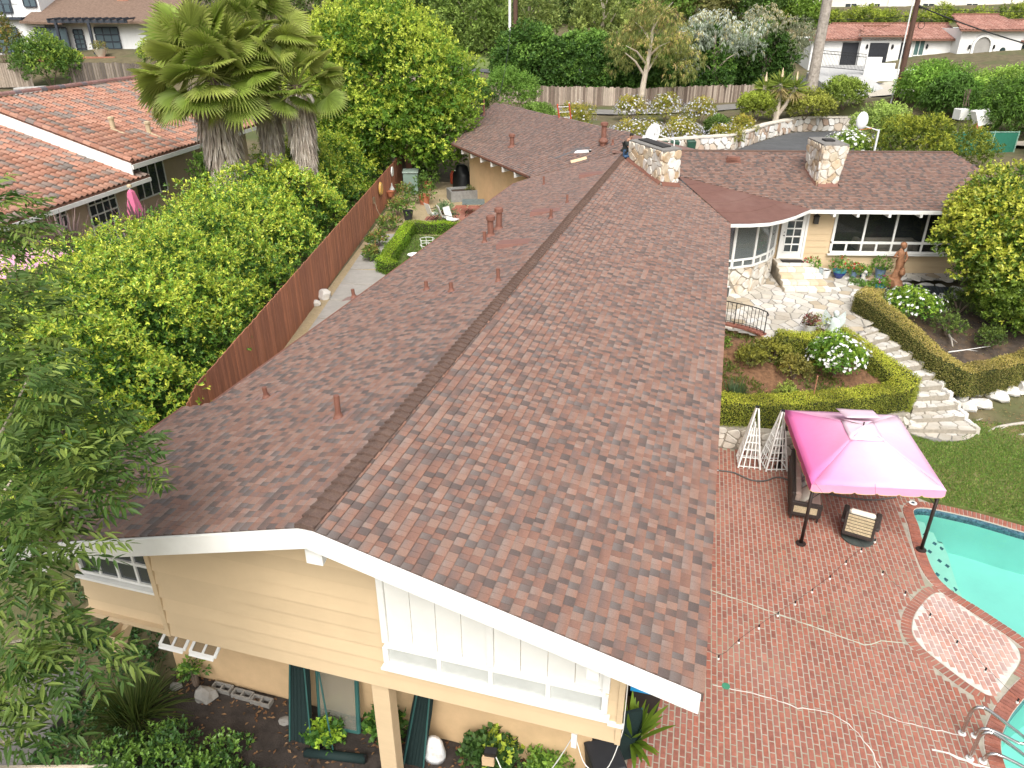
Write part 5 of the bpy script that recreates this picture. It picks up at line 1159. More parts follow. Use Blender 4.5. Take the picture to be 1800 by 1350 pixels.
# ================================================================ HOUSE AT TOP LEFT
lh = thing('brown_roof_house', (*SF(-48,76), 9), 'white house with brown shingle roof and dark timber pergola at top left', 'house')
m_board = M('white_boards', (.76,.77,.76), .8, .05, 3, stretch=(6,6,.3)); m_dkwood = M('blue_black_wood', (.035,.042,.055), .7, .15, 3)
m_brownroof = M('brown_roof', (.17,.115,.085), .95, .3, 5, .5, 14)
ZL = 9.3
sbox(-58,-45.3,78.6,90,8,12.3,m_board,lh,'wall'); sbox(-45.3,-36.0,79.4,90,8,12.2,m_board,lh,'wall'); sbox(-51.4,-46.2,80.2,90,12.3,17,m_board,lh,'upper_wall'); sbox(-60,-51.4,82.5,90,12.3,17,m_board,lh,'upper_wall')
def opening(s0, s1, z0, z1, d, cols, rows, name='window'):
    return window(lh, (*SF(s0,d),z0), rt3, -fw3, [(j*(z1-z0)/rows,(j+1)*(z1-z0)/rows,[i*(s1-s0)/cols for i in range(cols+1)]) for j in range(rows)], .1, .08, mat=m_dkwood, glass=glass_mat('blue_glass', (.10,.14,.16), .95))
opening(-50.2,-48.0,9.4,11.6,78.5,2,1,'sliding_door'); opening(-46.3,-43.2,9.35,11.6,78.5 if False else 78.5,4,1,'sliding_door'); opening(-43.0,-42.1,9.3,11.4,79.3,2,5,'door'); opening(-40.9,-38.6,9.7,11.6,79.3,3,3); opening(-50.6,-48.9,12.9,15.0,80.1,2,1,'balcony_door'); opening(-47.6,-46.4,13.4,14.8,80.1,2,2)
bal = sbox(-60,-47.0,78.0,80.2,12.25,12.5,m_dkwood,lh,'balcony')
for i in range(22): s = -60 + i*.58; mb = MB(); mb.beam((*SF(s,78.05),12.5),(*SF(s,78.05),13.6),.05,.05,(0,1,0)); mb.build('baluster', m_dkwood, bal)
mb = MB(); mb.beam((*SF(-60,78.05),13.6),(*SF(-47,78.05),13.6),.06,.06); mb.build('balcony_rail', m_dkwood, bal)
def lroof(P, name='roof'): mb = MB(); mb.prism([p[:2] for p in P], [p[2]-.2 for p in P], [p[2] for p in P]); return mb.build(name, m_brownroof, lh)
lroof([(*SF(-47.2,77.9),12.15),(*SF(-43.2,77.9),12.05),(*SF(-41,84),14.3),(*SF(-47.0,84),14.3)]); lroof([(*SF(-43.6,78.2),12.2),(*SF(-33,78.2),12.1),(*SF(-33,88),16.2),(*SF(-46.6,88),16.2)])
sk = MB(); A, B, C_, D_ = (*SF(-44.2,83.4),14.5),(*SF(-40.4,83.4),14.45),(*SF(-40.4,85),15.15),(*SF(-44.2,85),15.2); sk.hexa([A,B,C_,D_]+[(p[0],p[1],p[2]+.12) for p in (A,B,C_,D_)]); sk.build('skylight', M('skylight_glass', (.30,.42,.46), .15, .05, 2, spec=.8), lh)
sbox(-39.6,-38.5,82.5,83.6,13,16,M('brick_far', (.34,.15,.10), .9, .15, 5),lh,'chimney')
pg = sbox(-43.9,-36.4,76.8,77.0,12.0,12.25,m_dkwood,lh,'pergola')
for i in range(12): s = -43.7 + i*.65; mb = MB(); mb.beam((*SF(s,76.5),12.3),(*SF(s,79.3),12.45),.1,.14); mb.build('rafter', m_dkwood, pg)
for s in (-43.3,-40.2): sbox(s,s+.22,76.8,77.02,8.6,12.0,m_dkwood,pg,'post')
tb_ = sbox(-46.0,-37.5,75.2,78.6,8.4,9.15,MATS['brick_far'],lh,'brick_terrace'); sbox(-38.6,-37.4,74.2,75.2,8.2,8.7,MATS['brick_far'],lh,'brick_step')
for i, s in enumerate((-44.6,-38.9)):
    p = thing('stone_planter', (*SF(s,75.6), 9.15), ('round pale bowl planter left of the dark door' if i == 0 else 'wide pale bowl planter right of the dark door'), 'planter'); mb = MB(); mb.lathe((*SF(s,75.6),9.15), [(.3,0),(.35,.1),(.65,.6),(.7,.66),(.55,.62)], 12); mb.build('bowl', M('pale_clay', (.62,.56,.46), .9, .08, 5), p)
    foliage('plant', [(*SF(s,75.6),9.95,.4,.4,.25)], 60, .25, .09, [(.16,.16,.05)], [(.3,.2,.1)], p, leafmat('leaf_generic'), R)
blk = thing('stone_block', (-55.6,51.2,7.2), 'grey stone block on the bare slope before the pale fence', 'block'); mb = MB(); mb.obox((-55.6,51.2,gz(-55.6,51.2)+.35), (1.1,.35,.05), (-.2,.5,0), (0,0,.4)); mb.build('stone', M('grey_stone', (.36,.35,.33), .9, .15, 3, .4, 12), blk, bevel=.06)
# ================================================================ PLANTS
m_bark = M('bark', (.16,.12,.09), .95, .3, 9, .6, 25, stretch=(3,3,.6)); m_bark_pale = M('pale_bark', (.46,.40,.32), .9, .25, 4, .4, 20, stretch=(2,2,.5), stain=(.30,.22,.15), stain_scale=1.5)
lf = leafmat('leaf_generic'); lf_gloss = leafmat('leaf_glossy', .38, .25, .5)
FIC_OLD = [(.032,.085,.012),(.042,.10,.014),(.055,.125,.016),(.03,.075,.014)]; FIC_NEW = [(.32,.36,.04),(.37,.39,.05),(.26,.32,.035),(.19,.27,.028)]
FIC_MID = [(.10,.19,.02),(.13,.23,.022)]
# ---- tall clipped-free hedge left of the brown fence: separate shrubs
HD = .65
hx = [(-14.2,11.4,2.3,3.0,'nearest, above the front tree'),(-15.6,14.2,2.5,3.3,'second from the camera'),(-16.6,17.6,2.5,3.2,'middle one, in front of the pink umbrella'),(-17.6,21.4,2.3,3.1,'below the tile-roof eave'),(-18.6,25.2,2.3,3.0,'below the palm skirts'),(-19.6,29.4,2.3,3.0,'right of the palm trunks'),(-20.6,33.6,2.1,2.8,'next to the big round tree'),(-21.6,38.0,1.9,2.6,'behind the round wall ornament'),(-22.9,43.0,1.9,2.6,'farthest, under the big round tree')]
for i, (x, y, r, h, lab) in enumerate(hx):
    t = thing('ficus_shrub', (x, y, 2.5), 'bright green ficus hedge shrub, ' + lab, 'shrub', 'hedge shrubs along the brown fence')
    mb = MB(); limbs(mb, (x,y,2.3), (x,y,5.4), .14, .07, R, 6, 1.2, .9); mb.build('trunk', m_bark, t)
    zc = (4.9 if i else 4.3) - HD - (.55 if i in (4,5) else .45 if i in (1,2,3) else 0)
    big = [(x,y,zc,r,r*1.05,h*.92),(x-1.0,y-.6,zc+.7,r*.8,r*.8,h*.72),(x+.7,y+.8,zc-.5,r*.8,r*.9,h*.75),(x-.4,y+1.2,zc+.5,r*.75,r*.8,h*.72),(x+.9,y-.9,zc-1.0,r*.7,r*.7,h*.6)]
    far = 1.0 if y < 24 else .6
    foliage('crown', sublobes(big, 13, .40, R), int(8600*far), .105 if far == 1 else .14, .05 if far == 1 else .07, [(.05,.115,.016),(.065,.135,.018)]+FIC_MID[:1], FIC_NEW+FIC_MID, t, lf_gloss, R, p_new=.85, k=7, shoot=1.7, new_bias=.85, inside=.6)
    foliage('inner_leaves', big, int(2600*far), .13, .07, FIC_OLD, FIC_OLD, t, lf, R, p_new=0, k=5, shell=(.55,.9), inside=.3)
# ---- big round bright tree behind the courtyard
t = thing('round_tree', (-20.5,45.5,2.6), 'large round yellow-green tree behind the palms and the courtyard', 'tree')
mb = MB(); limbs(mb, (-20.5,45.5,2.4), (-20.5,45.8,9), .35, .16, R, 9, 3.4, 2.6); mb.build('trunk', m_bark, t)
big = [(-21,46,8.6,5.2,5.0,4.6),(-18.3,45.5,8.2,3.4,3.6,3.6),(-24.3,46,8.6,3.6,3.6,4.0),(-21.5,45,11.3,3.6,3.4,2.6),(-17.6,44.6,5.8,2.3,2.6,2.4),(-22.5,44.0,6.4,3.2,2.8,2.8),(-19.8,43.2,6.6,2.6,2.2,2.4),(-25.5,48,10.2,2.8,2.8,3.0)]
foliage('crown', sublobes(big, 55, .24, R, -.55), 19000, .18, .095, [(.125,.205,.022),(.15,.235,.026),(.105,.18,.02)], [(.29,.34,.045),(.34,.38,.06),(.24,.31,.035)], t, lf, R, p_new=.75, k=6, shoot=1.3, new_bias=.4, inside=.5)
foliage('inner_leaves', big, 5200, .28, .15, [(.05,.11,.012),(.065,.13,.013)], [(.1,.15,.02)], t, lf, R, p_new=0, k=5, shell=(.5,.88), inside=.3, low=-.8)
# ---- tree at the right edge, yellow-green glossy leaves
t = thing('garden_tree', (11.8,30.0,1.6), 'yellow-green glossy tree overhanging the pond at the right edge', 'tree')
mb = MB(); limbs(mb, (11.8,30.0,1.4), (11.3,31,5.4), .24, .10, R, 8, 2.2, 1.4); mb.build('trunk', m_bark_pale, t)
big = [(11.2,31.2,5.6,2.6,2.4,2.4),(10.1,30.7,5.0,1.7,1.8,2.0),(11.6,29.6,4.0,2.2,1.8,1.9),(12.6,31.5,6.2,2.6,2.4,2.2),(9.8,31.4,6.0,1.3,1.4,1.3),(12.6,29.8,3.2,1.8,1.6,1.7),(11.0,29.6,2.9,1.0,1.0,1.1),(10.5,30.2,3.9,1.2,1.2,1.4)]
foliage('crown', sublobes(big, 30, .26, R, -.75), 13000, .12, .075, [(.11,.17,.022),(.09,.145,.018),(.14,.20,.028)], [(.28,.30,.035),(.23,.27,.03),(.34,.34,.05)], t, lf_gloss, R, p_new=.8, k=6, shoot=1.5, new_bias=.4, low=-.8, inside=.5)
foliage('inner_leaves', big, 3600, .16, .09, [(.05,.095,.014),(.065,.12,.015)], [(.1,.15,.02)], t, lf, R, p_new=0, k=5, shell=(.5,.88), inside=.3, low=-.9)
# ---- near tree with drooping compound leaves at the left edge
def compound(name, lobes, n, parent, rng, Lr=.38, Ll=.15, Wl=.038, nl=5, low=-.6):
    """sprays of pinnate leaves: paired long leaflets along a drooping stalk"""
    Lb = np.array(lobes, float); w = Lb[:,3]*Lb[:,4]; pick = rng.choice(len(Lb), n, p=w/w.sum()); d = sphere_pts(n, rng); ok = d[:,2] > low; pick, d = pick[ok], d[ok]; m = len(d)
    P = Lb[pick,:3] + d*Lb[pick,3:]*rng.uniform(.45,1.05,(m,1)); A = nrm(d*np.array([1,1,.55]) + np.array([0,0,.25]) + rng.normal(size=(m,3))*.3)
    side = nrm(np.cross(A, np.array([0,0,1.]))); upv = np.cross(side, A); Vs, Fs, Cs = [], [], []; tone = rng.uniform(0,1,m)
    pal_a = np.array((.055,.115,.022)); pal_b = np.array((.24,.32,.065)); base = pal_a + (pal_b-pal_a)*(tone[:,None]**1.9)
    for j in range(nl*2+1):
        s = 0 if j == nl*2 else (1 if j % 2 else -1); tt = 1.0 if j == nl*2 else (j//2 + 1)/(nl+.5)
        pos = P + A*(tt*Lr) - np.array([0,0,1.])*(tt**2*Lr*.35); D = nrm(A*(.55 if s else 1) + side*s*.85 - np.array([0,0,1.])*rng.uniform(.15,.6,(m,1)) + rng.normal(size=(m,3))*.12)
        L = Ll*rng.uniform(.75,1.25,m); W = L*Wl/Ll; N = nrm(upv + rng.normal(size=(m,3))*.3); S = nrm(np.cross(D,N)); Nn = np.cross(S,D)
        V = np.empty((m,6,3)); V[:,0] = pos; V[:,1] = pos+D*L[:,None]*.3+S*W[:,None]*.5; V[:,2] = pos+D*L[:,None]*.65+S*W[:,None]*.38-np.array([0,0,1.])*L[:,None]*.05
        V[:,3] = pos+D*L[:,None]-np.array([0,0,1.])*L[:,None]*.16; V[:,4] = pos+D*L[:,None]*.65-S*W[:,None]*.38-np.array([0,0,1.])*L[:,None]*.05; V[:,5] = pos+D*L[:,None]*.3-S*W[:,None]*.5
        Vs.append(V.reshape(-1,3)); Cs.append(np.repeat(base*rng.uniform(.8,1.25,(m,1)), 6, 0))
    V = np.concatenate(Vs); F = np.arange(len(V)).reshape(-1,6); f4 = np.concatenate([F[:,[0,1,2,5]], F[:,[5,2,4,4]][:, :0].reshape(0,4)]) if False else np.concatenate([F[:,[0,1,2,3]], F[:,[0,3,4,5]]])
    return np_obj(name, V, f4, lf, parent, col=np.concatenate(Cs))
t = thing('ash_tree', (-9.5,1.0,0), 'near tree with long narrow drooping leaflets at the left edge', 'tree')
mb = MB(); mb.tube([(-9.5,1.0,-.4),(-9.3,1.6,2.5),(-8.8,2.6,5),(-8.2,3.6,6.6)], [.24,.2,.15,.08], 9)
for q in ((-7.2,5.0,7.9),(-6.1,3.9,6.9),(-8.0,6.2,8.5),(-6.2,5.3,7.6),(-5.8,3.3,6.3),(-4.9,3.3,6.2)): mb.tube([(-8.8,2.6,5),(-8.0,3.6,6.3) if q[2] > 6.5 else (-7.4,2.9,5.7),q], [.09,.05,.012], 6)
mb.build('trunk', m_bark_pale, t)
NT = [(-8.7,6.9,8.7,.35,.6,.6),(-8.15,6.2,8.4,.38,.45,.35),(-7.35,6.0,7.95,.5,.5,.28),(-6.75,5.75,7.75,.45,.5,.25),(-6.35,5.75,7.65,.28,.3,.16),(-6.95,5.1,7.9,.6,.55,.38),(-6.45,5.0,7.7,.38,.4,.25),(-6.35,4.5,7.55,.4,.45,.3),(-6.5,4.2,7.9,.45,.4,.35),(-6.3,4.1,7.35,.35,.35,.3),(-6.25,3.8,7.05,.4,.4,.3),(-5.95,3.9,6.75,.34,.34,.2),(-6.2,3.45,6.65,.36,.36,.28),(-6.0,3.1,6.3,.34,.34,.26),(-4.55,3.3,6.2,.2,.12,.12),(-7.6,5.4,8.6,.6,.6,.4),(-5.72,3.98,6.66,.24,.2,.1),(-6.4,3.0,6.4,.5,.4,.4)]
NT += [(-9.6,5.5,9.2,1.2,1.6,1.0),(-9.0,3.6,8.4,1.3,1.4,1.1),(-8.2,2.4,7.4,1.2,1.0,1.0),(-10.6,7.5,9.6,1.3,1.4,.9),(-7.4,1.6,6.6,.9,.9,.8)]  # extra crown lobes out of view at left, added to cast shade
compound('crown', NT, 3000, t, R)

# ---- fan palms
def palm(name, base, ztop, r_crown, label, rng, nf=34, skirt=2.6, rs=.75, dead=6):
    x, y, z = base; t = thing(name, base, label, 'palm', 'fan palms behind the hedge')
    mb = MB(); mb.tube([(x,y,z-.2),(x+.1,y,z+(ztop-z)*.5),(x,y,ztop)], [.34,.28,.24], 10); mb.build('trunk', m_bark, t)
    # shag of dead leaves round the trunk
    n = 2600; h = rng.uniform(0,1,n); a = rng.uniform(0,2*PI,n); rr = rs*(.55+.5*h)*rng.uniform(.7,1.05,n)
    P = np.c_[x+np.cos(a)*rr*.6, y+np.sin(a)*rr*.6, ztop-.3-(1-h)*skirt]; D = nrm(np.c_[np.cos(a)*.35, np.sin(a)*.35, -np.ones(n)]); C = np.array([(.70,.63,.54),(.58,.51,.44),(.80,.74,.66),(.48,.41,.34)])[rng.integers(4,size=n)]*rng.uniform(.8,1.2,(n,1))
    V, F, Cc = leaf_mesh(P, D, nrm(np.c_[np.cos(a),np.sin(a),np.zeros(n)]+rng.normal(size=(n,3))*.4), rng.uniform(.5,.95,n), rng.uniform(.05,.12,n), C); np_obj('dead_skirt', V, F, lf, t, col=Cc)
    # green fans: a stalk and a pleated half-disc of segments
    for i in range(nf + dead):
        isd = i >= nf; a = 2*PI*(i*.381966) + rng.uniform(-.2,.2); el = (rng.uniform(-.6,1.4) if not isd else -1.1); ln = r_crown*rng.uniform(.42,.62) if not isd else .6
        d = np.array([math.cos(a)*math.cos(el), math.sin(a)*math.cos(el), math.sin(el)]); o = np.array([x,y,ztop-.1]); tip = o + d*ln; fan = r_crown*rng.uniform(.34,.46) if not isd else .85
        dd = nrm(d + np.array([0,0,-.12]) + rng.normal(size=3)*.22); sd = nrm(np.cross(dd,(0,0,1))); rl_ = rng.uniform(-.9,.9); upn = np.cross(sd,dd); sd, upn = sd*math.cos(rl_)+upn*math.sin(rl_), upn*math.cos(rl_)-sd*math.sin(rl_); k = 26; A = np.linspace(-1.75,1.75,k)
        Dv = dd[None]*np.cos(A)[:,None] + sd[None]*np.sin(A)[:,None]; Dv[:,2] -= .12*np.abs(A)
        L = fan*(1-.22*np.abs(A)/1.75)*rng.uniform(.9,1.05,k); S = nrm(np.cross(Dv,upn)); w = fan*.05; dr = np.array([0,0,1.])
        V = np.empty((k,6,3)); V[:,0] = tip; V[:,1] = tip+Dv*L[:,None]*.55+S*w+upn*.02; V[:,2] = tip+Dv*L[:,None]*.8+S*w*.5-dr*L[:,None]*.05; V[:,3] = tip+Dv*L[:,None]-dr*L[:,None]*(.12 if not isd else .05); V[:,4] = tip+Dv*L[:,None]*.8-S*w*.5-dr*L[:,None]*.05; V[:,5] = tip+Dv*L[:,None]*.55-S*w-upn*.02
        base_c = np.array([(.27,.37,.06),(.33,.42,.075),(.39,.46,.10),(.22,.31,.05)][rng.integers(4)]) if not isd else np.array([(.34,.19,.06),(.40,.25,.10)][rng.integers(2)])
        C = np.repeat(base_c[None]*rng.uniform(.85,1.15,(k,1)), 6, 0); C = C.reshape(k,6,3); C[:,3] = C[:,3]*.4 + np.array((.42,.38,.16))*.6; C = C.reshape(-1,3)
        Fi = np.arange(k*6).reshape(k,6); F = np.concatenate([Fi[:,[0,1,2,3]], Fi[:,[0,3,4,5]]])
        fo = np_obj('frond', V.reshape(-1,3), F, lf, t, col=C)
        if not isd: mb = MB(); mb.tube([o, o+(tip-o)*.5+np.array([0,0,.05]), tip], [.035,.025,.012], 5); mb.build('stalk', M('palm_stalk', (.22,.25,.06), .6, .1, 5), fo)
    return t
palm('fan_palm', (-22.5,30.2,2.8), 10.3, 3.6, 'tallest fan palm with a pale shaggy skirt and brown hanging fans', R, 84, 4.8, 1.5, 12)
palm('fan_palm', (-21.3,32.4,2.8), 11.6, 3.2, 'fan palm just behind the tallest one, fronds cut by the top edge', R, 50, 4.8, .95, 2)
palm('fan_palm', (-19.6,32.4,2.8), 9.7, 2.6, 'smaller fan palm next to the big round tree', R, 40, 3.2, .95, 2)

# ---- clipped hedges
def hedge(name, path, width, label, cat, rng, pal_top, pal_side, dens=1300, leaf=.05, group=None):
    """path of (x, y, z_bottom, z_top); leafy skin over a twiggy core"""
    t = thing(name, (path[0][0], path[0][1], path[0][2]), label, cat, group); P = np.array(path, float); k = len(P); T = nrm(np.gradient(P[:,:2], axis=0)); N = np.stack([-T[:,1],T[:,0]],1)*width/2
    for i in range(1,k-1):      # mitre at the bends
        a = nrm(P[i,:2]-P[i-1,:2]); b = nrm(P[i+1,:2]-P[i,:2]); m = nrm(a+b); c = max(.45, float(m@a)); N[i] = np.array([-m[1],m[0]])*width/2/c
    ring = lambda f: [np.c_[P[:,:2]+N*f, P[:,2]], np.c_[P[:,:2]+N*f, P[:,3]-(1-f)*.4], np.c_[P[:,:2]-N*f, P[:,3]-(1-f)*.4], np.c_[P[:,:2]-N*f, P[:,2]]]
    q = np.concatenate(ring(.84)); F = [(r*k+i, r*k+i+1, ((r+1) % 4)*k+i+1, ((r+1) % 4)*k+i) for r in range(4) for i in range(k-1)]
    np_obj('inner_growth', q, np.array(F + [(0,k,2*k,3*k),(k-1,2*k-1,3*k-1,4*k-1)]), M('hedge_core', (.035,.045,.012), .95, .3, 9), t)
    o = ring(1.0); Ps, Ns, tops = [], [], []
    quads = [(o[r][i], o[r][i+1], o[(r+1) % 4][i+1], o[(r+1) % 4][i], r) for r in range(3) for i in range(k-1)] + [(o[0][e], o[1][e], o[2][e], o[3][e], 3) for e in (0, k-1)]
    cen = P[:,:2].mean(0)
    for a, b, c, d, r in quads:
        ar = np.linalg.norm(np.cross(c-a, d-b))/2; n_ = int(ar*dens); 
        if n_ < 1: continue
        u, v = rng.uniform(0,1,(2,n_,1)); pt = a*(1-u)*(1-v)+b*u*(1-v)+c*u*v+d*(1-u)*v; nn4 = nrm(np.cross(c-a,d-b))
        mid = (a+b+c+d)/4; j = int(np.argmin(np.hypot(*(P[:,:2]-mid[:2]).T)))
        ctr = np.array([*P[j,:2], (P[j,2]+P[j,3])/2])
        if r == 1: nn4 = nn4*np.sign(nn4[2])
        else: nn4 = nn4*np.sign(nn4@(mid-ctr) + 1e-9)
        Ps.append(pt + nn4*rng.normal(size=(n_,1))*.028 + nn4*.03*np.sin(pt[:,:1]*4.1+pt[:,1:2]*3.3)); Ns.append(np.repeat(nn4[None],n_,0)); tops.append(np.full(n_, r == 1))
    Pp = np.concatenate(Ps); Nn = np.concatenate(Ns); tp = np.concatenate(tops); n_ = len(Pp)
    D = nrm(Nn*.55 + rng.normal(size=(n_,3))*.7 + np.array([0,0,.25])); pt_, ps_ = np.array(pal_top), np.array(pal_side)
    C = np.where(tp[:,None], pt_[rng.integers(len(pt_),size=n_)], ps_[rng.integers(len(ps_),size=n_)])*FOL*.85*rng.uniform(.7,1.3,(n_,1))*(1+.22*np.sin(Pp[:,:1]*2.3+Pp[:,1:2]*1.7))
    V, F, Cc = leaf_mesh(Pp, D, nrm(Nn+rng.normal(size=(n_,3))*.5), leaf*rng.uniform(.7,1.3,n_), leaf*.6, C); np_obj('leaf_skin', V, F, lf, t, col=Cc, kind='stuff'); return t
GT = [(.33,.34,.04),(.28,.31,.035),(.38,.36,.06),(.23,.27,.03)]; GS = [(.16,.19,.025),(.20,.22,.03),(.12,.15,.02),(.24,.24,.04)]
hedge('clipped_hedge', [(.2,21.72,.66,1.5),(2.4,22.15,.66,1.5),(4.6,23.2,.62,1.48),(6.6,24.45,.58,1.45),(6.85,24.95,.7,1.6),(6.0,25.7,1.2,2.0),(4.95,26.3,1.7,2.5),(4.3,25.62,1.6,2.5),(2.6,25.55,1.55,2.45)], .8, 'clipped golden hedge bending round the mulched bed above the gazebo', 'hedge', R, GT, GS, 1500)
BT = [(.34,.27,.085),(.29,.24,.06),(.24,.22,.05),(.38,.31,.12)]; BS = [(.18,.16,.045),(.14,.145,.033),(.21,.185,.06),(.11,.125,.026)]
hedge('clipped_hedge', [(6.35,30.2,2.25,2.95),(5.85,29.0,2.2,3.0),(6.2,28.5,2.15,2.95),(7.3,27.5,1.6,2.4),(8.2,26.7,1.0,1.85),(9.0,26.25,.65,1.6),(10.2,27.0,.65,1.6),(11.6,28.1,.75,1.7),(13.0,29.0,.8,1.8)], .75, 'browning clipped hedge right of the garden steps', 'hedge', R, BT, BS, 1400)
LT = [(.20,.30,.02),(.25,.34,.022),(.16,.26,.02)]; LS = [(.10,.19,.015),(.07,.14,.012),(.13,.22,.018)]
hedge('box_hedge', [(-12.9,27.2,2.7,3.25),(-13.55,27.6,2.7,3.25),(-14.9,33.7,2.7,3.25),(-12.2,34.3,2.7,3.25),(-11.0,34.3,2.7,3.25)], .55, 'bright green low box hedge framing the courtyard grass patch', 'hedge', R, LT, LS, 800, .06)
sheet('grass_patch', [(-13.1,28.0),(-13.4,28),(-14.5,33.3),(-11,33.8),(-10,30)], 2.72, M('patch_soil', (.09,.11,.03), .95, .3, 5), .05, kind='structure', label='small grass patch inside the box hedge')
tufts('patch_grass', 5000, (-14.6,-10,28,33.8), [(-13.1,28.0),(-13.4,28),(-14.5,33.3),(-11,33.8),(-10,30)], 2.72, .12, .04, [(.10,.19,.03),(.14,.22,.035)], R, kind='stuff', label='grass blades inside the box hedge')

# ---- flowering and plain bushes
def bush(name, c, r, label, rng, old, new, n=900, leaf=.07, wid=.04, p_new=.3, cat='bush', group=None, flowers=0, fcol=((.85,.85,.83),), fsize=.06, low=-.2, k=5, stems=True, droop=0, fpet=6, sub=16, frac=.34, mat=None):
    x, y, z = c; rx, ry, rz = r; t = thing(name, (x,y,z), label, cat, group)
    if stems:
        mb = MB()
        for i in range(5): a = 2*PI*i/5 + rng.uniform(-.4,.4); mb.tube([(x+.04*math.cos(a),y+.04*math.sin(a),z-.06),(x+rx*.3*math.cos(a),y+ry*.3*math.sin(a),z+rz*.7),(x+rx*.55*math.cos(a),y+ry*.55*math.sin(a),z+rz*1.3)], [.03,.022,.008], 5)
        mb.build('stems', m_bark, t)
    lb = [(x,y,z+rz*.85,rx,ry,rz)]
    foliage('foliage', sublobes(lb, sub, frac, rng, low, .72)+[(x,y,z+rz*.8,rx*.75,ry*.75,rz*.8)], n, leaf, wid, old, new, t, mat or lf, rng, p_new=p_new, k=k, low=low-.2, droop=droop, inside=.45)
    if flowers:
        d = sphere_pts(flowers*4, rng); d = d[d[:,2] > -.15][:flowers]; P = np.array([x,y,z+rz*.85]) + d*np.array([rx,ry,rz])*rng.uniform(.92,1.12,(len(d),1)); m = len(P)
        Pq = np.repeat(P,fpet,0); dn = np.repeat(nrm(d+np.array([0,0,.3])),fpet,0); sd = rng.normal(size=(m*fpet,3)); sd = nrm(sd - dn*(sd*dn).sum(1,keepdims=True)); fc = np.array(fcol)
        C = np.repeat(fc[rng.integers(len(fc),size=m)],fpet,0)*rng.uniform(.9,1.08,(m*fpet,1)); V, F, Cc = leaf_mesh(Pq, nrm(sd+dn*.5), dn, fsize*rng.uniform(.7,1.2,m*fpet), fsize*.85, C); np_obj('blossoms', V, F, leafmat('petal', .6, .25), t, col=Cc, kind='stuff')
    return t
ROSE_O = [(.06,.13,.02),(.08,.16,.022),(.10,.19,.025)]; ROSE_N = [(.16,.25,.03),(.2,.28,.035)]
bush('rose_bush', (4.55,24.75,1.55), (.95,.85,.72), 'rose bush covered in white flowers inside the golden hedge', R, ROSE_O, ROSE_N, 1500, .085, .055, .35, 'rose bush', flowers=150, fsize=.075, fpet=8)
bush('rose_bush', (7.7,29.9,2.0), (1.2,.9,.62), 'white rose bush beside the pond and the brown statue', R, ROSE_O, ROSE_N, 1500, .085, .055, .3, 'rose bush', flowers=95, fsize=.075, fpet=8)
bush('rose_bush', (7.8,54.2,3.1), (1.7,1.4,1.5), 'tall white-flowered bush behind the right wing roof', R, [(.08,.15,.025),(.11,.18,.03)], [(.2,.27,.05)], 1700, .14, .08, .3, 'flowering bush', flowers=170, fsize=.14, fpet=6)
GR = ([(.055,.10,.02),(.075,.13,.022)],[(.14,.2,.03)])
OL = ([(.075,.085,.02),(.10,.11,.022),(.12,.12,.025)],[(.18,.18,.03)])
bush('bed_shrub', (1.75,24.6,1.6), (.6,.5,.32), 'loose green shrub by the curved tan wall', R, *OL, 700, .08, .045)
bush('bed_shrub', (2.5,25.0,1.65), (.65,.6,.45), 'olive shrub in the middle of the mulched bed', R, *OL, 650, .08, .045)
bush('bed_shrub', (3.2,24.3,1.45), (.55,.5,.38), 'low olive shrub left of the white rose bush', R, [(.10,.10,.025),(.13,.125,.03)], [(.2,.18,.04)], 520, .08, .045)
bush('bed_shrub', (.7,25.6,1.5), (.45,.4,.28), 'dark green shrub at the corner below the iron railing', R, *GR, 520, .09, .05)
bush('bed_shrub', (2.9,23.2,1.05), (.4,.4,.3), 'small sprawling shrub near the hedge corner', R, [(.11,.15,.03)], [(.18,.22,.04)], 300, .08, .045)
for i, (x, y, r, l) in enumerate(((8.9,29.0,.75,'dark shrub beside the fallen branches'),(10.2,28.6,.5,'small dark shrub by the pale branch'),(9.6,30.6,.8,'shadowy shrub under the yellow-green tree'))):
    bush('under_shrub', (x,y,gz(x,y)+.25), (r,r*.9,.42), l, R, [(.045,.075,.018),(.06,.09,.02)], [(.09,.13,.025)], 420, .08, .045)
# strappy tufts
def strappy(name, c, r, n, L, W, pal, label, rng, cat='plant', arch=.5, up=.8, parent=None):
    x, y, z = c; t = parent or thing(name, c, label, cat); a = rng.uniform(0,2*PI,n); e = rng.uniform(.15,1.0,n)**.7; pal = np.array(pal); rad = rng.uniform(0,r,n)
    D0 = nrm(np.c_[np.cos(a)*(1.2-e), np.sin(a)*(1.2-e), up*e+.25]); Ln = L*rng.uniform(.65,1.15,n); P0 = np.c_[x+np.cos(a)*rad, y+np.sin(a)*rad, np.full(n,z)]; S = nrm(np.cross(D0,np.array([0,0,1.])))*W/2; g = np.array([0,0,1.])
    V = np.empty((n,8,3))
    for j, (f, w) in enumerate(((0,.7),(.35,1),(.7,.8),(1,.12))):
        p = P0 + D0*(Ln*f)[:,None] - g*(arch*Ln*f*f*(1.05-e))[:,None]; V[:,2*j] = p+S*w; V[:,2*j+1] = p-S*w
    Fi = np.arange(n*8).reshape(n,8); F = np.concatenate([Fi[:,[2*j,2*j+1,2*j+3,2*j+2]] for j in range(3)]); C = np.repeat(pal[rng.integers(len(pal),size=n)]*rng.uniform(.75,1.25,(n,1)),8,0)
    np_obj('blades', V.reshape(-1,3), F, lf, t, col=C); return t
strappy('blue_grass_clump', (1.3,22.95,.95), .25, 150, .75, .03, [(.07,.12,.05),(.09,.14,.06)], 'bluish grass clump by the roof edge inside the hedge', R)
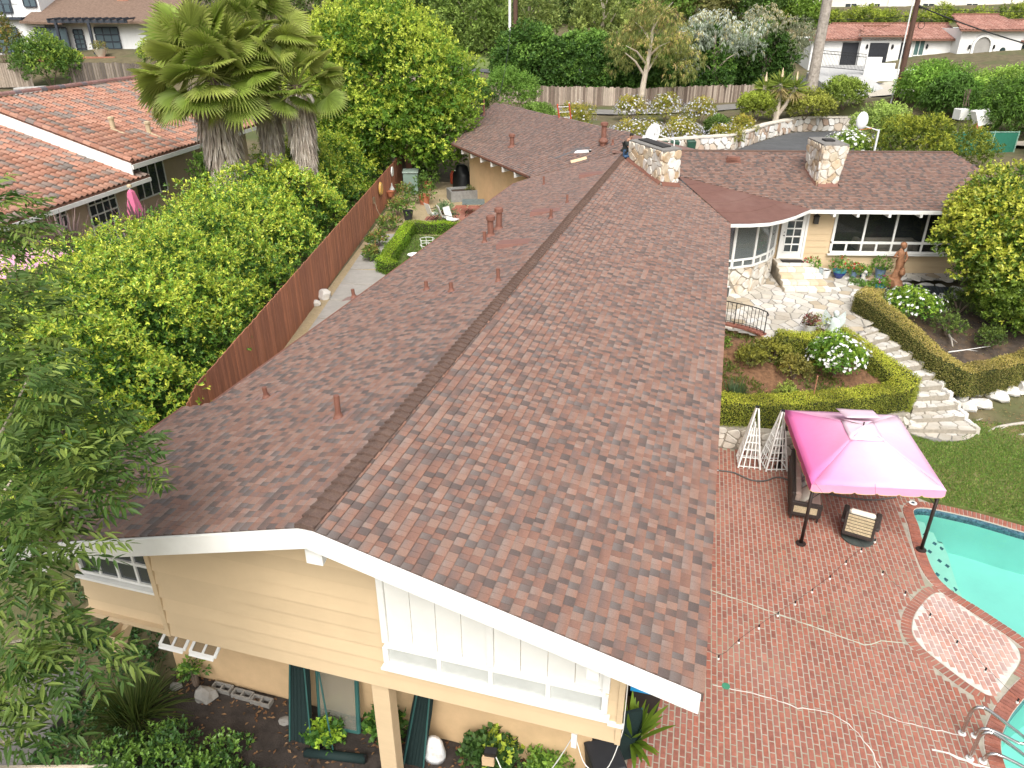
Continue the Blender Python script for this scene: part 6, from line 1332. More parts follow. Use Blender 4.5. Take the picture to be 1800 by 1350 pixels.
strappy('flax_plant', (-23.2,20.9,4.2), .25, 150, 2.0, .08, [(.19,.125,.12),(.25,.18,.16),(.15,.095,.10)], 'large purple-brown flax before the neighbour french doors', R, arch=.25)
strappy('flax_plant', (-22.9,24.5,4.0), .2, 100, 1.9, .08, [(.18,.10,.11),(.24,.14,.14)], 'smaller purple flax beside the closed pink umbrella', R, arch=.25)
strappy('grass_clump', (-9.9,7.5,.1), .35, 420, 1.15, .022, [(.05,.085,.018),(.075,.11,.022),(.10,.13,.03)], 'sprawling dark grass clump beside the concrete steps', R, arch=.75)
strappy('asparagus_fern', (-.34,9.55,.3), .12, 34, .95, .11, [(.14,.24,.025),(.18,.28,.03)], 'bright foxtail fern by the house corner and bricks', R, arch=.45)
# ground cover at the lower left
def cover(name, spots, label, n, leaf, pal_o, pal_n, rng, p_new=.15, flat=.35):
    t = thing(name, (spots[0][0],spots[0][1],spots[0][2]), label, 'ground cover', kind='stuff'); lb = [(x,y,z,r,r,flat*r+.08) for x,y,z,r in spots]
    foliage('foliage', sublobes(lb, 12, .4, rng, -.1, .7), n, leaf, leaf*.62, pal_o, pal_n, t, lf_gloss, rng, p_new=p_new, k=5); return t
DKG = [(.022,.06,.014),(.03,.075,.016),(.018,.05,.012)]
cover('ivy_cover', [(-11.9,9.1,.35,1.0),(-11.0,8.7,.3,.7),(-12.9,9.7,.5,1.1),(-11.6,9.9,.5,.8),(-10.5,8.4,.25,.5),(-13.6,8.8,.3,.9),(-10.7,7.2,.1,.6),(-10.6,6.3,.05,.6),(-10.4,5.4,.0,.6)], 'dark ivy covering the slope under the left gable window', 3000, .10, DKG, [(.05,.11,.02)], R)
cover('periwinkle_cover', [(-8.6,6.8,.2,.75),(-7.6,7.1,.18,.5),(-9.3,6.3,.2,.8),(-7.9,6.3,.2,.7),(-6.9,6.6,.15,.5)], 'glossy green ground cover at the bottom edge of the soil bed', 2600, .085, [(.035,.085,.02),(.05,.11,.025)], [(.10,.18,.03)], R, .3)
bush('ivy_bush', (-2.75,8.45,.12), (.55,.32,.36), 'ivy clump with yellow-green tips below the wide window', R, [(.03,.07,.016),(.045,.09,.02)], [(.26,.32,.04)], 420, .11, .09, .14)
bush('small_bush', (-1.75,8.5,.12), (.38,.28,.3), 'small leafy shrub at the base of the tan wall corner', R, [(.05,.11,.018),(.07,.15,.02)], [(.12,.2,.03)], 300, .09, .05)
bush('wall_sapling', (-9.2,8.5,.2), (.2,.15,.32), 'thin green sapling against the basement wall', R, [(.05,.11,.02)], [(.12,.2,.03)], 60, .12, .06)
bush('ivy_vine', (-5.95,8.0,.12), (.32,.2,.22), 'ivy growing through the green screen frames', R, [(.04,.10,.018),(.06,.13,.02)], [(.2,.3,.03)], 150, .11, .09, .2)
bush('ivy_vine', (-4.85,8.45,.12), (.3,.15,.42), 'ivy climbing left of the tan support post', R, [(.035,.09,.016),(.05,.11,.02)], [(.14,.24,.03)], 130, .12, .1, .15)
# leaf litter on the soil bed
xs = R.uniform(-9.8,-1.2,1500); ys = R.uniform(6.0,8.7,1500); kk = (R.uniform(0,1,1500) < .25) | (ys > 8.1) | ((xs > -6.8) & (xs < -5.2)); xs, ys = xs[kk], ys[kk]; m = len(xs)
P = np.c_[xs, ys, np.full(m,.115)]; C = np.array([(.26,.13,.06),(.34,.20,.10),(.18,.10,.05),(.12,.08,.05)])[R.integers(4,size=m)]
V, F, Cc = leaf_mesh(P, nrm(np.c_[R.normal(size=(m,2)),R.uniform(0,.2,m)]), nrm(np.c_[R.normal(size=(m,2))*.25,np.ones(m)]), R.uniform(.05,.12,m), .05, C); np_obj('leaf_litter', V, F, lf, None, col=Cc, kind='stuff', label='dry brown leaves scattered on the soil bed')
sheet('soil_bed', [(-10.2,5.0),(-1.2,5.0),(-1.05,8.72),(-9.85,8.72)], lambda x, y: .10, M('dark_soil', (.035,.028,.024), .95, .4, 6, .6, 30, stain=(.07,.055,.045), stain_scale=2), .3, kind='structure', label='bare dark soil bed below the gable wall')
# ---- courtyard planting
for i, (x, y, r, h, l) in enumerate(((-14.75,28.9,.35,.35,'small green shrub at the fence foot nearest the camera'),(-15.4,30.9,.5,.4,'second low shrub along the brown fence'),(-16.1,33.8,.6,.45,'third leafy shrub along the brown fence'),(-16.9,36.8,.6,.5,'fourth shrub below the round wall ornament'),(-17.7,39.6,.65,.6,'tallest fence shrub left of the terracotta pot'))):
    bush('fence_shrub', (x,y,2.7), (r,r,h), l, R, [(.06,.11,.02),(.09,.14,.03)], [(.17,.22,.04),(.2,.12,.05)], 360, .10, .06, .25, 'shrub', 'shrubs along the fence foot')
bush('dark_sapling', (-18.6,45.6,2.7), (.9,.9,1.3), 'tall dark sapling in front of the end fence', R, [(.03,.07,.015)], [(.08,.14,.02)], 500, .16, .07)
bush('yellow_shrub', (-13.2,43.6,2.7), (.5,.5,.45), 'yellowish twiggy shrub behind the raised planter', R, [(.16,.16,.04)], [(.26,.24,.06)], 250, .12, .04)
bush('spiky_weed', (-13.9,36.2,2.7), (.45,.45,.5), 'blue-green thistle plant between the courtyard chairs', R, [(.07,.12,.05)], [(.1,.16,.07)], 160, .22, .05)
# ---- bank of flowering bushes behind the wings
FB_O = [(.16,.17,.025),(.12,.15,.025),(.20,.19,.03)]; FB_N = [(.26,.25,.035),(.24,.19,.04)]
LAV = ((.62,.63,.66),(.52,.53,.62),(.70,.70,.69))
bank = [(-12.2,62.5,1.6,1.4,1.25,'bushy mound with few flowers left of the bank, by the orange ladder',FB_O,60),(-8.3,68.3,1.6,1.3,1.2,'white-flowered mound at the back left of the bank',FB_O,260),(-5.4,69.0,1.5,1.3,1.3,'white-flowered mound in the middle of the back row',FB_O,260),(-2.6,69.6,1.4,1.3,1.2,'white-flowered mound at the right of the back row',FB_O,260),(-6.6,60.3,2.4,1.3,1.0,'widest low mound of white flowers behind the satellite dish',FB_O,420),(-3.5,61.8,1.8,1.2,1.0,'low white-flowered mound right of the satellite dish',FB_O,330),(-.2,63.6,1.5,1.1,.9,'golden mound with white flowers above the stone wall',FB_O,160),(1.0,66.8,1.4,1.1,.95,'golden mound without flowers near the stone wall end',FB_O,30),(-3.9,65.2,.9,.8,.7,'small white mound in the centre of the bank',FB_O,120)]
for x, y, rx, ry, rz, l, o, fl in bank:
    bush('flower_mound', (x,y,gz(x,y)-.05), (rx,ry,rz), l, R, o, FB_N, 1000, .14, .06, .35, 'flowering bush', 'flowering mounds on the bank', flowers=int(fl*.7), fcol=LAV, fsize=.11, fpet=5)
for x, y, rx, rz, l, o, n_ in ((-18.9,67.5,2.6,2.3,'large feathery green bush before the weathered fence',[(.09,.17,.025),(.12,.2,.03),(.07,.13,.02)],'feathery_bush'),(-22.5,66,2.2,1.9,'dark green bush right of the big round tree',[(.05,.10,.02),(.06,.12,.02)],'dark_bush'),(-15.4,63.2,1.4,1.1,'mid-green bush behind the back roof ridge',[(.10,.16,.03)],'green_bush'),(2.3,73.0,1.7,1.45,'round clipped green bush left of the yucca',[(.12,.16,.02),(.15,.18,.025)],'round_bush'),(6.6,75.4,2.6,1.35,'wide clipped bush above the curved stone wall',[(.12,.14,.025),(.16,.17,.03)],'wide_bush'),(10.0,77.5,2.1,1.5,'green bush at the roadside right of the wide clipped bush',[(.10,.15,.025),(.13,.17,.03)],'roadside_bush'),(-.9,66.5,1.0,.8,'small dark green bush among the golden mounds',[(.06,.10,.02)],'dark_bush'),(11.9,67.5,2.4,1.7,'loose pale green shrub in front of the utility pole',[(.13,.19,.045),(.16,.21,.05)],'loose_shrub')):
    bush(n_, (x,y,gz(x,y)-.05), (rx,rx*.85,rz), l, R, o, [tuple(c*1.5 for c in o[-1])], 2300, .19, .09, .3, sub=26, frac=.3)
bush('olive_bush', (11.3,53.2,3.0), (3.0,2.5,2.3), 'big dense olive-green bush behind the right wing roof', R, [(.075,.11,.014),(.10,.13,.016),(.055,.085,.012)], [(.20,.22,.025)], 3600, .14, .08, .3, sub=40, frac=.25)
bush('olive_bush', (14.8,55.0,3.4), (2.2,2.0,1.7), 'second olive-green bush beside the green mesh fence', R, [(.075,.11,.014),(.10,.13,.016)], [(.18,.2,.025)], 1700, .14, .08, .25, sub=26, frac=.28)
for x, y, z, rx, rz, l, o in ((17.5,75,5.4,4.2,2.2,'feathery pepper tree below the white villa',[(.10,.19,.03),(.13,.22,.035)]),(22,72,5.0,4.2,2.3,'second feathery pepper tree right of the white planters',[(.11,.19,.03),(.15,.22,.04)]),(27,73,5.2,4.5,2.4,'green hedge tree at the right edge below the villa arches',[(.10,.17,.025),(.2,.2,.03)]),(20.5,64.5,4.4,3.4,2.6,'dark ivy bank behind the white planters',[(.05,.10,.018),(.07,.13,.02)]),(23.5,58,3.8,3.6,2.6,'grey-green shrub bank beside the green mesh fence',[(.08,.12,.03),(.10,.14,.04)]),(17.2,70.5,5.2,2.0,2.0,'dark ivy mass left of the white planters',[(.05,.10,.018),(.06,.12,.02)])):
    bush('hillside_shrub', (x,y,z-.4), (rx,rx*.7,rz), l, R, o, [tuple(c*1.5 for c in o[-1])], 3400, .30, .10, .25, sub=34, frac=.28, droop=.25)
# ---- tall background hedge and trees
for i, (x, y, rx, z0, h, l) in enumerate(((-21,80.5,4.0,5.2,3.1,'left section of the tall green hedge behind the weathered fence'),(-15.5,82.5,4.2,5.0,2.9,'second section of the tall green hedge, below the bare trunks'),(-9.6,84,4.0,5.0,2.9,'shaded section of the tall hedge behind the eucalyptus trunk'),(-4,86.5,4.0,5.0,3.1,'fourth section of the tall hedge under grey-leaved branches'),(2.0,91.5,4.4,5.0,3.2,'right end of the tall hedge beside the road'))):
    bush('tall_hedge', (x,y,z0-.6), (rx,2.4,h*1.35), l, R, [(.045,.10,.018),(.06,.125,.02),(.035,.08,.015)], [(.10,.18,.03)], 5600, .30, .17, .3, 'hedge', 'tall hedge sections', low=-.85, sub=60, frac=.26)
def weeping(name, base, lobes, label, rng, old, new, n, leaf=.34, wid=.06, trunk=m_bark_pale, r=.28, cat='tree', group=None):
    t = thing(name, base, label, cat, group); top = max(lobes, key=lambda q: q[2]); mb = MB(); limbs(mb, base, (top[0],top[1],top[2]), r, r*.4, rng, 7, 2.6, 2.2, (.35,.9)); mb.build('trunk', trunk, t)
    foliage('crown', sublobes(lobes, 22, .36, rng, -.9, .8), n, leaf, wid, old, new, t, lf, rng, p_new=.35, k=6, shoot=1.2, low=-1, up=-.1, dirv=(0,0,-.9), inside=.3, droop=.3); return t
EUC_O = [(.14,.16,.045),(.11,.135,.04),(.18,.19,.05)]; EUC_N = [(.26,.25,.06),(.32,.24,.11)]
weeping('eucalyptus_tree', (-8.7,77.2,4.2), [(-7.7,78.6,10.8,3.0,2.4,2.4),(-5.6,79,9.4,2.2,2,2.4),(-10.4,78.6,9.6,2.0,1.8,2.6),(-8,78.2,12.6,2.0,1.8,1.4)], 'drooping eucalyptus with pale peeling trunk in front of the fence', R, EUC_O, EUC_N, 1900)
weeping('eucalyptus_tree', (-1.5,85.5,4.5), [(-2.5,85,11.2,2.4,1.8,2.0),(.4,86.3,10.8,2.6,1.8,2.2),(-4.6,84.4,9.8,1.8,1.6,2.4)], 'eucalyptus with grey-white leaves hanging over the hedge', R, [(.22,.26,.20),(.16,.19,.12),(.28,.31,.26)], [(.40,.43,.40),(.30,.28,.14)], 1500, .28, .09)
weeping('eucalyptus_tree', (3.5,91.5,4.7), [(2.6,91,11.4,2.6,1.8,2.0),(5.4,92,10.6,2.0,1.6,2.4)], 'grey-leaved eucalyptus at the road end of the hedge', R, [(.20,.22,.14),(.15,.17,.09)], [(.34,.34,.26),(.3,.26,.14)], 1200, .28, .08)
for i, (x, y, rx, z0, rz, l, o) in enumerate(((-33,96,5,7.5,5.0,'leafy tree above the roadside lawn right of the round tree',[(.09,.14,.03),(.13,.18,.04)]),(-40,112,7,9,6.5,'far tree behind the shed at top centre',[(.05,.09,.02),(.07,.11,.025)]),(-30,122,7,10,6.5,'far dark tree left of the white pole',[(.055,.095,.025),(.08,.12,.03)]),(-21,125,6.5,10.5,6.0,'far tree right of the white pole',[(.09,.13,.03),(.12,.17,.035)]),(-13,126,6.5,10.5,6.5,'far bright tree above the middle of the tall hedge',[(.08,.14,.025),(.11,.18,.03)]),(-6,128,6.0,11,6.5,'far brownish eucalyptus above the tall hedge',[(.12,.12,.04),(.15,.15,.05)]),(1,130,6.0,10.5,6.0,'far dark conifer-like tree above the silver leaves',[(.05,.09,.02),(.06,.11,.02)]),(6.5,131,5.0,10,5.0,'far green tree left of the grey house windows',[(.08,.14,.02),(.11,.17,.025)]),(-48,105,7,9.5,6,'far tree above the big round tree',[(.06,.11,.02),(.09,.14,.025)]),(-60,102,8,11,7,'far tree between the palm crown and the round tree',[(.06,.10,.02),(.10,.14,.03)]),(-26,100,4.0,8.2,5.0,'loose gum tree with bare white limbs left of the pole',[(.12,.16,.04),(.15,.18,.05)]),(-17,103,4.0,8.6,5.0,'loose gum tree with bare white limbs right of the pole',[(.12,.16,.04),(.16,.19,.05)]),(-75,95,8,13,6,'far tree behind the brown-roofed house',[(.06,.10,.02),(.08,.12,.025)]))):
    t = thing('background_tree', (x,y,z0), l, 'tree', 'trees on the far hillside'); mb = MB(); limbs(mb, (x,y,z0-2), (x,y,z0+rz*1.1), .4, .15, R, 8, rx*.55, rz*.5); mb.build('trunk', m_bark_pale, t)
    lb = [(x,y,z0+rz*.9,rx,rx*.8,rz),(x+rx*.4,y-1,z0+rz*.55,rx*.6,rx*.6,rz*.6),(x-rx*.45,y-1,z0+rz*.6,rx*.6,rx*.6,rz*.6)]
    sparse = 'loose gum' in l
    foliage('crown', sublobes(lb, 34, .25, R, -.7), 1100 if sparse else 2600, .42, .2, o, [tuple(c*1.45 for c in o[-1])], t, lf, R, p_new=.3, k=6, low=-.8, inside=.4)
for x, y, r, l in ((10.8,132,4.5,'bright clipped hedge left of the villa roof, below the cream house'),(19,134,4.5,'dark hedge behind the villa roof'),(27.5,136,5.5,'dark hedge right of the utility pole top'),(40,140,8,'olive hedge below the cream house at the right edge'),(4.5,129,3.5,'green bushes left of the cream house')):
    bush('hill_hedge', (x,y,11.2), (r,2.6,1.3), l, R, [(.08,.12,.02),(.11,.14,.025)], [(.2,.24,.03)], 1500, .3, .16, .35, 'hedge', low=-.6, sub=30)
bush('round_shrub', (-56.2,54.0,gz(-56.2,54.0)-.1), (3.1,2.4,2.4), 'round glossy green shrub between the two back fences', R, [(.05,.10,.018),(.07,.13,.022)], [(.14,.2,.03)], 2600, .2, .11, .3, sub=36, frac=.26)
bush('fence_bush', (-64.5,57.5,8.6), (1.8,1.6,2.4), 'dark tapered bush at the left edge below the balcony', R, [(.07,.10,.02),(.10,.11,.025)], [(.2,.14,.04)], 1200, .2, .1, .2)
for x, y, z, r, l in ((-50.5,60.5,8.4,1.8,'low dark shrubs before the brick terrace'),(-46.8,61.5,8.6,2.2,'bright vine-covered shrub left of the palm crown'),(-58.5,58.5,8.2,1.4,'reddish shrub above the pale back fence'),(-44,66,9.2,2.5,'green climber at the end of the timber pergola')):
    bush('terrace_shrub', (x,y,z), (r,r*.8,r*.65), l, R, [(.07,.11,.02),(.10,.15,.025)], [(.24,.3,.03)], 700, .2, .1, .3)
bush('side_tree', (-25.4,33.2,2.8), (1.3,1.3,2.0), 'dark green ficus beside the neighbour wall under the palm', R, [(.05,.10,.016),(.07,.13,.02)], [(.12,.2,.03)], 1300, .14, .08, .25)
# yucca tree
yt = thing('yucca_tree', (4.0,73.5,4.0), 'three-headed yucca tree above the stone wall', 'yucca'); mb = MB()
heads = [(4.0,73.3,7.2),(2.7,73.6,6.8),(5.3,73.8,6.9)]; mb.tube([(4,73.5,3.8),(4.05,73.5,5.4),heads[0]], [.3,.22,.18], 8)
for h in heads[1:]: mb.tube([(4.0,73.5,4.4),((4+h[0])/2,73.5,5.4),h], [.2,.16,.14], 8)
mb.build('trunk', m_bark_pale, yt)
for h in heads:
    n_ = 170; d = sphere_pts(n_, R); d = d[d[:,2] > -.85]; C = np.array([(.24,.32,.05),(.32,.38,.07),(.18,.25,.05)])[R.integers(3,size=len(d))]; C[d[:,2] < -.3] = (.42,.34,.15)
    V, F, Cc = leaf_mesh(np.repeat(np.array([h]),len(d),0)+d*.15-np.array([0,0,1])*np.maximum(0,-d[:,2:3])*.5, d, nrm(R.normal(size=(len(d),3))), R.uniform(.9,1.3,len(d)), .13, C); np_obj('leaf_head', V, F, lf, yt, col=Cc)
    mb = MB(); mb.tube([(h[0],h[1],h[2]+.6),(h[0],h[1],h[2]+1.35)], [.14,.02], 6); mb.build('flower_spike', M('yucca_bloom', (.66,.52,.36), .9, .15, 9), yt)
# tall palm trunk by the road (crown above the frame)
pt = thing('palm_trunk', (7.2,80.5,4.6), 'tall bare palm trunk by the road, crown above the picture', 'palm'); mb = MB(); mb.tube([(7.2,80.5,4.3),(7.25,80.5,8),(7.3,80.5,13),(7.3,80.5,19)], [.62,.5,.46,.4], 14); mb.build('trunk', M('grey_trunk', (.34,.30,.26), .95, .35, 3, .7, 8), pt)
PB = MB()
for i in range(46):
    z = 4.6 + i*.3; mb = MB(); a0 = i*2.1
    for j in range(7): a = a0 + 2*PI*j/7; r = .55 - .008*i; mb.add([(7.25+math.cos(a-.3)*r,80.5+math.sin(a-.3)*r,z),(7.25+math.cos(a+.3)*r,80.5+math.sin(a+.3)*r,z),(7.25+math.cos(a)*(r+.1),80.5+math.sin(a)*(r+.1),z+.22)], [(0,1,2)])
    PB.add(mb.v, mb.f)
PB.build('leaf_bases', M('boot_grey', (.42,.37,.32), .95, .3, 6), pt, kind='stuff')
foliage('crown', sublobes([(7.3,80.5,20,2.6,2.6,1.6)], 14, .4, R), 500, .9, .12, [(.1,.15,.03)], [(.14,.2,.03)], pt, lf, R, k=6)
for i, (s, d, l) in enumerate(((37.6,81.8,'large spiky agave below the stepped white wall'),(40.5,81.0,'second agave beside the utility pole foot'))):
    x, y = SF(s, d); strappy('agave', (x,y,gz(x,y)), .1, 46, 1.0, .16, [(.16,.24,.13),(.20,.28,.16)], l, R, arch=.1)
sheet('roadside_gravel', [SF(36.2,79),SF(45,78),SF(46.5,86.5),SF(38.8,86.6)], lambda x, y: gz(x,y)+.08, M('pale_gravel', (.46,.42,.35), .95, .2, 12), .3, kind='structure', label='pale gravel planting strip below the stepped white wall')
sheet('roadside_lawn', [(-36,84),(-24,89),(-25,97),(-38,93)], lambda x, y: gz(x,y)+.12, M('far_lawn', (.13,.17,.05), .95, .2, 2), .3, kind='structure', label='sloping lawn beyond the lane right of the round tree')
# low growth filling the mulched bed, and leaf fall
xs = R.uniform(-.3,6.4,2600); ys = R.uniform(21.9,26.4,2600); kk = inpoly(xs, ys, BED1) & (np.sin(xs*1.7+ys*2.1) > -.1); xs, ys = xs[kk], ys[kk]; m = len(xs)
P = np.c_[xs, ys, [bed1_z(a, b)+.01 for a, b in zip(xs, ys)]]; C = np.array([(.12,.18,.03),(.17,.22,.04),(.10,.15,.03),(.20,.19,.05)])[R.integers(4,size=m)]
P = np.repeat(P,4,0)+R.normal(size=(m*4,3))*np.array([.06,.06,.0]); V, F, Cc = leaf_mesh(P, nrm(np.c_[R.normal(size=(m*4,2))*.8,np.ones(m*4)]), nrm(R.normal(size=(m*4,3))), R.uniform(.08,.2,m*4), .045, np.repeat(C,4,0)); np_obj('bed_weeds', V, F, lf, None, col=Cc, kind='stuff', label='low green weeds over the mulch inside the golden hedge')
def fall(name, n, x0, x1, y0, y1, poly, zf, label):
    x = R.uniform(x0,x1,n); y = R.uniform(y0,y1,n); k = inpoly(x,y,poly); x, y = x[k], y[k]; m = len(x); P = np.c_[x,y,[zf(a,b) for a,b in zip(x,y)]]; C = np.array([(.30,.16,.07),(.40,.26,.12),(.22,.12,.06),(.36,.32,.12)])[R.integers(4,size=m)]
    V, F, Cc = leaf_mesh(P, nrm(np.c_[R.normal(size=(m,2)),R.uniform(0,.15,m)]), nrm(np.c_[R.normal(size=(m,2))*.2,np.ones(m)]), R.uniform(.04,.09,m), .035, C); np_obj(name, V, F, lf, None, col=Cc, kind='stuff', label=label)
fall('fallen_leaves', 900, 8.2,12.5,23.5,27.5, [(8.6,23.9),(12.4,24.2),(12.4,27.4),(9.2,26.2)], lambda x, y: gz(x,y)+.09, 'brown leaf litter round the surface roots')
fall('fallen_leaves', 500, 8,13,26.8,31, [(8.2,27.6),(12.8,29.4),(12.5,31),(7.6,30.6)], lambda x, y: gz(x,y)+.07, 'brown leaf litter in the right planting bed')
patch('planting_bed', 6.4, 13.2, 26.4, 31.6, [(6.7,30.4),(7.4,28.1),(9.0,26.8),(13,29.4),(13,31.4),(8,31.2)], lambda x, y: gz(x,y)+.05, M('bed_soil', (.075,.058,.045), .95, .4, 6, .6, 30, stain=(.16,.10,.055), stain_scale=2.5, stain_amt=.6), 40, 34, kind='structure', label='dark soil bed behind the browning hedge under the tree')
# ================================================================ OBJECTS
# ---- gazebo with pink canopy
gz_ = thing('gazebo', (4.5,19.2,0), 'gazebo with pale and hot pink canopy on dark metal posts beside the lawn', 'gazebo')
m_dkm = M('dark_metal', (.035,.025,.022), .45, .2, 6, metal=.3)
PC = [(3.2,16.86),(6.22,17.45),(5.78,21.1),(2.78,20.56)]      # post positions, ccw
for x, y in PC:
    mb = MB(); mb.tube([(x,y,.02),(x,y,1.95)], .045, 10); p = mb.build('post', m_dkm, gz_, smooth=True); mb = MB(); mb.lathe((x,y,.022), [(.13,0),(.13,.02),(.06,.04)], 14); mb.build('base_plate', m_dkm, p)
for i in range(4):
    a, b = np.array(PC[i]), np.array(PC[(i+1) % 4]); mb = MB(); mb.beam((*a,1.9),(*b,1.9),.04,.05); mb.build('top_bar', m_dkm, gz_)
    for s, t_ in ((a, b), (b, a)): d = nrm(t_-s); mb = MB(); mb.tube([(*s,1.45),(*(s+d*.2),1.66),(*(s+d*.42),1.88)], .012, 5); mb.build('brace', m_dkm, gz_)
cen = np.mean(PC, 0); CO = [cen + (np.array(p)-cen)*1.06 for p in PC]; IN = [cen + (np.array(p)-cen)*.22 for p in PC]
m_pink = M('pink_canvas', (1,1,1), .8, .07, 1.6, .5, 5, attr=True, trans=.2)
HOT, PALE = np.array((.84,.19,.48)), np.array((.86,.66,.76)); MIDP = np.array((.85,.42,.62))
panel_cols = {0:(HOT*.6+MIDP*.4,PALE,PALE,MIDP), 1:(MIDP,PALE,PALE,PALE), 2:(PALE,MIDP,MIDP,PALE), 3:(HOT,HOT,MIDP,MIDP)}   # cloth colours of each panel: corner a, corner b, inner b, inner a
def canopy_panel(A, B, C_, D_, cols, name, sag=.05, n=8):
    V, Cc = [], []
    for j in range(n+1):
        for i in range(n+1):
            u, v = i/n, j/n; p = (A*(1-u)+B*u)*(1-v) + (D_*(1-u)+C_*u)*v; p = p - np.array([0,0,sag])*math.sin(PI*u)*math.sin(PI*v) + np.array([0,0,.006])*math.sin(9*u+7*v)
            V.append(p); Cc.append((cols[0]*(1-u)+cols[1]*u)*(1-v) + (cols[3]*(1-u)+cols[2]*u)*v)
    F = [(j*(n+1)+i, j*(n+1)+i+1, (j+1)*(n+1)+i+1, (j+1)*(n+1)+i) for j in range(n) for i in range(n)]
    o = np_obj(name, np.array(V), np.array(F), m_pink, gz_, col=np.array(Cc), smooth=True); sd_ = o.modifiers.new('cloth', 'SOLIDIFY'); sd_.thickness = .006; return o
for i in range(4):
    a, b = CO[i], CO[(i+1) % 4]; ia, ib = IN[i], IN[(i+1) % 4]
    canopy_panel(np.array([*a,1.98]), np.array([*b,1.98]), np.array([*ib,2.52]), np.array([*ia,2.52]), panel_cols[i], 'canopy_panel')
    k = 6; vc = {0:MIDP,1:PALE,2:MIDP,3:HOT}[i]
    for j in range(k):      # scalloped valance with yellow hem
        p, q = a + (b-a)*j/k, a + (b-a)*(j+1)/k; mb = MB(); mb.col = tuple(vc*.95 if i != 3 else HOT*.75); mid = (p+q)/2; e = .06
        pts = [(*p,1.98),(*q,1.98),(*q,1.80),(*(q+(mid-q)*.25),1.755),(*mid,1.745),(*(p+(mid-p)*.25),1.755),(*p,1.80)]; mb.add(pts, [tuple(range(7))]); s_ = mb.build('valance', m_pink, gz_); sd_ = s_.modifiers.new('cloth','SOLIDIFY'); sd_.thickness = .006
        mb = MB(); mb.tube([(*q,1.80),(*(q+(mid-q)*.25),1.755),(*mid,1.745),(*(p+(mid-p)*.25),1.755),(*p,1.80)], .009, 4); mb.build('hem', M('yellow_hem', (.80,.66,.08), .7, .05, 4), s_)
for i in range(4):      # upper vent tier
    a, b = cen + (CO[i]-cen)*.27, cen + (CO[(i+1) % 4]-cen)*.27; lift = .0 if i != 2 else .05
    canopy_panel(np.array([*a,2.50+lift*.5]), np.array([*b,2.50+lift]), np.array([*cen,2.67]), np.array([*cen,2.67]), (PALE,PALE,PALE*1.04,PALE*1.04), 'vent_panel', .02, 4)
fl = [np.array([3.95,20.2,2.46]), np.array([4.98,20.45,2.42]), np.array([5.0,19.55,2.66]), np.array([4.12,19.3,2.66])]
canopy_panel(fl[0], fl[1], fl[2], fl[3], (PALE,PALE*1.03,PALE,PALE), 'vent_flap', -.03, 5)
mb = MB(); mb.tube([(*cen,2.45),(*cen,2.76)], .02, 6)
for p in PC: mb.tube([(*p,1.93),(*cen,2.5)], .012, 5)
mb.build('roof_frame', m_dkm, gz_)

# ---- wicker sofa and swivel chair
m_wick = M('dark_wicker', (.045,.036,.032), .6, .35, 30, .6, 90); m_weave = M('light_weave', (.50,.42,.27), .7, .3, 30, .5, 90); m_cush = M('beige_cushion', (.46,.36,.30), .95, .06, 5, .15, 60); m_patt = M('patterned_cushion', (.55,.55,.52), .95, .4, 9, stain=(.13,.20,.24), stain_scale=7, stain_amt=.9); m_ivory = M('ivory_cushion', (.72,.68,.58), .9, .05, 6)
def local_box(mb, T, c, h, rot=None): 
    c = np.array(c, float); u, v, w = (np.array([h[0],0,0]), np.array([0,h[1],0]), np.array([0,0,h[2]]))
    def X(p): q = Matrix(T) @ Vector(p); return np.array(q)
    o = X((0,0,0)); return mb.obox(X(c), X(u)-o, X(v)-o, X(w)-o)
sf = thing('wicker_sofa', (3.4,19.1,0), 'dark wicker sofa with beige cushions under the pink canopy', 'sofa'); T = Matrix.Translation((3.4,19.1,.02)) @ Matrix.Rotation(math.radians(-90+4), 4, 'Z')   # local +y is the back
def part(name, T, boxes, mat, parent, bevel=.0):
    mb = MB()
    for c, h in boxes: local_box(mb, T, c, h)
    return mb.build(name, mat, parent, bevel=bevel)
T = Matrix.Translation((3.4,19.1,.02)) @ Matrix.Rotation(math.radians(90-3), 4, 'Z')     # back (local +y) towards the house
part('seat_frame', T, [((0,0,.22),(1.2,.38,.1))], m_wick, sf, .02); part('backrest', T, [((0,.38,.50),(1.22,.05,.38))], m_wick, sf, .03)
for s in (-1, 1):
    part('arm', T, [((s*1.2,0,.40),(.05,.40,.22))], m_wick, sf, .03); mb = MB(); part('arm_weave', T, [((s*1.256,.02,.40),(.006,.30,.10))], m_weave, sf)
    for y in (-.34,.34): mb = MB(); q = T @ Vector((s*1.16,y,0)); q2 = T @ Vector((s*1.16,y,.2)); mb.tube([q, q2], .03, 6); mb.build('leg', m_wick, sf)
for i in (-1,0,1):
    part('seat_cushion', T, [((i*.76,-.06,.38),(.37,.33,.07))], m_cush, sf, .04); part('back_cushion', T, [((i*.76,.26,.62),(.36,.09,.22))], m_cush, sf, .05)
for i, (x, m_, l) in enumerate(((-.75,m_ivory,'white throw pillow at the near end of the wicker sofa'),(-.05,m_patt,'patterned blue throw pillow in the middle of the wicker sofa'),(.35,m_patt,'patterned throw pillow at the far end of the wicker sofa'))):
    q = T @ Vector((x,.05,.52)); p = thing('throw_pillow', tuple(q), l, 'pillow'); mb = MB(); TT = T @ Matrix.Translation((x,.05,.58)) @ Matrix.Rotation(-.9,4,'X') @ Matrix.Rotation(.3*i-.2,4,'Y')
    mb.ball((0,0,0),(1,1,1),10,6); 
    vs = [TT @ Vector((math.copysign(abs(v[0])**.55,v[0])*.25, math.copysign(abs(v[1])**.55,v[1])*.2, v[2]*.07)) for v in mb.v]; m2 = MB(); m2.add(vs, mb.f); m2.build('cover', m_, p, smooth=True)
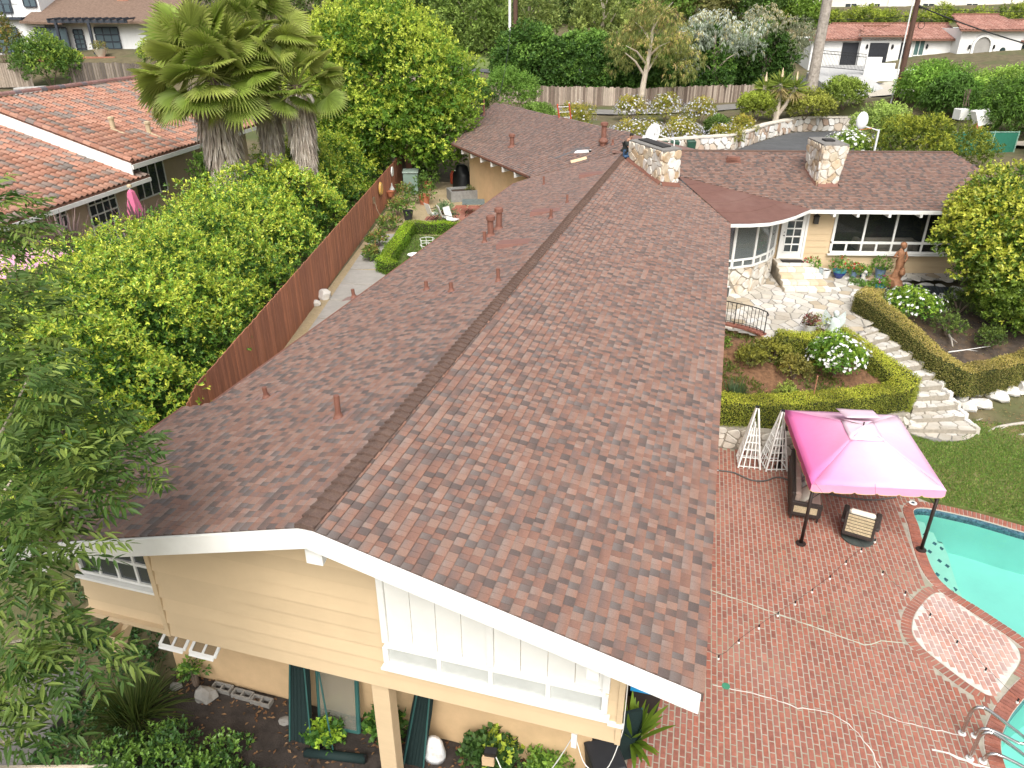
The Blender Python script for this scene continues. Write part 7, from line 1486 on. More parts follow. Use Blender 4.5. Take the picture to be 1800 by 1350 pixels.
ch = thing('swivel_chair', (4.68,17.6,0), 'dark wicker swivel chair with ivory cushion at the canopy edge', 'chair'); T = Matrix.Translation((4.68,17.62,.02)) @ Matrix.Rotation(math.radians(180-14),4,'Z')    # back (local +y) towards the camera
mb = MB(); mb.lathe((4.68,17.55,.022), [(.42,0),(.42,.03),(.08,.06),(.06,.2)], 22); mb.build('swivel_base', M('grey_green_metal', (.06,.07,.065), .5, .15, 5), ch)
part('seat', T, [((0,0,.30),(.36,.36,.07))], m_wick, ch, .03); bk_ = part('back_frame', T, [((-.35,.34,.56),(.035,.05,.34)),((.35,.34,.56),(.035,.05,.34)),((0,.34,.24),(.36,.045,.05))], m_wick, ch, .01)
for i in range(6): part('back_slat', T, [((0,.345,.34+i*.095),(.32,.03,.032))], m_weave if i % 2 == 0 else m_weave, bk_)
part('back_core', T, [((0,.335,.56),(.32,.018,.30))], m_wick, ch)
for s in (-1,1): part('arm', T, [((s*.40,-.02,.58),(.07,.40,.05)),((s*.40,-.3,.42),(.035,.05,.14))], m_wick, ch, .03)
part('seat_cushion', T, [((0,-.02,.42),(.32,.33,.06))], m_ivory, ch, .04); part('back_cushion', T, [((0,.25,.72),(.32,.075,.24))], m_ivory, ch, .05)
st = thing('side_table', (3.55,20.75,0), 'small dark table with toys behind the wicker sofa', 'table'); mb = MB(); mb.obox((3.5,20.75,.42),(.34,.05,0),(-.04,.26,0),(0,0,.02)); mb.build('table_top', M('glass_top', (.35,.40,.42), .2, .1, 3), st)
for dx, dy in ((-.3,-.25),(.3,-.2),(-.33,.2),(.3,.25)): mb = MB(); mb.tube([(3.5+dx,20.75+dy,.02),(3.5+dx,20.75+dy,.41)], .02, 6); mb.build('leg', m_wick, st)
toy = thing('toy_watering_can', (3.35,20.7,.44), 'bright green and blue toy can on the small dark table', 'toy'); mb = MB(); mb.lathe((3.35,20.7,.445), [(.08,0),(.09,.14),(.05,.18)], 10); mb.build('body', M('toy_blue', (.02,.20,.55), .4), toy); mb = MB(); mb.ball((3.27,20.78,.54), .07); mb.build('lid', M('toy_green', (.10,.55,.05), .4), toy)
# ---- white trellis obelisks
def obelisk(c, w, h, rz, label):
    t = thing('trellis_obelisk', (c[0],c[1],0), label, 'trellis', 'white trellis obelisks', rz=0); ca, sa = math.cos(rz), math.sin(rz); Q = lambda x, y, z: (c[0]+x*ca-y*sa, c[1]+x*sa+y*ca, z)
    tip = lambda f: .03/(w/2) + (1-.03/(w/2))*(1-f)
    for sx, sy in ((-1,-1),(1,-1),(1,1),(-1,1)): mb = MB(); mb.beam(Q(sx*w/2,sy*w/2,.02), Q(sx*.03,sy*.03,h), .045, .045, (1,.2,0)); mb.build('corner_post', m_white, t)
    for k in range(4):
        d = [(0,-1),(1,0),(0,1),(-1,0)][k]; e = (-d[1],d[0])
        for f in (.04,.19,.32,.44,.56):
            r = w/2*tip(f); mb = MB(); mb.beam(Q(d[0]*r-e[0]*r,d[1]*r-e[1]*r,h*f), Q(d[0]*r+e[0]*r,d[1]*r+e[1]*r,h*f), .035, .02); mb.build('slat', m_white, t)
        for s in (-.5,0,.5):
            f1 = .78 if s == 0 else .68; r = w/2*tip(f1); mb = MB(); mb.beam(Q((d[0]+e[0]*s)*w/2,(d[1]+e[1]*s)*w/2,.02), Q((d[0]+e[0]*s)*r,(d[1]+e[1]*s)*r,h*f1), .03, .018, (d[0],d[1],0)); mb.build('upright', m_white, t)
    mb = MB(); mb.box(c[0]-.05,c[0]+.05,c[1]-.05,c[1]+.05,h-.01,h+.04); mb.build('finial', m_iron, t)
obelisk((1.88,20.55), .66, 2.0, .08, 'white wooden trellis obelisk nearer the roof edge'); obelisk((2.62,20.62), .66, 1.95, .3, 'white wooden trellis obelisk behind the gazebo post')
# ---- pool handrails, hose, drain, string lights
m_steel = M('stainless', (.55,.54,.52), .22, .05, 3, metal=1.0)
def spline(P, n=6):
    P = [np.array(p,float) for p in P]; P = [2*P[0]-P[1]] + P + [2*P[-1]-P[-2]]; out = []
    for i in range(1,len(P)-2):
        for j in range(n): t_ = j/n; p0,p1,p2,p3 = P[i-1],P[i],P[i+1],P[i+2]; out.append(.5*((2*p1)+(p2-p0)*t_+(2*p0-5*p1+4*p2-p3)*t_*t_+(3*p1-p0-3*p2+p3)*t_**3))
    return out + [P[-2]]
for y0, l in ((11.66,'far stainless pool handrail'),(11.10,'near stainless pool handrail')):
    t = thing('pool_handrail', (5.9,y0,0), l + ' bolted to the brick deck', 'handrail', 'pool handrails'); mb = MB()
    mb.tube(spline([(5.84,y0,.02),(5.84,y0,.4),(5.86,y0,.68),(5.98,y0,.78),(6.12,y0,.74),(6.5,y0-.02,.5),(6.86,y0-.03,.25),(6.9,y0-.03,.14),(6.78,y0-.03,.10),(6.5,y0-.02,.2),(6.25,y0-.01,.27),(6.1,y0,.2),(6.06,y0,.02)]), .034, 10); mb.build('rail', m_steel, t, smooth=True)
    for x in (5.84,6.06): mb = MB(); mb.lathe((x,y0,bh), [(.075,0),(.07,.012),(.03,.02)], 14); mb.build('flange', M('flange', (.62,.62,.60), .4), t)
hs_ = thing('garden_hose', (3,19.6,0), 'grey hose lying across the bricks under the gazebo', 'hose'); mb = MB(); mb.tube(spline([(*p,.045) for p in ((.99,19.83),(1.46,19.83),(1.96,19.56),(2.37,19.64),(2.71,19.93),(3.03,19.86),(3.25,19.46),(3.88,19.46),(4.5,19.4),(5.27,19.44),(6.0,19.79))], 5), .022, 7); mb.build('tube', M('hose_grey', (.10,.10,.095), .6), hs_, smooth=True)
mb = MB(); mb.tube([(.9,19.83,.045),(1.0,19.83,.045)], .03, 8); mb.build('coupling', m_steel, hs_)
dr = thing('drain_cover', (1.38,11.56,bh), 'round green drain cover by the roof edge', 'drain'); mb = MB(); mb.lathe((1.38,11.56,bh+.002), [(.085,0),(.085,.012),(.07,.016)], 16); mb.build('cover', M('green_plastic', (.05,.22,.13), .6), dr)
sk_ = thing('pool_skimmer_lid', (6.5,19.75,0), 'round white skimmer lid at the pool corner', 'skimmer'); mb = MB(); mb.lathe((6.42,19.62,.035), [(.11,0),(.11,.012),(.06,.016)], 16); mb.build('lid', m_white, sk_); mb = MB(); mb.lathe((6.42,19.62,.052), [(.05,0),(.045,.006)], 12); mb.build('plug', M('dark_plug', (.04,.05,.07), .5), sk_)
def string_lights(pts, z, label, ends):
    t = thing('string_light', (*pts[0], z), label, 'string lights', 'string lights over the patio'); P = [ends[0]] + [(*p, z+.05+.05*math.sin(i)) for i, p in enumerate(pts)] + [ends[1]]; mb = MB(); mb.tube(spline(P,3), .0035, 4); mb.build('wire', m_iron, t)
    for i, p in enumerate(pts):
        zz = P[i+1][2]; mb = MB(); mb.tube([(*p,zz),(*p,zz-.06)], .014, 6); b_ = mb.build('socket', m_iron, t); mb = MB(); mb.ball((*p,zz-.085), (.024,.024,.032), 8, 6); mb.build('bulb', M('bulb_glass', (.72,.70,.66), .25), b_, smooth=True)
string_lights([(.96,9.76),(1.29,10.19),(1.64,10.64),(1.99,11.1),(2.33,11.55),(2.67,12.0),(3.03,12.45),(3.37,12.95),(3.72,13.43),(4.05,13.87)], 2.6, 'string of small bulbs from the eave towards the gazebo', ((.45,9.1,3.6),(4.7,17.4,1.95)))
string_lights([(4.05,12.86),(4.35,12.3),(4.68,11.79),(5.01,11.24),(5.35,10.75),(5.68,10.2)], 2.6, 'string of small bulbs above the round brick patch', ((3.2,16.8,2.0),(6.4,9.0,2.7)))

# ---- bins and screens round the gable corner
m_bin = M('bin_black', (.022,.024,.028), .5, .1, 6); m_bing = M('bin_green', (.015,.05,.04), .5, .1, 6)
def wheelie(name, c, rz, mat, label, s=1.0, liner=None, z=0.0, group=None):
    t = thing(name, (c[0],c[1],z), label, 'bin', group); T = Matrix.Translation((c[0],c[1],z)) @ Matrix.Rotation(rz,4,'Z') @ Matrix.Scale(s,4); mb = MB(); X = lambda x,y,zz: tuple(T @ Vector((x,y,zz)))
    mb.hexa([X(-.24,-.27,.04),X(.24,-.27,.04),X(.24,.27,.04),X(-.24,.27,.04),X(-.30,-.35,.98),X(.30,-.35,.98),X(.30,.35,.98),X(-.30,.35,.98)]); mb.build('body', mat, t, bevel=.02)
    mb = MB(); mb.hexa([X(-.32,-.38,.985),X(.32,-.38,.985),X(.32,.38,.985),X(-.32,.38,.985),X(-.28,-.33,1.07),X(.28,-.33,1.07),X(.28,.33,1.07),X(-.28,.33,1.07)]); l = mb.build('lid', mat, t, bevel=.02)
    mb = MB(); mb.tube([X(-.26,.40,1.0),X(.26,.40,1.0)], .02, 6); mb.build('handle', mat, l)
    for sx in (-1,1): mb = MB(); mb.tube([X(sx*.25,.3,.1),X(sx*.32,.3,.1)], .1*s, 10); mb.build('wheel', m_iron, t)
    if liner:
        mb = MB(); mb.hexa([X(-.31,-.36,.86),X(.31,-.36,.80),X(.31,.36,.86),X(-.31,.36,.9),X(-.312,-.365,.98),X(.312,-.365,.98),X(.312,.365,.98),X(-.312,.365,.98)]); mb.build('bag_liner', liner, t)
    return t
wheelie('trash_bin', (-.72,8.55), .5, m_bin, 'dark wheeled bin with a closed lid at the gable corner', .95, None, .02)
wheelie('trash_bin', (-.22,10.55), .1, M('bin_brown', (.03,.026,.024), .6), 'dark bin with a bright blue bag liner beside the patio', 1.0, M('blue_bag', (.02,.28,.62), .35), bh)
gp = thing('folded_canvas', (-.45,9.3,0), 'folded green canvas panel leaning behind the dark bin', 'panel'); mb = MB(); m_gmesh = M('green_mesh', (.007,.02,.019), .8, .2, 30)
mb.obox((-.52,9.35,.55),(.32,.2,0),(-.02,.03,.0),(-.02,.1,.5)); mb.build('mesh_panel', m_gmesh, gp); m_gtube = M('green_tube', (.035,.11,.10), .4, .15, 5)
for s in (-1,1): mb = MB(); mb.tube([(-.52+s*.32,9.35+s*.2,.05),(-.54+s*.32,9.45+s*.2,1.06)], .018, 6); mb.build('frame_tube', m_gtube, gp)
def screen(name, foot, top, w, label, roll=.09, poles=2):
    """rolled mesh wind screen leaning on the wall"""
    f, tp = np.array(foot,float), np.array(top,float); t = thing(name, foot, label, 'screen'); mb = MB(); d = tp-f; n_ = 5
    for i in range(n_): o = np.array([(i/(n_-1)-.5)*w,0,0]); mb.tube([f+o*1.25, f+o*1.1+d*.5, tp+o*.75], [roll*R.uniform(.8,1.1),roll*.9,roll*.75], 8)
    mb.build('rolled_mesh', m_gmesh, t)
    for i in range(poles): o = np.array([(i-.5)*w*1.3,-.1,0]); mb = MB(); mb.tube([f+o+np.array([.1*i,0,.02]), tp+o*.6+np.array([0,-.04,.05])], .016, 6); mb.build('pole', m_gtube, t)
screen('wind_screen', (-6.45,7.95,.12), (-6.55,8.6,2.45), .28, 'bundle of dark green screens leaning left of the glass panel', .08, 3)
screen('wind_screen', (-4.55,8.05,.12), (-4.85,8.62,2.3), .05, 'thin rolled green screen just left of the support post', .06, 1)
screen('wind_screen', (-4.2,8.1,.12), (-3.95,8.62,2.3), .22, 'wide rolled green screen right of the support post', .09, 2)
gf = thing('glass_panel', (-5.9,8.3,.12), 'clear panel in a teal frame leaning on the basement wall', 'panel'); A_, B_ = np.array([-6.22,8.28,.2]), np.array([-5.42,8.34,.2]); up_v = np.array([-.06,.34,1.75])
for p, q, r in ((A_,A_+up_v,.03),(B_,B_+up_v,.045),(A_,B_,.035),(A_+up_v,B_+up_v,.025)): mb = MB(); mb.tube([p,q], r, 8); mb.build('frame_tube', m_gtube, gf)
mb = MB(); mb.obox((A_+B_+up_v)/2, (B_-A_)*.47, np.array([0,.004,0]), up_v*.48); mb.build('clear_sheet', glass_mat('clear_vinyl', (.30,.30,.25), .35, .15), gf)
rl_ = thing('rolled_screen', (-5.6,7.75,.12), 'dark green rolled screen lying flat on the soil', 'screen'); mb = MB(); mb.tube([(-6.2,7.68,.2),(-5.05,7.86,.2)], .085, 10); mb.build('roll', m_gmesh, rl_, smooth=True)
for x, y in ((-6.2,7.68),(-5.05,7.86)): mb = MB(); mb.lathe((x,y,.12), [(.03,0),(.03,.17)], 6); mb.build('end_tie', m_iron, rl_)
puck = thing('rubber_puck', (-6.05,7.95,.12), 'round black rubber puck beside the screens', 'puck'); mb = MB(); mb.lathe((-6.05,7.95,.12), [(.09,0),(.09,.05),(.05,.055),(.045,.04)], 14); mb.build('ring', m_iron, puck)
bagw = thing('white_sack', (-3.85,8.3,.12), 'slumped white sack leaning on the tan wall', 'sack'); mb = MB(); mb.lathe((-3.85,8.3,.12), [(.21,0),(.23,.12),(.19,.3),(.17,.42),(.12,.5),(.03,.54)], 12, 1, .75); mb.build('sack', M('white_plastic', (.70,.72,.72), .55, .1, 6, .5, 14, stain=(.35,.25,.18), stain_scale=5, stain_amt=.6), bagw, smooth=True)
def rock(name, c, r, label, mat, rng, cat='rock', group=None, parent=None, flat=.7):
    bm_ = bmesh.new(); bmesh.ops.create_icosphere(bm_, subdivisions=2, radius=1.0); ph = rng.uniform(0,6,6)
    for v in bm_.verts:
        n_ = v.co.normalized(); k = 1 + .22*math.sin(3*n_.x+ph[0])*math.cos(2.5*n_.y+ph[1]) + .16*math.sin(4*n_.z+ph[2]+2*n_.x) + rng.uniform(-.07,.07); v.co = Vector((n_.x*r[0]*k, n_.y*r[1]*k, max(-.35, n_.z*k)*r[2]))
    V = np.array([v.co[:] for v in bm_.verts]); F = np.array([[v.index for v in f.verts] for f in bm_.faces]); bm_.free()
    mz = V[:,2].min(); V = V + np.array([c[0],c[1],c[2]-mz-.03])
    if parent is None: return np_obj(name, V, F, mat, None, label=label, cat=cat, group=group)
    return np_obj(name, V, F, mat, parent)
m_rock = M('grey_rock', (.24,.23,.21), .9, .2, 4, .5, 18); m_wrock = M('white_rock', (.56,.545,.51), .85, .12, 4, .5, 16, stain=(.55,.48,.38), stain_scale=2)
rock('garden_rock', (-8.85,8.3,.1), (.26,.2,.2), 'pale grey boulder on the soil beside the cinder blocks', m_rock, R)
rock('garden_rock', (-9.6,8.35,.12), (.14,.1,.08), 'small pale flat rock among the dry leaves', m_rock, R); rock('garden_rock', (-6.95,8.25,.1), (.16,.12,.06), 'flat grey stone left of the green screens', m_rock, R)
for i, (x, l) in enumerate(((-8.62,'cinder block nearest the boulder'),(-8.12,'middle cinder block against the basement wall'),(-7.66,'cinder block nearest the green screens'))):
    t = thing('cinder_block', (x,8.5,.1), l, 'cinder block', 'cinder blocks along the wall'); y = 8.56 - .03*i; mb = MB()
    for a, b, c, d in ((-.22,.22,-.09,-.06),(-.22,.22,.06,.09),(-.22,-.185,-.06,.06),(.185,.22,-.06,.06),(-.018,.018,-.06,.06)): mb.box(x+a,x+b,y+c,y+d,.06,.20)
    mb.build('block', M('cinder', (.23,.22,.20), .95, .12, 9, .4, 60), t)
# junction box, wires and clip on the corner
jb = thing('junction_box', (-2.7,8.0,.1), 'small tan and black utility box on a stake above the ivy', 'utility box'); mb = MB(); mb.tube([(-2.68,8.05,.1),(-2.68,8.05,.85)], .015, 5); mb.build('stake', m_bark, jb); mb = MB(); mb.obox((-2.7,8.02,.82),(.11,0,.02),(0,.03,.0),(0,0,.1)); mb.build('tan_cover', M('cardboard2', (.56,.40,.24), .8), jb); mb = MB(); mb.obox((-2.66,8.06,1.0),(.11,0,.02),(0,.05,.02),(0,-.02,.09)); mb.build('black_lid', m_iron, jb)
wc = thing('white_cable', (-1.5,7.5,2.9), 'white cable looping along the lower edge of the siding', 'cable'); mb = MB(); mb.tube(spline([(-2.55,8.0,1.0),(-2.3,7.9,.6),(-1.9,7.75,.75),(-1.5,7.6,1.6),(-1.15,7.45,2.7),(-1.1,7.4,2.95)],5), .009, 5); mb.build('wire', m_white, wc); mb = MB(); mb.tube(spline([(-1.1,7.35,2.9),(-.9,7.3,2.35),(-.6,7.3,2.35),(-.42,7.35,3.1),(-.40,7.35,3.6),(-.40,7.3,4.6)],5), .008, 5); mb.build('wire', m_white, wc)
mb = MB(); mb.box(-1.14,-1.06,7.28,7.36,2.7,3.0); mb.build('outlet_box', m_white, wc); mb = MB(); mb.box(-.62,-.40,7.2,7.26,3.45,3.5); mb.build('cable_clip', m_white, wc)
# concrete steps at the lower left
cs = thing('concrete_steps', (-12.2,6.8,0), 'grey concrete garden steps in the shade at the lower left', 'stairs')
for i in range(6): mb = MB(); y = 4.2 + i*.62; z = -.25 + i*.12; mb.prism([(-13.8,y),(-11.0-.05*i,y+.1),(-11.05-.05*i,y+.72),(-13.8,y+.62)], z-.3, z); mb.build('step', M('shaded_concrete', (.13,.125,.115), .95, .2, 3, .3, 40), cs, bevel=.01)  # concrete colour darkened to stand in for the shade on the steps

# ---- terrace objects
m_blue = M('cobalt_glaze', (.012,.035,.19), .18, .2, 4, spec=.7); m_greyb = M('slate_glaze', (.16,.24,.36), .4, .15, 5); m_terra = M('terracotta', (.46,.17,.09), .85, .12, 6); m_soilp = M('pot_soil', (.05,.035,.025), .95, .3, 9)
def pot(name, c, r, h, mat, label, rng, leaf=((.07,.15,.02),(.10,.19,.025)), fcol=None, fl=14, shape='tub', plant=.24, n=110, cat='potted plant', leafsize=.075, ph=.8, rim=None):
    t = thing(name, c, label, cat); prof = {'tub':[(r*.72,0),(r*.98,h*.92),(r*1.04,h*.93),(r*1.04,h),(r*.92,h),(r*.88,h*.86)],'bowl':[(r*.5,0),(r*.9,h*.45),(r,h*.9),(r*1.03,h),(r*.92,h),(r*.86,h*.84)],'urn':[(r*.55,0),(r*.5,h*.1),(r*.95,h*.55),(r*.8,h*.85),(r,h),(r*.85,h),(r*.7,h*.85)]}[shape]
    mb = MB(); mb.lathe(c, prof, 16); v = mb.build('vessel', mat, t, smooth=False); mb = MB(); mb.lathe((c[0],c[1],c[2]+h*.82), [(r*.86,0),(r*.8,.02)], 12); mb.build('soil', m_soilp, t)
    if rim is not None: mb = MB(); mb.lathe((c[0],c[1],c[2]+h*.72), [(r*1.0,0),(r*1.06,h*.2),(r*1.06,h*.29),(r*.98,h*.29)], 16); mb.build('glaze_rim', rim, v)
    if plant:
        foliage('plant', [(c[0],c[1],c[2]+h+plant*.6,plant,plant,plant*ph),(c[0]+plant*.5,c[1],c[2]+h+plant*.4,plant*.6,plant*.6,plant*.5),(c[0]-plant*.45,c[1]-.04,c[2]+h+plant*.4,plant*.6,plant*.6,plant*.5)], n, leafsize, leafsize*.7, leaf, [tuple(q*1.5 for q in leaf[-1])], t, lf, rng, p_new=.25, k=4, inside=.2, low=-.6)
        if fcol:
            d = sphere_pts(fl*3, rng); d = d[d[:,2] > -.1][:fl]; P = np.repeat(np.array([c[0],c[1],c[2]+h+plant*.6])+d*plant*1.15*np.array([1,1,ph]),6,0); nn5 = np.repeat(d,6,0); V, F, Cc = leaf_mesh(P, nrm(rng.normal(size=P.shape)+nn5), nn5, .055, .05, np.repeat(np.array([fcol]),len(P),0)*rng.uniform(.85,1.1,(len(P),1)), 0); np_obj('blossoms', V, F, leafmat('petal'), t, col=Cc, kind='stuff')
    return t
RED = (.62,.03,.04)
zt_ = lambda x, y: terr_z(x, y) + .02
def tpot(t_, o, *a, **k): x, y = WP(t_, o); return pot(a[0], (x, y, zt_(x,y)), *a[1:], **k)
x, y = WP(.52,.35); 
tpot(.55,.28,'flower_pot',.20,.9-.45,m_greyb,'slate-blue pot with red geraniums right of the white door',R,fcol=RED,fl=16,plant=.30)
tpot(.95,.25,'tall_vase',.13,.42,M('grey_vase', (.34,.40,.42), .5),'slim grey-blue vase beside the white pot',R,plant=0); tpot(1.22,.28,'white_pot',.20,.34,M('white_glaze', (.74,.75,.74), .35),'round white pot between the steps and the cobalt bowl',R,plant=0)
tpot(1.78,.25,'flower_pot',.27,.36,m_blue,'wide cobalt blue bowl with orange-red geraniums by the wing wall',R,fcol=(.65,.12,.06),shape='bowl',plant=.36,n=150,rim=M('teal_rim',(.05,.24,.30),.2))
tpot(2.42,.28,'flower_pot',.14,.26,m_greyb,'small slate-blue pot with red flowers below the wide window',R,fcol=RED,plant=.24,fl=10); tpot(2.78,.22,'flower_pot',.15,.20,m_blue,'small cobalt bowl pot with orange flowers below the wide window',R,fcol=(.7,.25,.05),shape='bowl',plant=.24,fl=8,rim=MATS['teal_rim'])
tpot(3.5,.28,'flower_pot',.23,.40,m_greyb,'slate-blue tub of green leaves below the wide window',R,plant=.34,n=150)
pot('pond_pot',(6.75,31.35,2.42),.19,.30,m_blue,'cobalt pot with magenta flowers at the pond edge',R,fcol=(.60,.03,.28),shape='bowl',plant=.26,fl=8,rim=MATS['teal_rim'])
pot('metal_planter',(3.72,26.45,zt_(3.72,26.45)),.24,.40,M('pale_zinc',(.52,.52,.49),.5,.12,6),'pale metal tub with dark red succulents at the terrace edge',R,leaf=((.10,.10,.04),(.16,.06,.05)),fcol=(.25,.03,.05),plant=.22,fl=10)
pot('clay_pot',(4.08,26.42,zt_(4.08,26.42)),.15,.24,M('brown_clay',(.22,.13,.09),.8),'brown pot with pale green aloe beside the metal tub',R,leaf=((.22,.26,.08),(.26,.30,.1)),plant=.30,n=90,ph=1.3)
# statues
def statue(name, c, mat, label, s=1.0, rz=0.0, pedestal=0.0, robe=False):
    t = thing(name, c, label, 'statue'); T = Matrix.Translation((c[0],c[1],c[2]+pedestal)) @ Matrix.Rotation(rz,4,'Z') @ Matrix.Scale(s,4); X = lambda x,y,z: tuple(T @ Vector((x,y,z)))
    if pedestal: rock('pedestal', c, (.34*s,.30*s,pedestal*1.2), '', mat, R, parent=t)
    mb = MB(); prof = [(.20,0),(.24,.08),(.17,.3),(.15,.55),(.17,.72),(.12,.88),(.155,1.02),(.16,1.15),(.07,1.24),(.05,1.30)] if not robe else [(.34,0),(.36,.1),(.28,.4),(.2,.7),(.19,.85),(.15,.95),(.06,1.02),(.05,1.06)]; n_ = 14; V = []
    for r, z in prof:
        for j in range(n_): a = 2*PI*j/n_; rr = r*(1+.10*math.sin(4*a+z*5)); sway = .05*math.sin(z*3.2); V.append(X(rr*math.cos(a)+sway, rr*.8*math.sin(a), z))
    k = len(prof); mb.add(V, [(i*n_+j,i*n_+(j+1) % n_,(i+1)*n_+(j+1) % n_,(i+1)*n_+j) for i in range(k-1) for j in range(n_)] + [tuple(range((k-1)*n_,k*n_))]); mb.build('figure', mat, t, smooth=True)
    zt2 = prof[-1][1]; mb = MB(); mb.ball((0,0,0),1.0,12,8); V = [X(v[0]*.11+.04, v[1]*.12, zt2+.10+v[2]*.14) for v in mb.v]; m2 = MB(); m2.add(V, mb.f)
    mb = MB(); mb.ball((0,0,0),1.0,10,6); m2.add([X(v[0]*.13+.02, v[1]*.14+.02, zt2+.15+v[2]*.11) for v in mb.v], mb.f); m2.build('head', mat, t, smooth=True)
    for sx in (-1,1):
        mb = MB(); mb.tube([X(sx*.15,0,zt2-.16),X(sx*.27,-.02,zt2-.38),X(sx*.12,-.2,zt2-.52 if sx > 0 else zt2-.3)], [.06*s,.05*s,.035*s], 8); mb.build('arm', mat, t, smooth=True)
    if not robe: mb = MB(); mb.lathe(X(.10,-.24,.2), [(.05*s,0),(.13*s,.1*s),(.11*s,.24*s),(.06*s,.3*s),(.08*s,.34*s)], 10); mb.build('water_jar', mat, t, smooth=True)
    return t
statue('brown_statue', (7.45,32.25,2.40), M('bronze_stone',(.30,.145,.075),.65,.3,8,.3,40), 'brown statue of a figure holding a jar on a rock by the pond', 1.0, .2, .38)
an = statue('angel_statue', (4.45,26.25,zt_(4.45,26.25)), M('pale_blue_stone',(.50,.56,.54),.8,.15,8,.2,40), 'pale grey-green angel statue at the terrace edge', .82, -.3, 0, True)
for sx in (-1,1): mb = MB(); mb.add([(4.45+sx*.08,26.38,2.95),(4.45+sx*.34,26.48,3.2),(4.45+sx*.40,26.5,2.8),(4.45+sx*.2,26.44,2.5)],[(0,1,2,3)]); w_ = mb.build('wing', MATS['pale_blue_stone'], an); s_ = w_.modifiers.new('t','SOLIDIFY'); s_.thickness = .04
# pond
PD = smooth_closed([(6.35,32.0),(6.7,31.35),(7.6,31.2),(8.6,31.5),(9.6,32.1),(9.9,32.9),(8.8,32.9),(7.4,32.75),(6.6,32.55)],4)
pd = sheet('pond', [tuple(p) for p in PD], 2.40, M('pond_net',(.012,.022,.035),.35,.5,10,stain=(.03,.06,.08),stain_scale=3), .1, kind='structure', label='dark netted pond below the wing window')
for i in range(26): x = 6.6 + i*.125; mb = MB(); mb.tube([(x,31.35+.12*math.sin(i),2.43),(x+.05,32.65,2.45)], .012, 4); mb.build('net_batten', M('net_blue',(.05,.09,.12),.5), pd)
k_ = 0; ORD = 'first second third fourth fifth sixth seventh eighth ninth tenth eleventh twelfth thirteenth fourteenth fifteenth sixteenth seventeenth eighteenth nineteenth twentieth'.split()
for i in range(0, len(PD), 2):
    x, y = PD[i]; 
    if y > 32.6: lab = 'at the wall side'
    k_ += 1; p = offset_closed(PD, .12 if True else 0)[i]
    rock('pond_stone', (p[0],p[1],2.30), (R.uniform(.18,.30),R.uniform(.14,.22),R.uniform(.10,.16)), ORD[k_-1] + ' pond rim stone counted along the shore from the white figurine', m_wrock, R, 'rock', 'stones rimming the pond')
rock('terrace_rock', (6.55,32.85,2.5), (.28,.2,.13), 'rounded brown rock beside the white figure by the pond', M('brown_rock',(.26,.19,.12),.9,.2,6,.4,20), R)
wf = thing('white_figurine', (6.25,32.4,2.45), 'small white garden figurine at the pond corner', 'figurine'); mb = MB(); mb.lathe((6.25,32.4,2.45), [(.14,0),(.12,.15),(.07,.28),(.09,.36),(.03,.45)], 10); mb.build('body', m_wrock, wf, smooth=True); mb = MB(); mb.ball((6.29,32.34,2.93), (.08,.07,.08)); mb.build('head', m_wrock, wf, smooth=True)
cover('pond_moss', [(6.2,31.9,2.42,.35),(6.45,31.6,2.42,.35),(5.9,32.2,2.45,.25)], 'green creeping plant over the pond edge stones', 500, .07, [(.06,.13,.02),(.08,.16,.025)], [(.12,.2,.03)], R)
# white rock border by the lawn and surface roots
for i, (x, y, a, b, h) in enumerate(((9.0,25.5,.22,.18,.2),(9.3,25.95,.3,.22,.3),(9.75,26.2,.34,.24,.26),(9.6,26.65,.26,.2,.24),(10.3,26.65,.42,.28,.3),(10.85,27.0,.3,.24,.22),(11.25,27.15,.3,.22,.3),(9.15,26.3,.2,.2,.22),(10.0,27.0,.24,.2,.22),(10.7,27.4,.24,.2,.24),(7.25,24.25,.28,.22,.25),(7.05,24.75,.24,.2,.28))):
    rock('border_rock', (x,y,gz(x,y) if y > 25.2 else .02), (a,b,h), (ORD[i] + ' white border rock below the browning hedge, counted from the steps' if i < 10 else ('lower' if i == 10 else 'upper') + ' white rock beside the landing under the golden hedge'), m_wrock, R, 'rock', 'white rocks below the browning hedge' if i < 10 else 'white rocks by the landing')
def root(name, pts, r, label, mat=None, cat='tree root'):
    t = thing(name, pts[0], label, cat); mb = MB(); P = spline(pts,4); mb.tube(P, [r*(1-.75*i/len(P)) for i in range(len(P))], 7); mb.build('limb', mat or m_bark_pale, t, smooth=True); P = np.array(P); i = len(P)//2; q = P[i]+ (P[i]-P[0])*.35 + np.array([.12,-.18,0]); mb = MB(); mb.tube([P[i], q], [r*.5,r*.12], 5); mb.build('branchlet', mat or m_bark_pale, t)
m_root = M('root_grey', (.42,.38,.33), .9, .15, 6, .4, 20)
root('surface_root', [(11.9,26.6,.05),(11.0,26.3,.08),(10.2,25.9,.07),(9.5,25.5,.02)], .10, 'longest pale tree root crossing the lawn edge', m_root); root('surface_root', [(11.8,26.0,.05),(10.9,25.6,.07),(10.1,25.2,.03),(9.7,24.8,.01)], .08, 'pale tree root nearest the rounded landing', m_root); root('surface_root', [(12.0,25.4,.05),(11.2,25.0,.07),(10.6,24.8,.02)], .09, 'short pale tree root at the right edge', m_root)
root('fallen_branch', [(8.9,29.5,1.85),(9.0,28.8,1.75),(8.95,28.1,1.66)], .06, 'curved pale branch lying in the right planting bed', m_root, 'branch'); root('fallen_branch', [(8.75,27.75,1.55),(9.4,28.0,1.62),(10.3,28.5,1.66)], .025, 'thin white stick lying across the right planting bed', M('white_stick',(.7,.69,.66),.7), 'branch')
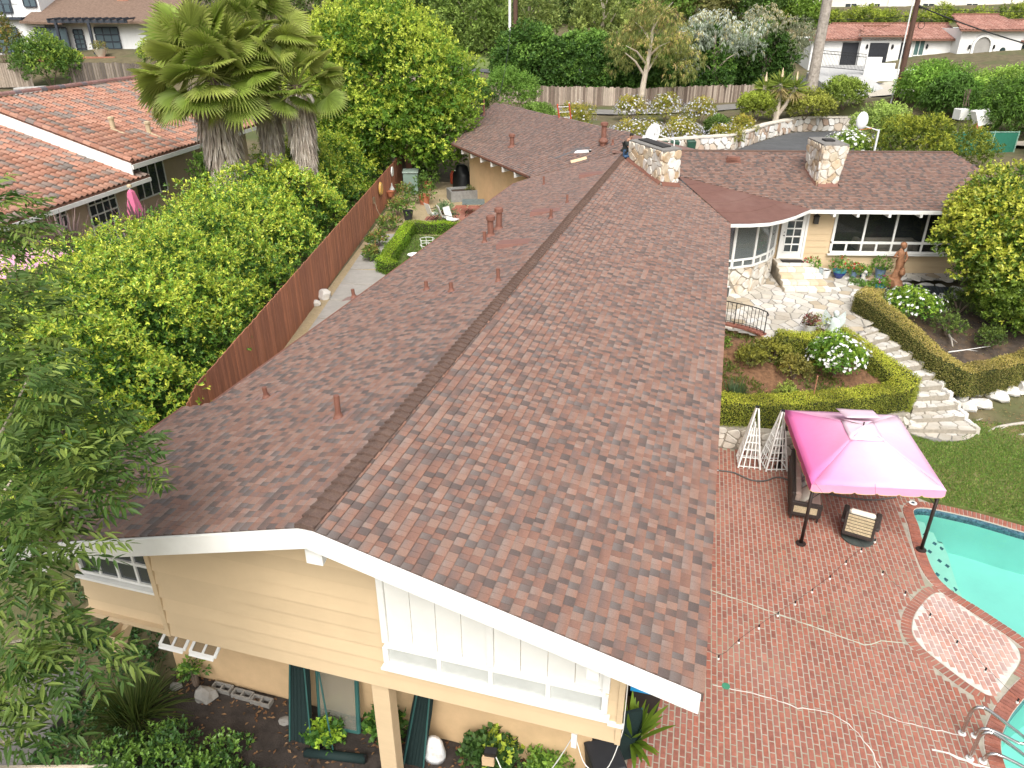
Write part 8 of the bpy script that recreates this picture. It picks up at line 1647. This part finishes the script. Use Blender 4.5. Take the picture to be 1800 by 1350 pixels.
stk = thing('copper_stake', (3.75,23.2,1.0), 'thin copper-coloured stake standing behind the golden hedge', 'stake'); mb = MB(); mb.tube([(3.75,22.95,.8),(3.75,22.95,2.15)], .015, 6); mb.build('rod', M('copper_rod',(.42,.20,.12),.5), stk); mb = MB(); mb.ball((3.75,22.95,2.16), .025); mb.build('tip', M('copper_rod',(.42,.20,.12),.5), stk)

# ---- worker crouching by the ridge
def skin_body(name, joints, edges, rad, mat, parent, sub=1):
    me = bpy.data.meshes.new(name); me.from_pydata([tuple(j) for j in to_local(np.array(joints), root_of(parent))], edges, []); o = bpy.data.objects.new(name, me); COL.objects.link(o); o.parent = parent; o.modifiers.new('skin','SKIN')
    for i, r in enumerate(rad): me.skin_vertices[0].data[i].radius = (r, r)
    me.skin_vertices[0].data[0].use_root = True; s = o.modifiers.new('sub','SUBSURF'); s.levels = sub; s.render_levels = sub; me.materials.append(mat); return o
px_, py_, pz_ = -4.28, 34.05, 6.86
wk = thing('person', (px_,py_,pz_), 'person in dark grey t-shirt and jeans kneeling beside the wide chimney', 'person')
J = lambda x, y, z: (px_+x, py_+y, pz_+z)
m_skin = M('skin', (.42,.22,.14), .6, .05, 8)
j_ = [J(0,0,.26),J(.02,-.01,.42),J(.06,-.03,.60),J(.10,-.05,.74),J(.14,-.07,.83),J(.20,-.09,.92),J(.22,-.10,1.0), J(.02,-.20,.70),J(.10,-.26,.50),J(.30,-.22,.38),J(.38,-.20,.36), J(.16,.12,.70),J(.28,.14,.50),J(.40,.04,.40),J(.46,.0,.38), J(.03,-.11,.22),J(.34,-.16,.10),J(.08,-.18,.06),J(-.08,-.18,.05), J(.03,.11,.22),J(.34,.12,.16),J(.10,.16,.06),J(-.06,.16,.05)]
e_ = [(0,1),(1,2),(2,3),(3,4),(4,5),(5,6),(3,7),(7,8),(8,9),(9,10),(3,11),(11,12),(12,13),(13,14),(0,15),(15,16),(16,17),(17,18),(0,19),(19,20),(20,21),(21,22)]
r_ = [.12,.11,.12,.10,.055,.085,.075, .065,.05,.038,.03, .065,.05,.038,.03, .095,.075,.06,.045, .095,.075,.06,.045]
skin_body('body', j_, e_, r_, m_skin, wk)
skin_body('shirt', [j_[i] for i in (1,2,3,7,8,11,12)]+[J(.01,0,.30)], [(0,1),(1,2),(2,3),(3,4),(2,5),(5,6),(0,7)], [.2,.21,.19,.11,.09,.11,.09,.2], M('grey_shirt',(.028,.032,.030),.9), wk)
skin_body('jeans', [j_[i] for i in (0,15,16,17,18,19,20,21,22)], [(0,1),(1,2),(2,3),(3,4),(0,5),(5,6),(6,7),(7,8)], [.165,.115,.09,.075,.062,.115,.09,.075,.062], M('denim',(.06,.12,.22),.9,.15,12), wk)
mb = MB(); mb.ball(J(.195,-.09,.985), (.095,.09,.075), 10, 6); mb.build('hair', M('dark_hair',(.02,.018,.016),.8), wk, smooth=True)
for q in (j_[10], j_[14]):
    mb = MB(); q = np.array(q); mb.ball(q+np.array([.03,0,-.01]), (.045,.035,.022), 8, 5)
    for k in range(4): mb.tube([q+np.array([.05,-.025+.017*k,-.01]), q+np.array([.10,-.03+.02*k,-.02]), q+np.array([.125,-.03+.02*k,-.04])], [.009,.008,.006], 5)
    mb.tube([q+np.array([.02,.03,0]), q+np.array([.06,.055,-.01])], [.01,.007], 5); mb.build('hand', m_skin, wk, smooth=True)
mb = MB(); mb.ball(J(.29,-.12,.93), (.018,.02,.025), 6, 4); mb.build('nose', m_skin, wk)
# ---- satellite dishes
m_dish = M('dish_grey', (.68,.69,.69), .5, .04, 3)
def dish(name, foot, h, r, facing, label):
    t = thing(name, foot, label, 'satellite dish'); f = nrm(np.array(facing,float)); c = np.array([foot[0],foot[1],foot[2]+h]); mb = MB(); mb.tube([foot, tuple(c-np.array([0,0,.1])), tuple(c-f*.1)], .028, 8); mb.build('mast', m_dish, t)
    x = nrm(np.cross(f,(0,0,1))); y = np.cross(x,f); V = [c]; n_ = 20
    for k in (1,2,3):
        rr = r*k/3
        for j in range(n_): a = 2*PI*j/n_; V.append(c + x*math.cos(a)*rr*.86 + y*math.sin(a)*rr + f*(.22*r*(k/3)**2))
    F = [(0,1+j,1+(j+1) % n_) for j in range(n_)]; F4 = [(1+k*n_+j,1+(k+1)*n_+j,1+(k+1)*n_+(j+1) % n_,1+k*n_+(j+1) % n_) for k in range(2) for j in range(n_)]
    mb = MB(); mb.add(V, F+F4); o = mb.build('reflector', m_dish, t, smooth=True); s = o.modifiers.new('t','SOLIDIFY'); s.thickness = .015
    q = c + f*r*1.15 - y*r*.55; mb = MB(); mb.tube([c-y*r*.9+f*.15*r, q], .016, 6); mb.build('feed_arm', m_dish, t); mb = MB(); mb.obox(q, x*.05, y*.06, f*.07); mb.build('receiver', m_dish, t); return t
dish('satellite_dish', (-3.2,34.9,6.8), .95, .48, (-.55,-.75,.35), 'oval satellite dish on the roof behind the wide chimney')
d2 = thing('dish_pole', (8.5,49.8,3.0), 'white satellite dish on a pole behind the right wing roof', 'satellite dish'); mb = MB(); mb.tube([(8.6,49.5,3.0),(8.6,49.5,6.55)], .06, 8); mb.build('pole', m_dish, d2); mb = MB(); mb.beam((8.6,49.5,6.5),(7.7,49.3,6.75),.08,.06); mb.build('bracket', m_dish, d2)
mb = MB(); c = np.array([7.55,49.25,7.05]); mb.ball(c, (.33,.09,.5), 14, 8); mb.build('reflector', m_dish, d2, smooth=True); mb = MB(); mb.tube([(8.2,49.4,6.62),(7.4,48.6,6.6)], .025, 6); mb.build('feed_arm', M('orange_arm',(.45,.16,.06),.6), d2)
# ---- orange ladder at the far eave
ld = thing('ladder', (-11.2,57,3.5), 'orange extension ladder leaning against the far eave', 'ladder'); m_orl = M('ladder_orange',(.62,.10,.05),.5)
a0, a1 = np.array([-9.0,46.2,3.2]), np.array([-9.35,44.0,8.0]); dv = np.array([.30,.21,0])
for s in (-1,1): mb = MB(); mb.beam(a0+dv*s, a1+dv*s, .05, .09); mb.build('side_rail', m_orl, ld)
for i in range(16): p = a0 + (a1-a0)*(i+.5)/16; mb = MB(); mb.tube([p-dv, p+dv], .018, 6); mb.build('rung', m_dish, ld)
# ---- green carts by the driveway wall
for i, (x, y, l) in enumerate(((-4.6,58.2,'green wheeled cart left of the pair behind the chimney'),(-3.75,58.6,'green wheeled cart in the middle behind the chimney'),(-2.55,59.0,'green wheeled cart on the right, above the valley of the roof'))): wheelie('waste_cart', (x,y), .2, M('cart_green',(.02,.07,.045),.5), l, 1.05, None, 3.05, 'green waste carts')
# ---- driveway retaining wall
dw = thing('driveway_wall', (2,66,3.0), 'curved stone retaining wall round the asphalt driveway', 'stone wall')
DW = [(-9,54.5),(-6,57.2),(-3.2,59.6),(.3,62.3),(1.6,65),(2.5,67.9),(3.4,70.3),(4.4,72.2),(6.1,75.3),(8,76.4),(10.2,77.1),(13,77.4)]
wall_run(DW, 3.0, 4.15, .5, .62, .5, dw, R, pal=np.array([(.74,.71,.66),(.60,.50,.40),(.80,.79,.76),(.52,.38,.29),(.68,.62,.55)]), proud=.08, side=1)
for a, b in zip(DW[:-1], DW[1:]): a, b = np.array(a), np.array(b); d = nrm(b-a); n2 = np.array([d[1],-d[0]]); mb = MB(); mb.prism([tuple(a+n2*.12),tuple(b+n2*.12),tuple(b-n2*.55),tuple(a-n2*.55)], 4.14, 4.26); mb.build('coping_stone', M('wall_cap',(.62,.57,.49),.9,.15,3), dw)
# ---- utility poles and wires
m_pole = M('pole_wood',(.10,.055,.04),.9,.3,8,.4,20,stretch=(3,3,.3)); up1 = thing('utility_pole', (14.1,76.2,5.8), 'brown wooden utility pole with yellow bands before the white villa', 'utility pole'); mb = MB(); mb.tube([(14.1,76.2,5.2),(14.1,76.2,18)], [.24,.19], 10); mb.build('pole', m_pole, up1)
for z in (6.9,7.25,7.65): mb = MB(); mb.tube([(14.1,76.2,z),(14.1,76.2,z+.09)], .245, 10); mb.build('yellow_band', M('band_yellow',(.62,.42,.05),.7), up1)
mb = MB(); mb.tube([(13.72,76.1,5.6),(13.72,76.1,17.6)], .06, 6); mb.build('conduit', m_dish, up1); mb = MB()
for j in range(14): a, b = 2*PI*j/14, 2*PI*(j+1)/14; mb.tube([(14.75+.25*math.cos(a),76.0,11.9+.3*math.sin(a)),(14.75+.25*math.cos(b),76.0,11.9+.3*math.sin(b))], .025, 4, False)
mb.build('cable_coil', m_iron, up1)
up2 = thing('utility_pole', (-25.3,91,7), 'dark utility pole with white conduit behind the tall hedge', 'utility pole'); mb = MB(); mb.tube([(-25.3,91,6),(-25.3,91,21)], [.28,.22], 10); mb.build('pole', m_pole, up2); mb = MB(); mb.tube([(-25.95,90.9,6),(-25.95,90.9,21)], .16, 8); mb.build('conduit', m_white, up2)
def wire(name, p, q, sag, r, label):
    p, q = np.array(p,float), np.array(q,float); t = thing(name, tuple(p), label, 'wire'); P = [p+(q-p)*s - np.array([0,0,sag*4*s*(1-s)]) for s in np.linspace(0,1,16)]; mb = MB(); mb.tube(P, r, 4); mb.build('cable', m_iron, t); mb = MB(); mb.tube([P[0],P[0]+(P[1]-P[0])*.25], r*2.2, 5); mb.build('splice', m_iron, t)
wire('overhead_wire', (14.1,76.2,13.4), (30,66,8.8), .6, .05, 'thick overhead wire sagging right from the brown utility pole'); wire('overhead_wire', (14.1,76.2,12.6), (-2,100,13.2), .6, .02, 'thin overhead wire running left from the brown utility pole'); wire('overhead_wire', (14.1,76.2,12.9), (10.5,96.4,10.2), .4, .015, 'thin drop wire from the brown pole to the villa eave'); wire('overhead_wire', (-25.3,91,17), (-15.2,50.2,7.5), 2.0, .018, 'thin drop wire from the far pole to the back roof vent'); wire('overhead_wire', (14.1,76.2,13.2), (46,84,15), 1.0, .02, 'thin overhead wire running to the top right corner')
# ---- white planters and green mesh fence at the right
for x, y, z, w, l in ((16.9,65.4,5.6,.55,'square white planter box with bare stems on the hillside ledge'),):
    t = thing('planter_box', (x,y,z), l, 'planter'); mb = MB(); mb.obox((x,y,z+.35),(w*.8,.2,0),(-.16,w*.8,0),(0,0,.38)); mb.build('box', m_white, t, bevel=.03); mb = MB()
    for k in range(5): mb.tube([(x+R.uniform(-.3,.3),y,z+.9),(x+R.uniform(-.5,.5),y,z+2.1)], .025, 4)
    mb.build('stems', m_bark, t)
sg = thing('tilted_sign_box', (17.6,63.2,5.2), 'tilted white box on an orange block beside the planter', 'box'); mb = MB(); mb.obox((17.6,63.2,6.0),(.45,.12,.1),(-.12,.28,0),(-.22,0,.5)); mb.build('box', m_white, sg, bevel=.02); mb = MB(); mb.obox((17.5,63.1,5.35),(.2,.05,0),(-.05,.2,0),(0,0,.3)); mb.build('foot_block', m_terra, sg)
gfn = thing('mesh_fence', (16.2,58.8,3.8), 'green windscreen fence panel behind the wing at right', 'fence'); mb = MB(); mb.obox((16.8,59.0,4.7),(2.4,.75,0),(-.01,.03,0),(0,0,.75)); mb.build('windscreen', M('screen_green',(.02,.14,.09),.8,.1,6), gfn)
for s in (-1,-.33,.33,1): mb = MB(); mb.tube([(16.8+2.4*s,58.95+.75*s,3.6),(16.8+2.4*s,58.95+.75*s,5.55)], .04, 6); mb.build('fence_post', M('post_green',(.25,.42,.34),.5), gfn)
mb = MB(); mb.tube([(14.4,58.2,5.48),(19.2,59.7,5.48)], .03, 6); mb.build('top_rail', MATS['post_green'], gfn)
strip('ledge_path', [(14.5,62.5,5),(18,61.8,4.8),(22,61,4.6)], 1.6, M('pale_path',(.42,.37,.30),.95,.15,3), 'pale ledge path above the green mesh fence', .25)
# ---- courtyard things
pot('terracotta_pot',(-16.6,39.9,2.7),.34,.55,m_terra,'large terracotta pot with a dark-leaved sapling in the courtyard',R,plant=.55,n=160,ph=1.5,leafsize=.13,leaf=((.05,.10,.02),(.07,.13,.02))); pot('terracotta_pot',(-17.9,43.6,2.7),.32,.5,m_terra,'terracotta pot with a leggy plant beside the green utility box',R,plant=.6,n=110,ph=1.7,leafsize=.14,leaf=((.08,.14,.02),(.10,.16,.03)))
pot('black_pot',(-16.05,36.2,2.7),.27,.5,m_bin,'black nursery pot with a thin sapling at the edge of the gravel',R,plant=.3,n=40,ph=1.8,leafsize=.12)
gb_ = thing('utility_cabinet', (-18.6,42.2,2.7), 'pale green metal utility cabinet against the brown fence', 'cabinet'); mb = MB(); mb.obox((-18.55,42.6,3.35),(.42,.15,0),(-.2,.55,0),(0,0,.65)); mb.build('body', M('cabinet_green',(.17,.24,.20),.6,.12,3), gb_, bevel=.03); mb = MB(); mb.obox((-18.55,42.6,4.02),(.46,.16,0),(-.22,.6,0),(0,0,.04)); mb.build('lid', M('cabinet_lid',(.24,.30,.26),.6), gb_, bevel=.02)
gr = thing('covered_grill', (-15.9,44.6,2.7), 'barbecue grill under a black cover against the tan wall', 'grill'); mb = MB(); n_ = 18; V = []
for z, r1, r2 in ((0,.85,.5),(.5,.8,.47),(.9,.75,.42),(1.0,.72,.40),(1.15,.42,.36),(1.4,.36,.32),(1.5,.2,.18)):
    for j in range(n_): a = 2*PI*j/n_; f = 1+.05*math.sin(6*a+z*2); q = be*(r1*math.copysign(abs(math.cos(a))**.6,math.cos(a))*f) + bn*(r2*math.copysign(abs(math.sin(a))**.6,math.sin(a))*f); V.append((-15.9+q[0],44.6+q[1],2.7+z))
mb.add(V, [(i*n_+j,i*n_+(j+1) % n_,(i+1)*n_+(j+1) % n_,(i+1)*n_+j) for i in range(6) for j in range(n_)]+[tuple(range(6*n_,7*n_))]); mb.build('cover', M('black_vinyl',(.012,.013,.014),.5,.3,5,.3,10), gr, smooth=True); mb = MB(); mb.obox((-16.2,44.1,3.9),(.04,.01,0),(0,.02,0),(0,0,.03)); mb.build('tag', m_white, gr)
oc = thing('propane_tank', (-17.0,45.9,2.7), 'orange-red tank beside the covered grill', 'tank'); mb = MB(); mb.lathe((-17.0,45.9,2.7), [(.17,0),(.19,.08),(.19,.62),(.1,.74)], 12); mb.build('cylinder', M('tank_orange',(.55,.10,.05),.5), oc); mb = MB(); mb.lathe((-17.0,45.9,3.43), [(.1,0),(.1,.1)], 10); mb.build('collar', MATS['tank_orange'], oc)
rp = thing('raised_planter', (-14.6,42.4,2.7), 'grey concrete raised planter box with dry plants', 'planter'); c0 = np.array([-14.4,42.0]); du, dv2 = np.array([.84,.54])*1.35, np.array([-.54,.84])*.62; m_cdark = M('grey_timber',(.22,.22,.21),.9,.2,5)
for o, u_, v_ in ((-dv2,du,nrm(dv2)*.05),(dv2,du,nrm(dv2)*.05),(-du,nrm(du)*.05,dv2),(du,nrm(du)*.05,dv2)): mb = MB(); mb.obox((*(c0+o),3.0),(*u_,0),(*v_,0),(0,0,.32)); mb.build('side_wall', m_cdark, rp)
mb = MB(); mb.obox((*c0,2.95),(*(du*.98),0),(*(dv2*.96),0),(0,0,.24)); mb.build('soil', m_soilp, rp); foliage('plants', [(c0[0]+.4,c0[1]+.2,3.2,.8,.4,.1)], 160, .12, .05, [(.14,.15,.04),(.10,.13,.04)], [(.2,.18,.05)], rp, lf, R, k=4)
m_slate = M('slate_top',(.14,.17,.17),.4,.3,6)
tbl = thing('patio_table', (-13.0,38.2,2.7), 'square slate-topped metal table on the brick paving', 'table'); mb = MB(); mb.obox((-13.0,38.2,3.42),(.58,.2,0),(-.2,.58,0),(0,0,.02)); mb.build('table_top', m_slate, tbl)
for sx, sy in ((-1,-1),(1,-1),(1,1),(-1,1)): p = np.array([-13.0,38.2]) + np.array([.58,.2])*.8*sx + np.array([-.2,.58])*.8*sy; mb = MB(); mb.tube([(*p,2.72),(*(p*.3+np.array([-13.0,38.2])*.7),3.1),(*p,3.4)], .018, 6); mb.build('leg', m_iron, tbl)
def lounge(c, rz, label):
    t = thing('folding_chair', (c[0],c[1],2.7), label, 'chair', 'white courtyard chairs'); T = Matrix.Translation((c[0],c[1],2.7)) @ Matrix.Rotation(rz,4,'Z'); m_sl = M('white_sling',(.70,.70,.68),.7,.08,5); X = lambda x,y,z: tuple(T @ Vector((x,y,z)))
    mb = MB(); mb.hexa([X(-.24,-.25,.40),X(.24,-.25,.40),X(.24,.22,.38),X(-.24,.22,.38),X(-.24,-.25,.43),X(.24,-.25,.43),X(.24,.22,.41),X(-.24,.22,.41)]); mb.build('seat', m_sl, t); mb = MB(); mb.hexa([X(-.24,.22,.40),X(.24,.22,.40),X(.24,.25,.40),X(-.24,.25,.40),X(-.24,.44,1.0),X(.24,.44,1.0),X(.24,.47,1.0),X(-.24,.47,1.0)]); mb.build('backrest', m_sl, t)
    for sx in (-1,1):
        for a, b in (((sx*.26,-.26,.02),(sx*.26,.24,.42)),((sx*.26,.34,.02),(sx*.26,-.24,.42))): mb = MB(); mb.tube([X(*a),X(*b)], .014, 6); mb.build('leg', m_iron, t)
        mb = MB(); mb.tube([X(sx*.27,-.22,.62),X(sx*.27,.3,.64)], .016, 6); mb.build('armrest', m_iron, t)
lounge((-14.6,36.3), 2.5, 'white folding chair on the left, seen edge-on'); lounge((-13.75,35.9), 2.2, 'white folding chair in the middle with a dark frame'); lounge((-13.2,35.4), 1.2, 'white folding chair nearest the roof edge, tipped to the right')
hn = np.array([.965,.26]);
def on_fence(y, z, off=.06): x = fx(y); return np.array([x+off, y, z])
so_ = thing('sun_ornament', tuple(on_fence(37.2,4.0)), 'round sun-face ornament with dark rays on the brown fence', 'ornament'); c = on_fence(37.2,4.05,.1); tdir = np.array([-.26,.965,0])
mb = MB()
for j in range(20): a = 2*PI*j/20; r0, r1 = .36, .58; e = tdir*math.cos(a)+np.array([0,0,1])*math.sin(a); f2 = tdir*math.cos(a+.16)+np.array([0,0,1])*math.sin(a+.16); mb.add([c+e*r0, c+f2*r0, c+(e+f2)/2*r1+np.array([.05,0,0])], [(0,1,2)])
mb.build('ray_ring', M('ray_dark',(.02,.016,.016),.6), so_); mb = MB(); mb.tube([c-np.array([.02,0,0]),c+np.array([.07,.02,0])], [.38,.30], 18); mb.build('sun_face', M('sun_gold',(.72,.42,.10),.5,.2,5,stain=(.6,.55,.45),stain_scale=4), so_)
pl = thing('wall_plate', tuple(on_fence(41.2,4.2)), 'white oval plate hung on the brown fence', 'plate'); mb = MB(); c = on_fence(41.2,4.2,.08); mb.tube([c,c+np.array([.05,.01,0])], [.30,.26], 16); mb.build('plate', m_white, pl); mb = MB(); mb.tube([c+np.array([.05,.01,0]),c+np.array([.06,.012,0])], .15, 14); mb.build('well', M('plate_grey',(.6,.6,.58),.4), pl)
wp_ = thing('wall_pot', tuple(on_fence(39.7,3.2)), 'terracotta half pot mounted on the brown fence', 'pot'); mb = MB(); mb.lathe(tuple(on_fence(39.5,3.1,.2)), [(.12,0),(.24,.3),(.26,.32),(.2,.3)], 12); mb.build('pot', m_terra, wp_); mb = MB(); mb.lathe(tuple(on_fence(40.2,3.25,.2)), [(.10,0),(.16,.12),(.05,.3),(.02,.5)], 10); mb.build('bird_figure', M('pale_grey_fig',(.5,.52,.5),.7), wp_)
hk = thing('wall_hook', tuple(on_fence(35.3,3.8)), 'small pale wall lamp with a dangling cord on the brown fence', 'lamp'); c = on_fence(35.3,3.85,.06); mb = MB(); mb.obox(c,(.05,0,0),(0,.09,0),(0,0,.16)); mb.build('plate', M('hook_bronze',(.22,.16,.10),.6), hk); mb = MB(); mb.tube([c+np.array([.05,0,-.1]),c+np.array([.1,.15,-.6]),c+np.array([.15,.5,-1.05])], .015, 5); mb.build('cord', M('cord_tan',(.5,.42,.32),.8), hk)
rock('path_rock', (-14.35,23.9,2.72), (.28,.24,.28), 'larger white boulder at the fence foot beside the walk', m_wrock, R); rock('path_rock', (-14.3,23.1,2.72), (.2,.16,.16), 'smaller white boulder at the fence foot beside the walk', m_wrock, R)
wu_ = thing('wire_plant_stand', (-13.0,30.9,2.7), 'white wire plant stand with a basin on the grass patch', 'plant stand'); mb = MB()
for j in range(6): a = 2*PI*j/6; mb = MB(); mb.tube([(-13.0+.3*math.cos(a),31.3+.3*math.sin(a),2.72),(-13.0+.34*math.cos(a),31.3+.34*math.sin(a),3.2)], .012, 5); mb.build('wire_leg', m_white, wu_)
for z in (2.9,3.18): mb = MB(); mb.tube([(-13.0+.34*math.cos(a),31.3+.34*math.sin(a),z) for a in np.linspace(0,2*PI,15)], .012, 5); mb.build('wire_ring', m_white, wu_)
mb = MB(); mb.lathe((-13.0,29.7,2.74), [(.1,0),(.3,.14),(.32,.16),(.2,.1)], 14); mb.build('basin', m_white, wu_)
sn = thing('courtyard_statue', (-12.7,41.2,2.7), 'black and white heron figure on a rusty post in the courtyard', 'figurine'); mb = MB(); mb.tube([(-12.7,41.2,2.7),(-12.7,41.2,3.7)], .04, 6); mb.build('post', M('rust',(.25,.10,.06),.8), sn); mb = MB(); mb.ball((-12.7,41.2,3.95),(.12,.1,.22)); mb.build('body', m_white, sn); mb = MB(); mb.ball((-12.72,41.15,4.25),(.07,.07,.12)); mb.build('head', m_iron, sn)
# ---- neighbour garden things
um = thing('closed_umbrella', (-24.0,25.6,3.2), 'closed pink patio umbrella beside the neighbour wall', 'umbrella'); mb = MB(); mb.tube([(-24.0,25.6,3.2),(-24.0,25.6,6.15)], .03, 6); mb.build('pole', m_white, um); n_ = 10; mb = MB(); mb.col = (.62,.16,.28); V = []
for r, z in ((.34,4.5),(.3,4.9),(.22,5.4),(.12,5.9),(.05,6.0)):
    for j in range(n_): a = 2*PI*j/n_; q = r*(1+.28*(j % 2)); V.append((-24.0+q*math.cos(a),25.6+q*math.sin(a),z))
mb.add(V, [(i*n_+j,i*n_+(j+1) % n_,(i+1)*n_+(j+1) % n_,(i+1)*n_+j) for i in range(4) for j in range(n_)]); mb.build('furled_cloth', m_pink, um); mb = MB(); mb.lathe((-24.0,25.6,6.1), [(.1,0),(.1,.08),(.03,.12)], 8); mb.build('finial', M('tan_metal'), um)
pcn = thing('patio_canopy', (-20.6,16.4,3), 'pink canopy of the neighbour just showing at the left edge', 'canopy'); mb = MB(); mb.col = (.85,.45,.62); mb.add([(-22.6,15.0,5.7),(-19.6,15.6,5.7),(-20.0,18.6,5.7),(-23.0,18.0,5.7),(-21.3,16.8,6.2)], [(0,1,4),(1,2,4),(2,3,4),(3,0,4)]); s_ = mb.build('roof_cloth', m_pink, pcn); s_.modifiers.new('t','SOLIDIFY').thickness = .02
for p in ((-22.6,15.0),(-19.6,15.6),(-20.0,18.6),(-23.0,18.0)): mb = MB(); mb.tube([(*p,2.8),(*p,5.7)], .04, 6); mb.build('post', m_dkm, pcn)
